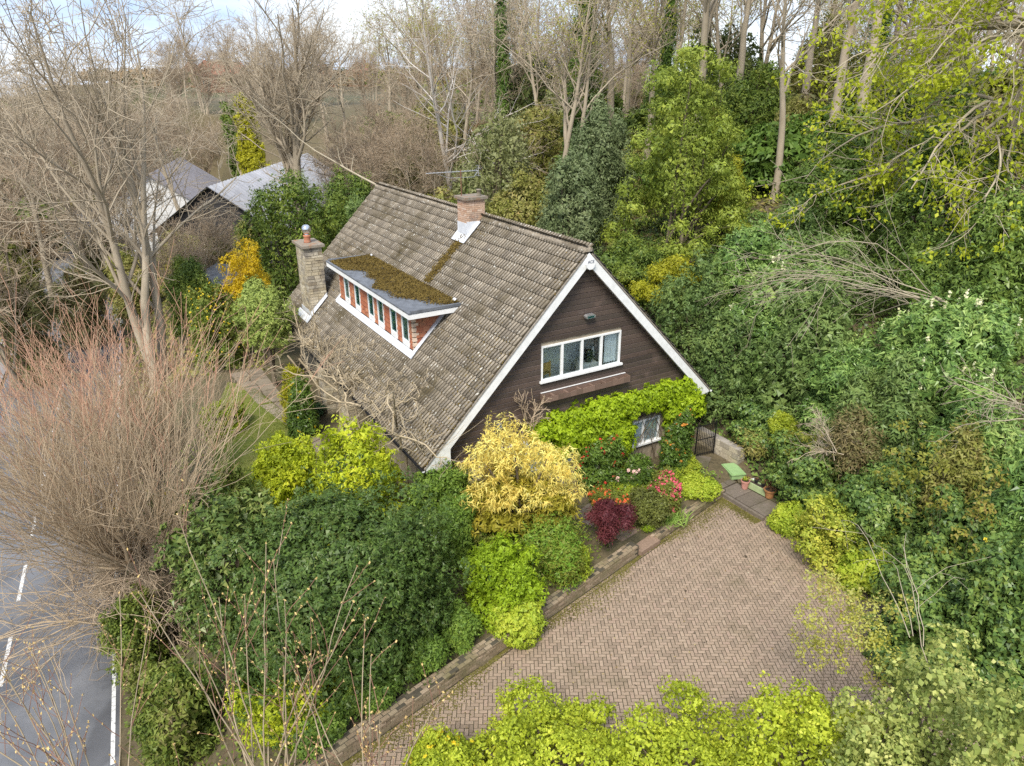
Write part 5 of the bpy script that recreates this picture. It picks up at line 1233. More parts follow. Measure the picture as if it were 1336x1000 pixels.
    ('ivy', 10.95, 12.34, -0.03, 5.05, 1.26, 15.6, dict(), 'ivy mass at the right edge above the variegated shrub'),
    ('olive_shrub', -0.13, 17.39, 0.37, 1.35, 1.25, 20.8, dict(shape='low'), 'olive undergrowth below the golden tree'),
    ('golden_low', 1.39, 17.12, 0.30, 1.17, 0.91, 20.7, dict(shape='low'), 'golden green low growth left of the purple maple'),
    ('bright_ground', 0.12, 14.85, -0.03, 1.27, 0.80, 18.7, dict(shape='low'), 'fresh green low growth where the hedge meets the brick wall'),
    ('green_shrub', -1.72, 17.52, 0.42, 2.47, 0.67, 20.7, dict(), 'dark green shrub filling the gap between hedge and golden tree'),
    ('bramble', -26.52, 37.59, -2.03, 7.27, 1.90, 39.3, dict(), 'brown scrub on the far side of the lane at the left edge'),
    ('bramble', -27.58, 44.08, -2.03, 5.58, 1.96, 45.6, dict(), 'brown scrub by the lane under the big bare tree'),
    ('mixed_shrub', -35.93, 50.53, -2.03, 6.34, 2.21, 51.4, dict(), 'olive scrub behind the lane at the left edge'),
    ('mixed_shrub', -26.79, 49.18, -1.84, 5.40, 2.16, 50.2, dict(), 'olive scrub behind the big bare tree'),
    ('bramble', -32.92, 57.20, -2.03, 5.68, 2.79, 57.7, dict(), 'brown thicket beyond the big bare tree'),
    ('ivy_column', 23.30, 49.82, 9.58, 10.28, 0.73, 45.5, dict(shape='column'), 'ivy clad trunk right of the centre of the wood'),
    ('ivy_column', -0.70, 70.00, 5.61, 16.44, 0.97, 64.5, dict(shape='column'), 'thin ivy clad trunk at the crest behind the clearing'),
    ('ivy_column', 11.83, 58.82, 7.83, 13.27, 0.75, 53.9, dict(shape='column'), 'ivy clad trunk above the yew'),
    ('pale_shrub', 5.43, 65.78, 6.76, 9.71, 3.30, 61.4, dict(), 'pale green shrub at the crest between the trunks'),
    ('mixed_shrub', -6.76, 67.66, 3.54, 9.42, 3.12, 64.4, dict(), 'olive shrub behind the birch'),
    ('laurel_pale', 13.43, 62.58, 8.15, 7.57, 2.82, 58.3, dict(), 'pale evergreen among the trunks above the yew'),
    ('mixed_shrub', 24.95, 56.76, 9.74, 7.19, 3.38, 52.4, dict(), 'olive green scrub at the crest on the right'),
    ('pale_shrub', 28.06, 50.76, 10.18, 5.91, 2.78, 47.0, dict(), 'pale green scrub at the crest behind the dark holly'),
    ('dark_conifer', 16.80, 61.75, 8.65, 9.81, 3.85, 57.0, dict(), 'dark conifer closing the gap between trunks right of the yew'),
    ('dark_evergreen', 16.78, 51.33, 8.56, 6.72, 3.09, 48.0, dict(), 'dark evergreen low among the trunks right of the yew'),
    ('golden_yew', 11.80, 41.35, 6.38, 3.96, 1.72, 40.1, dict(), 'olive gold yew sprays at the right flank of the tall yew'),
    ('mixed_shrub', 24.33, 61.35, 9.54, 9.27, 3.03, 56.3, dict(), 'olive evergreen at the crest left of the lime maple'),
    ('green_shrub', -4.45, 11.55, 0.19, 0.90, 0.80, 15.1, dict(shape='low'), 'dark green growth at the lower end of the brick wall under the hedge'),
    ('green_shrub', -3.35, 12.55, 0.30, 0.80, 0.75, 16.0, dict(shape='low'), 'dark green growth spilling on the wall below the middle of the clipped hedge'),
    ('green_shrub', -2.25, 13.60, 0.30, 0.90, 0.75, 17.0, dict(shape='low'), 'dark green growth on the wall below the right flank of the clipped hedge'),
    ('green_shrub', -1.40, 14.45, 0.30, 1.00, 0.65, 17.8, dict(shape='low'), 'dark green growth between the clipped hedge and the bright green mound'),
    ('variegated', 7.19, 7.51, -0.03, 6.15, 1.00, 11.0, dict(), 'cream and green variegated shrub filling the bottom right corner'),
    ('laurel_pale', 12.07, 20.05, 1.72, 4.50, 1.07, 22.2, dict(), 'pale green laurel shoots in the middle of the right bank'),
    ('golden_low', 9.67, 22.84, 0.64, 2.07, 0.69, 25.6, dict(shape='loose'), 'yellowish green sprig over the ivy above the pots'),
    ('bramble', 10.74, 19.89, 0.89, 3.45, 0.97, 22.5, dict(shape='loose'), 'brown withered brambles tangled over the ivy'),
    ('mixed_shrub', 11.93, 16.79, 0.74, 4.68, 0.73, 19.5, dict(shape='loose'), 'olive young growth over the ivy near the right edge'),
]
TREE_AT = dict(big_left=(-18.88, 35.27, -1.27), twin=(-16.15, 57.79, -0.60), birch=(-4.86, 57.80, 2.83), lime_maple=(19.34, 30.36, 6.25), sprays=(14.51, 23.36, 6.59), sprays_b=(13.47, 16.76, 5.54), dead_twigs=(10.06, 19.11, 2.91), bramble_arc=(6.92, 9.56, 4.52), leaning=(-7.26, 39.84, 8.35), bare_climber=(0.41, 20.60, 3.28), pollard=(-10.60, 16.90, -1.77), pollard_b=(-12.90, 22.30, -1.57), pollard_c=(-13.60, 19.20, -2.00), lane_spray=(-11.00, 16.00, -0.40), sapling=(-4.90, 10.30, -0.60), sapling_b=(-8.60, 10.20, -1.60), sapling_c=(-2.60, 9.60, -0.30), )
TREES = [
    ('B', -13.62, 86.94, 4.54, 0.96, 1.49, 'wood_tree', 'slender hillside wood tree behind the house, first trunk from the left', 'trees of the hillside wood'),
    ('D', -10.42, 91.41, 6.00, 1.03, 3.66, 'wood_tree', 'slender hillside wood tree behind the house, second trunk from the left', 'trees of the hillside wood'),
    ('B', -7.55, 79.64, 4.98, 1.01, 2.72, 'wood_tree', 'slender hillside wood tree behind the house, third trunk from the left', 'trees of the hillside wood'),
    ('A', -4.79, 73.84, 4.93, 1.00, 1.00, 'wood_tree', 'slender hillside wood tree behind the house, fourth trunk from the left', 'trees of the hillside wood'),
    ('A', -4.01, 83.90, 6.37, 0.92, 0.71, 'wood_tree', 'slender hillside wood tree behind the house, fifth trunk from the left', 'trees of the hillside wood'),
    ('A', -0.88, 69.99, 5.56, 1.09, 3.25, 'wood_tree', 'slender hillside wood tree behind the house, sixth trunk from the left', 'trees of the hillside wood'),
    ('B', 0.13, 92.00, 7.80, 0.99, 3.69, 'wood_tree', 'slender hillside wood tree behind the house, seventh trunk from the left', 'trees of the hillside wood'),
    ('D', 2.09, 83.97, 7.40, 1.02, 6.01, 'wood_tree', 'slender hillside wood tree behind the house, eighth trunk from the left', 'trees of the hillside wood'),
    ('A', 2.91, 65.94, 6.20, 0.98, 4.07, 'wood_tree', 'slender hillside wood tree behind the house, ninth trunk from the left', 'trees of the hillside wood'),
    ('A', 3.48, 49.88, 4.92, 0.97, 1.84, 'wood_tree', 'slender hillside wood tree behind the house, tenth trunk from the left', 'trees of the hillside wood'),
    ('D', 4.41, 50.81, 5.38, 0.81, 6.11, 'wood_tree', 'slender hillside wood tree behind the house, eleventh trunk from the left', 'trees of the hillside wood'),
    ('B', 7.16, 63.60, 7.03, 0.98, 1.97, 'wood_tree', 'slender hillside wood tree behind the house, twelfth trunk from the left', 'trees of the hillside wood'),
    ('B', 7.58, 57.50, 6.87, 1.14, 3.67, 'wood_tree', 'slender hillside wood tree behind the house, thirteenth trunk from the left', 'trees of the hillside wood'),
    ('D', 11.05, 73.17, 7.92, 1.00, 4.86, 'wood_tree', 'slender hillside wood tree behind the house, fourteenth trunk from the left', 'trees of the hillside wood'),
    ('B', 10.08, 55.08, 7.34, 0.95, 4.44, 'wood_tree', 'slender hillside wood tree behind the house, fifteenth trunk from the left', 'trees of the hillside wood'),
    ('D', 14.30, 68.52, 8.28, 1.09, 0.57, 'wood_tree', 'slender hillside wood tree behind the house, sixteenth trunk from the left', 'trees of the hillside wood'),
    ('A', 11.71, 48.61, 7.29, 1.37, 5.85, 'wood_tree', 'slender hillside wood tree behind the house, seventeenth trunk from the left', 'trees of the hillside wood'),
    ('B', 15.80, 62.02, 8.51, 0.97, 3.96, 'wood_tree', 'slender hillside wood tree behind the house, eighteenth trunk from the left', 'trees of the hillside wood'),
    ('A', 16.14, 57.79, 8.57, 0.98, 4.66, 'wood_tree', 'slender hillside wood tree behind the house, nineteenth trunk from the left', 'trees of the hillside wood'),
    ('B', 16.02, 53.66, 8.50, 1.12, 1.37, 'wood_tree', 'slender hillside wood tree behind the house, twentieth trunk from the left', 'trees of the hillside wood'),
    ('D', 21.46, 66.63, 9.10, 1.03, 4.13, 'wood_tree', 'slender hillside wood tree behind the house, twenty first trunk from the left', 'trees of the hillside wood'),
    ('A', 14.89, 41.40, 7.29, 0.92, 5.15, 'wood_tree', 'slender hillside wood tree behind the house, twenty second trunk from the left', 'trees of the hillside wood'),
    ('B', 20.60, 54.22, 9.23, 1.09, 4.76, 'wood_tree', 'slender hillside wood tree behind the house, twenty third trunk from the left', 'trees of the hillside wood'),
    ('B', 24.58, 61.25, 9.56, 1.04, 0.64, 'wood_tree', 'slender hillside wood tree behind the house, twenty fourth trunk from the left', 'trees of the hillside wood'),
    ('A', 18.29, 42.21, 8.22, 1.29, 2.47, 'wood_tree', 'slender hillside wood tree behind the house, twenty fifth trunk from the left', 'trees of the hillside wood'),
    ('B', 18.92, 40.83, 8.20, 1.20, 0.92, 'wood_tree', 'slender hillside wood tree behind the house, twenty sixth trunk from the left', 'trees of the hillside wood'),
    ('D', 26.64, 53.76, 9.99, 1.02, 1.83, 'wood_tree', 'slender hillside wood tree behind the house, twenty seventh trunk from the left', 'trees of the hillside wood'),
    ('B', 26.63, 49.26, 10.02, 1.14, 1.73, 'wood_tree', 'slender hillside wood tree behind the house, twenty eighth trunk from the left', 'trees of the hillside wood'),
    ('D', 31.37, 53.48, 10.46, 1.01, 2.51, 'wood_tree', 'slender hillside wood tree behind the house, twenty ninth trunk from the left', 'trees of the hillside wood'),
    ('A', 25.81, 38.08, 8.80, 1.21, 1.23, 'wood_tree', 'slender hillside wood tree behind the house, thirtieth trunk from the left', 'trees of the hillside wood'),
    ('B', 32.25, 45.78, 10.19, 1.06, 4.69, 'wood_tree', 'slender hillside wood tree behind the house, thirty first trunk from the left', 'trees of the hillside wood'),
    ('D', 25.97, 35.52, 8.55, 1.03, 3.56, 'wood_tree', 'slender hillside wood tree behind the house, thirty second trunk from the left', 'trees of the hillside wood'),
    ('C', -13.57, 64.59, -0.01, 0.83, 1.29, 'thicket_tree', 'rusty twigged leafless thicket tree behind the ridge, first from the left', 'rusty thicket trees'),
    ('C', -10.52, 59.07, 0.32, 0.82, 1.06, 'thicket_tree', 'rusty twigged leafless thicket tree behind the ridge, second from the left', 'rusty thicket trees'),
    ('C', -9.25, 63.33, 1.85, 0.84, 3.92, 'thicket_tree', 'rusty twigged leafless thicket tree behind the ridge, third from the left', 'rusty thicket trees'),
    ('C', -12.59, 72.92, 2.20, 0.77, 6.10, 'thicket_tree', 'rusty twigged leafless thicket tree behind the ridge, fourth from the left', 'rusty thicket trees'),
    ('C', -7.22, 55.53, 1.28, 0.81, 4.96, 'thicket_tree', 'rusty twigged leafless thicket tree behind the ridge, fifth from the left', 'rusty thicket trees'),
    ('C', -17.58, 75.99, 0.72, 0.66, 2.32, 'thicket_tree', 'rusty twigged leafless thicket tree behind the ridge, sixth from the left', 'rusty thicket trees'),
    ('A', -36.75, 47.43, -2.03, 1.00, 0.53, 'bare_tree', 'leafless tree across the lane, first from the left', 'leafless trees across the lane'),
    ('C', -27.68, 36.74, -2.03, 1.00, 1.22, 'bare_tree', 'leafless tree across the lane, second from the left', 'leafless trees across the lane'),
    ('A', -40.96, 56.76, -2.03, 1.20, 1.34, 'bare_tree', 'leafless tree across the lane, third from the left', 'leafless trees across the lane'),
    ('A', -48.26, 69.97, -2.03, 1.10, 5.39, 'bare_tree', 'leafless tree across the lane, fourth from the left', 'leafless trees across the lane'),
    ('A', -33.34, 49.88, -2.03, 1.00, 0.80, 'bare_tree', 'leafless tree across the lane, fifth from the left', 'leafless trees across the lane'),
    ('A', -59.76, 92.35, -2.03, 1.10, 1.86, 'bare_tree', 'leafless tree across the lane, sixth from the left', 'leafless trees across the lane'),
    ('A', -39.05, 64.03, -2.03, 1.10, 3.10, 'bare_tree', 'leafless tree across the lane, seventh from the left', 'leafless trees across the lane'),
    ('C', -30.81, 53.80, -2.03, 1.10, 5.33, 'bare_tree', 'leafless tree across the lane, eighth from the left', 'leafless trees across the lane'),
    ('C', -43.45, 78.82, -2.03, 1.20, 6.06, 'bare_tree', 'leafless tree across the lane, ninth from the left', 'leafless trees across the lane'),
    ('A', -55.30, 106.50, -2.03, 1.10, 4.45, 'bare_tree', 'leafless tree across the lane, tenth from the left', 'leafless trees across the lane'),
    ('C', -42.63, 90.46, -2.03, 1.20, 1.34, 'bare_tree', 'leafless tree across the lane, eleventh from the left', 'leafless trees across the lane'),
    ('C', -19.93, 42.57, 0.27, 0.45, 3.42, 'bare_tree', 'leafless tree across the lane, twelfth from the left', 'leafless trees across the lane'),
    ('A', -28.73, 63.83, -1.15, 1.00, 4.43, 'bare_tree', 'leafless tree across the lane, thirteenth from the left', 'leafless trees across the lane'),
    ('C', -19.18, 45.09, 0.31, 0.50, 0.33, 'bare_tree', 'leafless tree across the lane, fourteenth from the left', 'leafless trees across the lane'),
    ('A', -52.22, 129.90, 9.57, 1.10, 4.27, 'bare_tree', 'leafless tree across the lane, fifteenth from the left', 'leafless trees across the lane'),
    ('A', -31.23, 84.41, -2.03, 1.00, 2.31, 'bare_tree', 'leafless tree across the lane, sixteenth from the left', 'leafless trees across the lane'),
    ('C', -38.97, 113.49, 7.69, 1.10, 3.70, 'bare_tree', 'leafless tree across the lane, seventeenth from the left', 'leafless trees across the lane'),
    ('C', -36.75, 145.43, 9.98, 1.20, 4.20, 'bare_tree', 'leafless tree across the lane, eighteenth from the left', 'leafless trees across the lane'),
    ('A', -25.88, 106.91, 6.21, 1.00, 4.20, 'bare_tree', 'leafless tree across the lane, nineteenth from the left', 'leafless trees across the lane'),
    ('A', -19.37, 89.94, 3.33, 1.00, 3.28, 'bare_tree', 'leafless tree across the lane, twentieth from the left', 'leafless trees across the lane'),
]
for i_, row in enumerate(PLANTS): plant(*row, seed=1000 + i_)
# yellow specks of blossom on the roadside shrubs, climber on the gable, bare vine along the low eave
def gable_creeper():
    rng = np.random.default_rng(77)
    root = empty('creeper', UV3(1.8, 0.34, 0.4), YAW, 'lime green climber spread across the boarded gable over the lower window', 'climber')
    spots = [(-1.7, 3.0, .32), (-1.0, 3.05, .42), (-.2, 3.0, .5), (.6, 3.15, .5), (1.4, 3.0, .56), (2.2, 3.05, .46), (3.0, 3.12, .5), (3.8, 3.05, .52), (4.5, 3.0, .5), (5.0, 2.6, .45), (5.3, 2.2, .34), (0.2, 2.45, .45), (1.0, 2.4, .5), (1.75, 2.2, .45), (1.5, 1.7, .4), (4.3, 2.35, .4), (-.6, 2.5, .45), (.4, 1.9, .5), (4.2, 1.8, .25), (-.9, 2.0, .35), (1.1, 1.9, .5), (1.9, 1.5, .4), (0.9, 1.4, .4)]
    lobes = [(np.array([u - 1.8, -.16 - rng.uniform(0, .1), z - .4]), np.array([q * 1.18, .28, q * 1.12]), 2) for u, z, q in spots]
    v, f = crown(lobes, .10, .8, rng, 2.6, .17, .45, .8, zmin=-1, nmax=26000)
    v[:, 1] = np.minimum(v[:, 1], -.02)
    obj('foliage', raw_mesh('foliage', v, [f], LM['creeper']), root)
    n = 26; st = np.column_stack([rng.uniform(-1.2, 3.4, n), np.full(n, -.05), np.zeros(n)])
    P, R = rods(st, np.column_stack([rng.normal(0, .3, n), np.zeros(n), np.ones(n)]), rng.uniform(2.2, 3.2, n), np.full(n, .02), np.full(n, .006), 7, rng, .15); P[:, :, 1] = np.clip(P[:, :, 1], -.3, -.03)
    v, f = tubes(P, R, 4); obj('stem', raw_mesh('stem', v, [f], M_stem, True), root)
gable_creeper()
M_vine = bark_mat('bare vine', (0.33, 0.26, 0.16), (0.50, 0.41, 0.27), 10)
def wisteria():
    rng = np.random.default_rng(55)
    root = empty('wisteria', UV3(-5.7, 9.5, 0.42), YAW, 'leafless wisteria tangled along the low eave and over the tiles', 'climber')
    main_ = []; 
    n = 28; v0 = rng.uniform(1.2, 13.0, n) - 9.5
    st = np.column_stack([rng.uniform(-.55, .15, n), v0, 2.35 + rng.uniform(0, .5, n)])
    d = np.column_stack([rng.normal(.15, .35, n), rng.choice([-1, 1], n) * rng.uniform(.4, 1.2, n), rng.normal(.15, .25, n)])
    P, R = rods(st, d, rng.uniform(1.2, 3.4, n), np.full(n, .038), np.full(n, .018), 9, rng, .33)
    def lift(P):            # keep the vine on top of the tiles
        zr = AZ - 0.42 - (-(P[..., 0] - 5.7)) * TT + 0.06
        over = (P[..., 0] > -.16)
        P[..., 2] = np.where(over, np.clip(P[..., 2], zr, zr + .32), P[..., 2]); return P
    P = lift(P); a = tubes(P, R, 5)
    s1 = offshoots(P, R, 9, 55, .45, .6, rng, 0.1, 1); P1, R1 = rods(s1[0], s1[1], s1[2], s1[3], s1[3] * .5, 6, rng, .3); P1 = lift(P1); b_ = tubes(P1, R1, 4)
    s2 = offshoots(P1, R1, 4, 55, .5, .55, rng, 0.1, 1); P2, R2 = rods(s2[0], s2[1], s2[2], np.maximum(s2[3], .007), np.full(len(s2[3]), .006), 5, rng, .3); P2 = lift(P2); c = tubes(P2, R2, 3)
    n = 5; st = np.column_stack([np.array([-.1, -.2, -.1, -.2, -.15]), np.array([-7.5, -4.2, -.6, 1.6, 2.6]), np.full(n, -.1)])
    P3, R3 = rods(st, np.tile([0, .05, 1.0], (n, 1)), np.full(n, 2.7), np.full(n, .06), np.full(n, .04), 8, rng, .08); d_ = tubes(P3, R3, 6)
    V, F = merge([d_]); obj('trunk', raw_mesh('trunk', V, F, M_vine, True), root)
    V, F = merge([a, b_]); obj('branch', raw_mesh('branch', V, F, M_vine, True), root)
    V, F = merge([c]); tag(obj('twigs', raw_mesh('twigs', V, F, M_vine, True), root), kind='stuff')
wisteria()

# ================================================================ bare trees
M_bark = bark_mat('grey brown bark', (0.27, 0.22, 0.15), (0.44, 0.37, 0.27), 3)
M_twig = bark_mat('fawn twig', (0.34, 0.27, 0.18), (0.55, 0.46, 0.33), 3)
M_pale = bark_mat('pale silvery bark', (0.45, 0.40, 0.34), (0.64, 0.60, 0.54), 2)
M_rusttwig = bark_mat('rusty twig', (0.30, 0.22, 0.145), (0.46, 0.36, 0.245), 3)
M_wand = bark_mat('olive tan wand', (0.34, 0.25, 0.15), (0.54, 0.42, 0.28), 4)
M_redwand = bark_mat('red wand tip', (0.42, 0.22, 0.14), (0.56, 0.34, 0.22), 4)
M_bud = leaf_mat('young leaf', [(0.24, 0.25, 0.03), (0.36, 0.38, 0.04), (0.42, 0.40, 0.10)], trans=0.4)
def tree_meshes(seed, h=17, r=.32, nmain=9, spread=38, trunks=1, clear=.28, lean=.05, twig=3, kmain=11, droop=0.0, buds=0, rt=.010, l3=7):
    rng = np.random.default_rng(seed)
    st = np.zeros((trunks, 3)); st[:, :2] = rng.normal(0, .32 * (trunks > 1), (trunks, 2)); st[:, 2] = -.6
    d = np.column_stack([rng.normal(0, lean + .07 * (trunks > 1), (trunks, 2)), np.ones(trunks)])
    P0, R0_ = rods(st, d, h * rng.uniform(.85, 1, trunks), np.full(trunks, r), np.full(trunks, r * .12), 14, rng, .05, .02)
    R0_[:, 0] *= 1.35
    s = offshoots(P0, R0_, kmain, spread, .48, .52, rng, clear, .95, updir=.25); P1, R1 = rods(s[0], s[1], s[2], s[3], s[3] * .22, 8, rng, .13, .05)
    s = offshoots(P1, R1, nmain, 42, .48, .55, rng, .15, 1, updir=.1); P2, R2 = rods(s[0], s[1], s[2], s[3], np.maximum(s[3] * .3, rt), 6, rng, .16, .03 - droop)
    s = offshoots(P2, R2, l3, 42, .55, .55, rng, .1, 1); P3, R3 = rods(s[0], s[1], s[2], np.maximum(s[3], rt * 1.2), np.full(len(s[3]), rt * .8), 4, rng, .2, .02 - droop)
    tr = merge([tubes(P0, R0_, 9)]); br = merge([tubes(P1, R1, 6), tubes(P2, R2, 4)])
    parts = [tubes(P3, R3, 3)]
    if twig:
        s = offshoots(P3, R3, twig, 45, .6, .7, rng, .2, 1); P4, R4 = rods(s[0], s[1], s[2], np.full(len(s[3]), rt), np.full(len(s[3]), rt * .7), 3, rng, .2, -droop)
        parts.append(tubes(P4, R4, 3)); tips = P4[:, -1]
    else: tips = P3[:, -1]
    tw = merge(parts)
    lf = None
    if buds:
        k = min(len(tips), buds); T = tips[rng.choice(len(tips), k, replace=False)]; T = np.repeat(T, 3, 0) + rng.normal(0, .12, (k * 3, 3))
        lf = leaf_quads(T, rng.normal(0, 1, T.shape) + [0, 0, .6], .15, .55, rng, .3)
    return tr, br, tw, lf
def tree_proto(seed, bark, twigm, leafm=None, **k):
    tr, br, tw, lf = tree_meshes(seed, **k)
    out = [('trunk', raw_mesh('trunk', tr[0], tr[1], bark, True)), ('branch', raw_mesh('branch', br[0], br[1], bark, True)), ('twigs', raw_mesh('twigs', tw[0], tw[1], twigm, True))]
    if lf is not None: out.append(('leaves', raw_mesh('leaves', lf[0], [lf[1]], leafm or M_bud)))
    return out
def place_tree(proto, name, x, y, z, sc, rz, label, group=None, tilt=0.0):
    root = empty(name, (x, y, z), rz, label, 'tree', group); root.scale = (sc, sc, sc)
    root.rotation_euler = (tilt, 0, rz)
    for n_, me in proto:
        o = obj(n_, me, root)
        if n_ in ('twigs', 'leaves', 'branch'): o['kind'] = 'stuff'
    return root
# the big bare trees on the left
place_tree(tree_proto(101, M_bark, M_twig, h=19, r=.28, trunks=3, clear=.2, kmain=11, nmain=7, l3=4, twig=2, spread=36, rt=.013), 'bare_tree', *TREE_AT['big_left'], 1, 0.4, 'big leafless tree with several grey stems at the upper left')
place_tree(tree_proto(102, M_bark, M_twig, h=20, r=.50, trunks=2, clear=.33, kmain=13, nmain=9, l3=6, twig=3, spread=34), 'bare_tree', *TREE_AT['twin'], 1, 1.9, 'leafless twin stemmed tree rising before the barn roof')
place_tree(tree_proto(103, M_pale, M_rusttwig, h=17, r=.26, trunks=1, clear=.25, kmain=16, nmain=7, l3=6, twig=2, spread=60, droop=.03), 'birch_tree', *TREE_AT['birch'], 1, 0.9, 'pale stemmed leafless birch leaning behind the far gable', tilt=.1)
P_A = tree_proto(111, M_bark, M_twig, h=16, r=.26, clear=.38, kmain=10, nmain=7, l3=4, twig=2, spread=40, rt=.014)
P_B = tree_proto(112, M_bark, M_twig, h=17, r=.34, clear=.42, kmain=9, nmain=7, l3=4, twig=2, spread=36, rt=.014, buds=2200, trunks=1)
P_C = tree_proto(113, M_bark, M_rusttwig, h=11, r=.15, trunks=4, clear=.12, kmain=12, nmain=8, l3=5, twig=2, spread=44, rt=.014)
P_D = tree_proto(114, M_bark, M_twig, h=17, r=.30, clear=.4, kmain=8, nmain=7, l3=4, twig=2, spread=42, rt=.014, trunks=2, buds=1800)
PROTO = dict(A=P_A, B=P_B, C=P_C, D=P_D)
for pk, x, y, z, sc, rz, nm, label, grp in TREES: place_tree(PROTO[pk], nm, x, y, z, sc, rz, label, grp or None)
# leafy maple whose fresh lime sprays hang in from the upper right
def lime_maple():
    rng = np.random.default_rng(202); x, y, z = TREE_AT['lime_maple']
    root = empty('maple_tree', (x, y, z), 0, 'maple hung with fresh lime green leaf clusters at the upper right', 'tree')
    P0, R0_ = rods(np.array([[0, 0, -.5]]), np.array([[-.03, 0, 1.0]]), np.array([15.0]), np.array([.36]), np.array([.16]), 12, rng, .05); v, f = tubes(P0, R0_, 10); obj('trunk', raw_mesh('trunk', v, [f], M_bark, True), root)
    n = 44; i = rng.integers(4, 11, n); st = P0[0, i]; a = np.radians(rng.uniform(120, 275, n))
    d = np.column_stack([np.cos(a), np.sin(a), rng.uniform(-.15, .35, n)])
    P1, R1 = rods(st, d, rng.uniform(4, 8.5, n), np.full(n, .09), np.full(n, .02), 10, rng, .12, .0, .22)
    s = offshoots(P1, R1, 9, 40, .36, .5, rng, .2, 1); P2, R2 = rods(s[0], s[1], s[2], np.maximum(s[3], .016), np.full(len(s[3]), .009), 6, rng, .2, -.03)
    s = offshoots(P2, R2, 4, 45, .5, .6, rng, .2, 1); P3, R3 = rods(s[0], s[1], s[2], np.full(len(s[3]), .010), np.full(len(s[3]), .007), 4, rng, .2, -.05)
    V, F = merge([tubes(P1, R1, 6), tubes(P2, R2, 4)]); obj('branch', raw_mesh('branch', V, F, M_pale2, True), root)
    V, F = merge([tubes(P3, R3, 3)]); tag(obj('twigs', raw_mesh('twigs', V, F, M_pale2, True), root), kind='stuff')
    T = np.concatenate([P3[:, -1], P3[:, 2][::2]]); T = T[rng.random(len(T)) < .75]; k = 8
    Q = np.repeat(T, k, 0) + rng.normal(0, .15, (len(T) * k, 3)) - [0, 0, .12]
    v, f = leaf_quads(Q, rng.normal(0, 1, Q.shape) + [0, 0, .3], .17, .62, rng, .7)
    obj('leaves', raw_mesh('leaves', v, [f], leaf_mat('fresh maple leaf', [(0.26, 0.32, 0.02), (0.40, 0.46, 0.03), (0.52, 0.55, 0.06)], trans=.45, patch=.8)), root)
M_pale2 = bark_mat('pale branch', (0.28, 0.23, 0.15), (0.45, 0.39, 0.28), 4)
lime_maple()
def spray_tree(key, label, seed, n, L0, az, el, r0=.05, m=None, sub=9, sub2=6, name='bare_shrub', wander=.14, sag=.1, fan=.5, l1=.5, rmin=.010):
    """a leafless shrub of long arching sprays"""
    rng = np.random.default_rng(seed); x, y, z = TREE_AT[key]; root = empty(name, (x, y, z), 0, label, 'shrub')
    a = np.radians(az) + rng.normal(0, fan, n); e = np.radians(el) + rng.normal(0, .16, n)
    d = np.column_stack([np.cos(a) * np.cos(e), np.sin(a) * np.cos(e), np.sin(e)])
    P, R = rods(rng.normal(0, .15, (n, 3)), d, rng.uniform(.7, 1.1, n) * L0, np.full(n, r0), np.full(n, min(r0 * .7, rmin * 1.4)), 9, rng, wander, 0, sag)
    s = offshoots(P, R, sub, 36, l1, .5, rng, .15, 1); P1, R1 = rods(s[0], s[1], s[2], np.maximum(s[3], rmin * 1.2), np.full(len(s[3]), rmin * .9), 6, rng, .16, 0, .1)
    s = offshoots(P1, R1, sub2, 40, .5, .6, rng, .1, 1); P2, R2 = rods(s[0], s[1], s[2], np.full(len(s[3]), rmin), np.full(len(s[3]), rmin * .7), 4, rng, .18, 0, .05)
    m = m or M_pale2
    V, F = merge([tubes(P, R, 5), tubes(P1, R1, 4)]); obj('branch', raw_mesh('branch', V, F, m, True), root)
    V, F = merge([tubes(P2, R2, 3)]); tag(obj('twigs', raw_mesh('twigs', V, F, m, True), root), kind='stuff')
    return root
spray_tree('sprays', 'leafless shrub with long pale sprays lying over the laurels', 301, 10, 6.2, 172, 16, r0=.024, fan=.42, sub=6, sub2=4, rmin=.0065)
spray_tree('sprays_b', 'small leafless spray poking from the laurel at the right edge', 302, 5, 2.2, 170, 5, r0=.018, fan=.4, sub=6, sub2=3, rmin=.006)
spray_tree('dead_twigs', 'brown leafless twigs in front of the ivy bank', 303, 5, 1.7, 120, 25, r0=.012, rmin=.006, m=M_twig, fan=.9)
spray_tree('bramble_arc', 'arching pale bramble stems above the variegated shrub', 304, 4, 3.2, 100, 40, r0=.008, sub=2, sub2=1, rmin=.004, sag=.35, fan=.7, name='bramble')
spray_tree('leaning', 'single pale branch leaning over the far end of the ridge', 305, 1, 9.0, 155, 28, r0=.06, m=M_pale2, sub=6, sub2=4, fan=.03, wander=.08, sag=-.05, l1=.25)
spray_tree('bare_climber', 'bare brown twigs standing against the gable above the golden tree', 306, 8, 1.1, 90, 70, r0=.014, m=M_rusttwig, sub=6, sub2=3, fan=1.2)
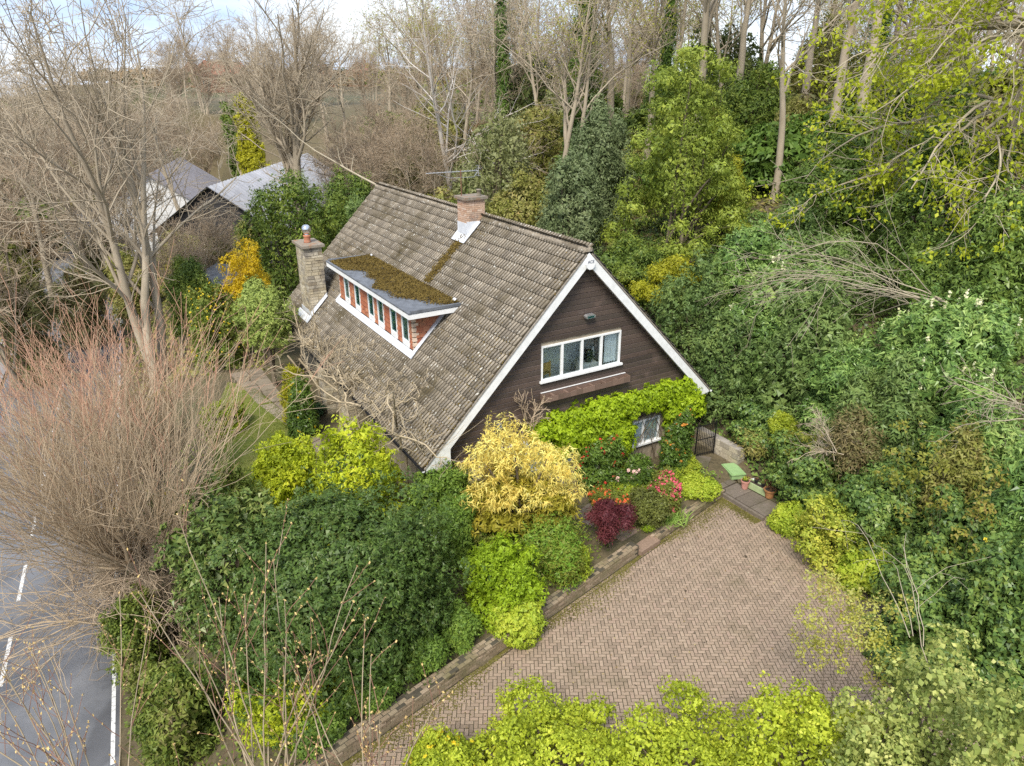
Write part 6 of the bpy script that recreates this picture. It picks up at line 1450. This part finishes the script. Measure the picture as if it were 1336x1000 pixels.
# the pollards by the road: thick knuckled boles and hundreds of straight wands
def pollard(key, label, seed, n, hw, head, rad, tangled=0):
    rng = np.random.default_rng(seed); x, y, z = TREE_AT[key]; root = empty('pollard_tree', (x, y, z), 0, label, 'tree')
    P0, R0_ = rods(np.array([[0, 0, -.4]]), np.array([[.05, .05, 1.0]]), np.array([head + .4]), np.array([.34]), np.array([.26]), 6, rng, .05)
    k = 9; a = rng.uniform(0, 6.28, k); d = np.column_stack([np.cos(a), np.sin(a), rng.uniform(.6, 1.4, k)])
    PK, RK = rods(np.repeat(P0[:, -1], k, 0), d, rng.uniform(.6, rad, k), np.full(k, .17), np.full(k, .11), 5, rng, .12)
    V, F = merge([tubes(P0, R0_, 10), tubes(PK, RK, 7)]); obj('trunk', raw_mesh('trunk', V, F, M_bark, True), root)
    so = offshoots(PK, RK, 4, 32, 2.6, .55, rng, .4, 1, updir=.55); PL, RL = rods(so[0], so[1], so[2], so[3], so[3] * .45, 7, rng, .10, .05)   # forking limbs
    V, F = merge([tubes(PL, RL, 5)]); obj('limb', raw_mesh('limb', V, F, M_wand, True), root)
    m = rng.integers(0, len(PL), n); kk = np.where(rng.random(n) < .35, 0, rng.integers(1, 7, n)); st = PL[m, kk] + rng.normal(0, .03, (n, 3))
    ld = unit(PL[m, -1] - PL[m, 0]); d = unit(ld * [1.05, 1.05, .4] + rng.normal(0, .36, (n, 3)) * [1, 1, .3] + [0, 0, .75])
    P, R = rods(st, d, rng.uniform(.5, .95, n) * hw, np.full(n, .014), np.full(n, .006), 8, rng, .11, .04)
    lo = tubes(P[:, :7], R[:, :7], 3); hi = tubes(P[:, 6:], R[:, 6:], 3)
    s = offshoots(P, R, 9, 32, .36, .6, rng, .2, .95, updir=.15); P1, R1 = rods(s[0], s[1], s[2], np.full(len(s[3]), .0065), np.full(len(s[3]), .005), 4, rng, .14, .01)
    top = P1[:, 0, 2] > head + hw * .70
    V, F = merge([lo, tubes(P1[~top], R1[~top], 3)]); tag(obj('wands', raw_mesh('wands', V, F, M_wand, True), root), kind='stuff')
    V, F = merge([hi, tubes(P1[top], R1[top], 3)]); tag(obj('wand_tips', raw_mesh('wand_tips', V, F, M_redwand, True), root), 'red wand tips', kind='stuff')
    if tangled:
        m = tangled; st = np.column_stack([rng.normal(0, .75, m), rng.normal(0, .75, m), rng.uniform(.2, head + .6, m)])
        P2, R2 = rods(st, rng.normal(0, 1, (m, 3)) + [0, 0, .1], rng.uniform(.7, 2.0, m), np.full(m, .012), np.full(m, .007), 6, rng, .35, 0, .35)
        s = offshoots(P2, R2, 3, 45, .5, .8, rng); P3, R3 = rods(s[0], s[1], s[2], np.full(len(s[3]), .008), np.full(len(s[3]), .006), 4, rng, .25, -.05)
        V, F = merge([tubes(P2, R2, 3), tubes(P3, R3, 3)]); tag(obj('twigs', raw_mesh('twigs', V, F, M_rusttwig, True), root), kind='stuff')
pollard('pollard', 'pollarded roadside tree with a great fan of red tipped wands', 401, 220, 6.8, 2.2, 1.0, 420)
pollard('pollard_b', 'second pollarded tree farther along the lane', 402, 160, 5.8, 2.2, .9, 120)
pollard('pollard_c', 'pollarded tree leaning over the lane at the left edge', 403, 150, 5.8, 1.6, 1.0, 200)
spray_tree('lane_spray', 'loose twiggy growth hanging over the lane below the pollards', 404, 14, 4.6, 185, 14, r0=.018, m=M_wand, sub=8, sub2=4, rmin=.006, fan=.7, sag=.12)
# bare saplings with fat buds in the near left corner
def sapling(key, label, seed, n, L0, fan):
    rng = np.random.default_rng(seed); x, y, z = TREE_AT[key]; root = empty('budding_sapling', (x, y, z), 0, label, 'tree')
    d = np.column_stack([rng.normal(0, fan, n), rng.normal(.1, fan * .6, n), np.ones(n)])
    P, R = rods(rng.normal(0, .25, (n, 3)) * [1, 1, 0], d, rng.uniform(.75, 1.1, n) * L0, np.full(n, .022), np.full(n, .007), 9, rng, .06, .01)
    s = offshoots(P, R, 6, 34, .26, .6, rng, .4, .97, updir=.2); P1, R1 = rods(s[0], s[1], s[2], np.maximum(s[3], .007), np.full(len(s[3]), .005), 5, rng, .08, .03)
    V, F = merge([tubes(P, R, 5)]); obj('stem', raw_mesh('stem', V, F, bark_mat('fawn sapling bark', (0.30, 0.23, 0.14), (0.44, 0.36, 0.24), 4), True), root)
    V, F = merge([tubes(P1, R1, 4)]); tag(obj('twigs', raw_mesh('twigs', V, F, bark_mat('reddish twig', (0.20, 0.09, 0.06), (0.32, 0.18, 0.12), 6), True), root), kind='stuff')
    B = np.concatenate([P1[:, -1], P1[:, 2], P1[:, 3], P[:, -1], P[:, -2]]); k = 3
    Q = np.repeat(B, k, 0) + rng.normal(0, .008, (len(B) * k, 3)); v, f = leaf_quads(Q, rng.normal(0, 1, Q.shape), .055, .5, rng, along=np.tile([0, 0, 1.0], (len(Q), 1)))
    obj('buds', raw_mesh('buds', v, [f], leaf_mat('cream bud', [(0.55, 0.40, 0.16), (0.66, 0.52, 0.25), (0.50, 0.30, 0.14)], trans=.2)), root)
sapling('sapling', 'bare sapling with cream buds before the clipped hedge', 501, 16, 6.2, .30)
sapling('sapling_b', 'bare sapling with cream buds over the lane in the near left corner', 502, 13, 5.6, .32)
sapling('sapling_c', 'thin budding stems beside the lower end of the drive', 503, 7, 4.4, .28)

# ================================================================ pots, box and other small things
M_pink = plain('pink terracotta', (0.50, 0.24, 0.19), 0.8, 0, 0.2, 8); M_pot = plain('ochre terracotta', (0.34, 0.16, 0.06), 0.8, 0, 0.35, 6, 0.2)
M_green = plain('pale green paint', (0.27, 0.42, 0.18), 0.6, 0, 0.1, 5); M_earth = plain('potting soil', (0.05, 0.035, 0.025), 0.95, 0, 0.3, 12)
def pot_thing(name, x, y, z, r, h, mat, label, cat='plant pot', leaf=None, n=60, ls=.09, dry=False):
    p = empty(name, (x, y, z), 0, label, cat)
    MB().lathe([(r * .68, 0), (r * .95, h * .82), (r * 1.08, h * .83), (r * 1.08, h), (r * .93, h), (r * .90, h * .86)], n=18).build('vessel', mat, p, smooth=False)
    MB().lathe([(r * .9, h * .84), (r * .88, h * .88)], n=16).build('soil', M_earth, p)
    if leaf:
        rng = np.random.default_rng(int(x * 100) % 999); P = np.column_stack([rng.normal(0, r * .45, n), rng.normal(0, r * .45, n), h + rng.uniform(0, r * .7, n)])
        v, f = leaf_quads(P, rng.normal(0, 1, P.shape), ls, .4, rng, along=np.tile([0, 0, .8], (n, 1))); obj('foliage', raw_mesh('foliage', v, [f], leaf), p)
    return p
M_dry = leaf_mat('dry stalks', [(0.14, 0.07, 0.04), (0.22, 0.12, 0.07)], trans=.1)
bx = empty('storage_box', (8.18, 23.12, 0.12), 0.18, 'pale green lidded box standing on the paving by the gate path', 'box')
MB().prism([(-.25, -.40), (.25, -.40), (.25, .40), (-.25, .40)], 'z', 0, .16).build('body', M_green, bx)
MB().prism([(-.285, -.43), (.285, -.43), (.285, .43), (-.285, .43)], 'z', .162, .21).prism([(-.25, -.395), (.25, -.395), (.25, .395), (-.25, .395)], 'z', .21, .235).build('lid', M_green, bx)
tr = empty('trough', (8.72, 21.95, 0.12), -0.98, 'pale green stone trough between the terracotta pots', 'planter')
t_ = MB(); t_.box(-.42, .42, -.14, -.10, 0, .24).box(-.42, .42, .10, .14, 0, .24).box(-.42, -.38, -.099, .099, 0, .24).box(.38, .42, -.099, .099, 0, .24).box(-.379, .379, -.099, .099, 0, .16)
t_.build('body', plain('pale green stone', (0.36, 0.44, 0.22), 0.8, 0, 0.15, 7), tr); MB().box(-.375, .375, -.098, .098, .165, .2).build('soil', M_earth, tr)
pot_thing('plant_pot', 8.30, 22.10, .12, .15, .33, M_pink, 'tall pink terracotta pot at the left end of the trough', leaf=LM['golden_low'], n=50)
pot_thing('plant_pot', 8.52, 22.42, .12, .12, .2, M_pink, 'small pale pink pot behind the tall pink one', leaf=M_dry, n=30)
pot_thing('plant_pot', 8.98, 21.50, .12, .2, .32, M_pot, 'large round ochre terracotta pot at the right end of the trough', leaf=M_dry, n=40)
pot_thing('plant_pot', 9.05, 21.95, .12, .14, .26, M_pot, 'brown pot with dry stalks behind the trough', leaf=M_dry, n=90, ls=.16)
pot_thing('plant_pot', 8.70, 22.12, .33, .08, .14, M_black, 'small black plastic pot standing in the trough', leaf=M_dry, n=20, ls=.07)
pot_thing('plant_pot', 8.86, 21.86, .33, .08, .14, M_black, 'second black plastic pot in the trough near the ochre pot', leaf=LM['dark'], n=20, ls=.07)
jar = empty('jug', (8.72, 22.46, .12), 0.3, 'little white jug among the pots', 'jug')
MB().lathe([(.05, 0), (.075, .06), (.06, .15), (.07, .18)], n=12).build('body', M_white, jar, smooth=True); MB().bar((.07, 0, .06), (.11, 0, .13), .012).bar((.11, 0, .13), (.065, 0, .16), .012).build('handle', M_white, jar)
M_blue = plain('glazed blue', (0.012, 0.06, 0.12), 0.25, 0, 0.3, 6)
pot_thing('plant_pot', -8.45, 26.55, gl + .05, .30, .52, M_blue, 'round glazed blue pot at the lawn edge', leaf=M_dry, n=60, ls=.12)
pot_thing('plant_pot', -8.75, 27.25, gl + .05, .24, .3, plain('grey stone', (0.25, 0.27, 0.24), .9), 'low grey stone bowl behind the blue pot', leaf=LM['blue'], n=40)
# a few fallen leaves and petals on the drive
rng = np.random.default_rng(66); N = 260
P = np.column_stack([rng.uniform(-3, 9, N), rng.uniform(10, 21, N), np.full(N, .012)]); k_ = (P[:, :2] - W0) @ -WN > .5; P = P[k_]
v, f = leaf_quads(P, np.tile([0, 0, 1.0], (len(P), 1)), .05, .6, rng, spread=.25)
tag(obj('fallen_leaves', raw_mesh('fallen_leaves', v, [f], leaf_mat('fallen leaf', [(0.30, 0.24, 0.10), (0.50, 0.44, 0.25), (0.25, 0.16, 0.06), (0.6, 0.58, 0.5)]))), 'fallen leaves and petals scattered over the paved drive', 'leaves', kind='stuff')

# ================================================================ buildings beyond the garden
M_darkboard = pieces('black weatherboard', [(0.016, 0.015, 0.016), (0.03, 0.027, 0.027)], .7, None); M_sheet = plain('pale corrugated sheet', (0.46, 0.46, 0.48), 0.6, 0, 0.2, 0.5)
def barn():
    b_ = empty('barn', (-24.6, 60.0, float(ground(-26, 66))), 0.0, 'black boarded barn with a pale sheet roof beyond the garden', 'barn')
    zb = -b_.location.z; W, Lb, e, rg = 5.0, 30, 2.4 + zb, 5.9 + zb
    MB().prism([(-W, -1.5), (W, -1.5), (W, e), (0, rg), (-W, e)], 'y', 0, Lb).build('wall', M_darkboard, b_)
    for k in range(18): 
        z = -.2 + k * .36; h = W if z + .3 < e else max(.2, W * (rg - z - .3) / (rg - e))
        if z + .34 < rg: MB().poly([(-h, -.05, z), (h, -.05, z), (h, -.005, z), (-h, -.005, z), (-h, -.02, z + .36), (h, -.02, z + .36), (h, -.005, z + .36), (-h, -.005, z + .36)], [(3, 2, 1, 0), (4, 5, 6, 7), (0, 1, 5, 4), (1, 2, 6, 5), (2, 3, 7, 6), (3, 0, 4, 7)]).build('board', M_darkboard, b_)
    for s in (-1, 1):
        n = 40; ys = np.linspace(-.5, Lb + .4, n * 4 + 1); x0, z0, x1, z1 = 0, rg + .12, s * (W + .5), e - (.5 / W) * (rg - e) + .12
        wv = .035 * np.cos(np.arange(n * 4 + 1) * np.pi / 2)
        V = np.concatenate([np.column_stack([np.full(len(ys), x), ys, z + wv]) for x, z in ((x0, z0), (x1, z1), (x1, z1 - .06), (x0, z0 - .06))]); m = len(ys); i = np.arange(m - 1)
        F = np.concatenate([np.stack([a * m + i, a * m + i + 1, bb * m + i + 1, bb * m + i], 1) for a, bb in ((0, 1), (1, 2), (2, 3))])
        obj('roof', raw_mesh('roof', V, [F], M_sheet), b_)
    MB().box(W + .02, W + .06, 12, 14.5, -.5, 2.2).build('door', M_sheet, b_)
barn()
def cottage(x, y, w, l, e, rg, rz, wallm, roofm, label, chim=True, win=2, name='house'):
    z = float(ground(x, y)); c = empty(name, (x, y, z), rz, label, 'house')
    MB().prism([(-w / 2, -1), (w / 2, -1), (w / 2, e), (0, rg), (-w / 2, e)], 'y', 0, l).build('wall', wallm, c)
    for s in (-1, 1): MB().prism([(0, rg + .02), (s * (w / 2 + .3), e - .3 * (rg - e) / (w / 2) + .02), (s * (w / 2 + .3), e - .3 * (rg - e) / (w / 2) + .2), (0, rg + .2)], 'y', -.3, l + .3).build('roof', roofm, c)
    if chim: MB().box(-.4, .4, l * .7, l * .7 + .9, rg - .5, rg + 1.3).build('chimney', roofm, c)
    for k in range(win):
        xx = (k - (win - 1) / 2) * w * .4
        f = MB().box(xx - .5, xx + .5, -.04, -.003, e * .45, e * .45 + 1.1).build('window', M_white, c); MB().box(xx - .42, xx + .42, -.06, -.042, e * .45 + .08, e * .45 + 1.02).build('pane', M_glassg, f)
M_red = pieces('red tile roof', [(0.34, 0.13, 0.08), (0.42, 0.18, 0.11)], .8); M_render = plain('white render', (0.74, 0.73, 0.70), .8, 0, .08, 1); M_grey = plain('grey slate', (0.25, 0.23, 0.24), .7, 0, .2, 2); M_brickf = plain('distant brick', (0.34, 0.17, 0.11), .8, 0, .15, 1)
cottage(-34.5, 70.5, 8.5, 18, 4.4, 7.4, 0.25, M_render, M_grey, 'white gabled building left of the black barn', False)
for x, y, rz, lab in ((-72, 300, .3, 'distant red roofed house, left one of the pair on the skyline'), (-60, 305, -.2, 'distant red roofed house, right one of the pair on the skyline'), (-118, 290, .5, 'distant red roofed house far left on the ridge'), (-92, 235, -.7, 'distant brick house among the hedges'), (-118, 315, .9, 'small white house down in the valley')):
    cottage(x, y, 9, 12, 5, 8.5, rz, M_render if 'white' in lab else M_brickf, M_red, lab)
sh = empty('lean_to', (-17.6, 42.6, .3), -0.45, 'grey roofed open lean to shed beyond the forsythia', 'shed')
for x in (-1.3, 1.3): MB().box(x - .05, x + .05, -1.0, -.9, 0, 2.3).build('post', M_stem, sh)
MB().box(-1.4, 1.4, .9, 1.0, 0, 2.7).box(-1.4, -1.3, -.9, .9, 0, 2.3).build('wall', M_darkboard, sh)
MB().poly([(-1.6, -1.3, 2.3), (1.6, -1.3, 2.3), (1.6, 1.2, 2.85), (-1.6, 1.2, 2.85), (-1.6, -1.3, 2.42), (1.6, -1.3, 2.42), (1.6, 1.2, 2.97), (-1.6, 1.2, 2.97)], [(3, 2, 1, 0), (4, 5, 6, 7), (0, 1, 5, 4), (1, 2, 6, 5), (2, 3, 7, 6), (3, 0, 4, 7)]).build('roof', M_felt, sh)

# ================================================================ undergrowth of the wood, hedgerow trees and far woodland
rng = np.random.default_rng(900)
def bush_proto(seed, lm, size, asp, h=3.2, r=2.4, cover=1.6, nmax=4200, clump=.5):
    g = np.random.default_rng(seed); lb = lobes_for('dome', h, r, 1, g); v, f = crown(lb, size, asp, g, cover, clump, .15, 1.0, nmax=nmax)
    sv, sf = stems(lb, h, r, g, .05, 0)
    return [('foliage', raw_mesh('foliage', v, [f], LM[lm])), ('stem', raw_mesh('stem', sv, sf, M_stem, True))]
UB = [bush_proto(1, 'mixed', .22, .45), bush_proto(2, 'bramble', .22, .35), bush_proto(3, 'evergreen', .22, .5), bush_proto(4, 'woodivy', .22, .55), bush_proto(5, 'rust', .22, .3), bush_proto(6, 'sage', .22, .4)]
UN = ['mixed green', 'brown bramble', 'dark evergreen', 'bright ivy green', 'rusty brown', 'pale sage']
cells = {}
for k in range(230):
    a = rng.uniform(-.18, .95); D = rng.uniform(44, 92); x, y = D * math.sin(a), D * math.cos(a)
    if float(bank_dist(np.array([x]), np.array([y]))[0]) < 1.5 or any((x - q[1]) ** 2 + (y - q[2]) ** 2 < 5 for q in PLANTS): continue
    t = int(rng.choice(6, p=[.25, .12, .20, .20, .08, .15])); s = rng.uniform(.7, 1.3)
    rt_ = empty('undergrowth_shrub', (x, y, float(ground(x, y)) - .1), rng.uniform(0, 6), UN[t] + ' undergrowth shrub among the trunks of the hillside wood', 'shrub', UN[t] + ' undergrowth in the wood'); rt_.scale = (s, s, s)
    for n_, me in UB[t]: obj(n_, me, rt_)
FT = [bush_proto(21, 'evergreen', .5, .5, 8, 4, 1.5, 2600, 1.0), bush_proto(22, 'rust', .5, .3, 8, 4, 1.1, 2600, 1.0), bush_proto(23, 'bramble', .5, .3, 7, 4, 1.1, 2600, 1.0), bush_proto(24, 'mixed', .5, .4, 8, 4, 1.2, 2600, 1.0), bush_proto(25, 'golden_low', .5, .4, 7, 3, 1.2, 2200, .9)]
FN = ['dark evergreen', 'rusty leafless', 'brown leafless', 'olive green', 'yellow green']
for k in range(140):
    a = rng.uniform(-.85, -.04); D = 72 + 260 * rng.random() ** 1.3; x, y = D * math.sin(a), D * math.cos(a)
    if -46 < x < -14 and 50 < y < 102: continue
    if float(bank_dist(np.array([x]), np.array([y]))[0]) > 14: continue
    t = int(rng.choice(5, p=[.26, .20, .18, .22, .14])); s = rng.uniform(.45, .95)
    rt_ = empty('field_tree', (x, y, float(ground(x, y)) - .2), rng.uniform(0, 6), FN[t] + ' tree of the valley hedgerows beyond the lane', 'tree', FN[t] + ' trees in the valley'); rt_.scale = (s, s, s)
    for n_, me in FT[t]: obj('crown' if n_ == 'foliage' else 'trunk', me, rt_)
def far_wood(name, a0, a1, d0, d1, n, lm, hs, label, seed):
    g = np.random.default_rng(seed); a = g.uniform(a0, a1, n); D = g.uniform(d0, d1, n); x, y = D * np.sin(a), D * np.cos(a); z = ground(x, y)
    k = 26; d = dirs(g, n * k, -.2); rr = g.uniform(.6, 1.2, n) * hs
    P = np.repeat(np.column_stack([x, y, z + rr * .55]), k, 0) + d * np.repeat(rr, k)[:, None] * [.55, .55, .6]
    v, f = leaf_quads(P, d + [0, 0, .4], 1.9 * (d0 + d1) / 800, .55, g, spread=1.0, tri=True)
    tag(obj(name, raw_mesh(name, v, [f], LM[lm])), label, 'woodland', kind='stuff')
far_wood('far_woodland', -.95, .12, 240, 560, 1500, 'rust', 5, 'brown leafless woodland covering the far hill', 1)
far_wood('far_evergreens', -.95, .12, 220, 540, 400, 'conifer', 5, 'scattered dark evergreens on the far hill', 2)
far_wood('crest_woodland', -.1, 1.0, 95, 190, 600, 'mixed', 4.5, 'brown twiggy woodland behind the trunks on the crest', 3)
far_wood('crest_evergreens', -.1, 1.0, 90, 180, 300, 'evergreen', 4, 'dark evergreen scrub behind the trunks on the crest', 4)

GT = [('A', -.86, -.05, 62, 190, 45, 'leafless tree scattered over the valley beyond the barn', 'leafless trees of the valley'), ('C', -.86, -.12, 70, 170, 45, 'low rusty leafless tree in the valley hedgerows', 'low leafless trees of the valley'),
      ('D', -.10, .75, 66, 125, 30, 'slender tree deep in the hillside wood', 'trees deep in the wood'), ('C', -.12, .75, 72, 110, 14, 'low twiggy tree deep in the hillside wood', 'low twiggy trees deep in the wood')]
for pk, a0, a1, d0, d1, n, lab, grp in GT:
    for k in range(n):
        a = rng.uniform(a0, a1); D = rng.uniform(d0, d1); x, y = D * math.sin(a), D * math.cos(a)
        if -47 < x < -13 and 48 < y < 103: continue
        place_tree(PROTO[pk], 'bare_tree', x, y, float(ground(x, y)) - .1, rng.uniform(.65, 1.0), rng.uniform(0, 6.28), lab, grp)
# ---------------------------------------------------------------- ground cover
def cover(name, x0, x1, y0, y1, n, size, lm, test, label, seed, cat='ground cover'):
    g = np.random.default_rng(seed); x = g.uniform(x0, x1, n); y = g.uniform(y0, y1, n); k = test(x, y, g); x, y = x[k], y[k]
    lump = .16 * (np.sin(x * 2.1 + np.sin(y * 1.7)) + np.sin(y * 2.6 + x)) + .2
    P = np.column_stack([x, y, ground(x, y) + np.maximum(.02, lump * g.uniform(.2, 1.2, len(x)))])
    v, f = leaf_quads(P, np.tile([0, -.2, 1.0], (len(P), 1)), size, .8, g, .2, .8, tri=True)
    tag(obj(name, raw_mesh(name, v, [f], LM[lm])), label, cat, kind='stuff')
cover('ivy_ground_cover', 6, 30, 4, 45, 120000, .17, 'ivy', lambda x, y, g: (bank_dist(x, y) > .15) & (bank_dist(x, y) < 13), 'dark ivy carpeting the steep bank beside the drive', 51)
cover('woodland_ground_cover', -14, 55, 40, 85, 60000, .26, 'mixed', lambda x, y, g: (bank_dist(x, y) > 1), 'mixed low green growth on the floor of the hillside wood', 52)
cover('bramble_ground_cover', -14, 55, 40, 85, 30000, .28, 'bramble', lambda x, y, g: (bank_dist(x, y) > 1), 'brown leaf litter and brambles on the floor of the wood', 53)
def s_road(x, y): return (x - RX) * RNX + (y - RY) * RNY
def in_house(x, y):
    u = (x - OX) * GX + (y - OY) * GY; v_ = (x - OX) * BX + (y - OY) * BY
    return (np.abs(u) < 6.6) & (v_ > -.1) & (v_ < 18.6)
cover('verge_growth', -20, 0, 3, 27, 34000, .10, 'verge', lambda x, y, g: (s_road(x, y) > .25) & (((x - W0[0]) * WN[0] + (y - W0[1]) * WN[1]) > .25) & ~((y > 20.5) & (s_road(x, y) > 4.6)) & ~in_house(x, y), 'low green growth on the roadside verge and under the hedge', 54)
cover('bed_growth', -2, 8, 12, 23, 9000, .08, 'olive', lambda x, y, g: (((x - W0[0]) * WN[0] + (y - W0[1]) * WN[1]) > .3) & (((x - W0[0]) * WN[0] + (y - W0[1]) * WN[1]) < 2.2) & ~in_house(x, y), 'low growth between the shrubs of the raised bed', 55)
cover('field_growth', -60, -12, 24, 75, 60000, .24, 'mixed', lambda x, y, g: ((s_road(x, y) < -6.5) | ((s_road(x, y) > .3) & (y > 33))) & (bank_dist(x, y) < 2) & ~in_house(x, y) & ~((x > -16) & (y < 33)) & (g.random(len(x)) < .8), 'rough grass and scrub beyond the lawn and lane', 56)
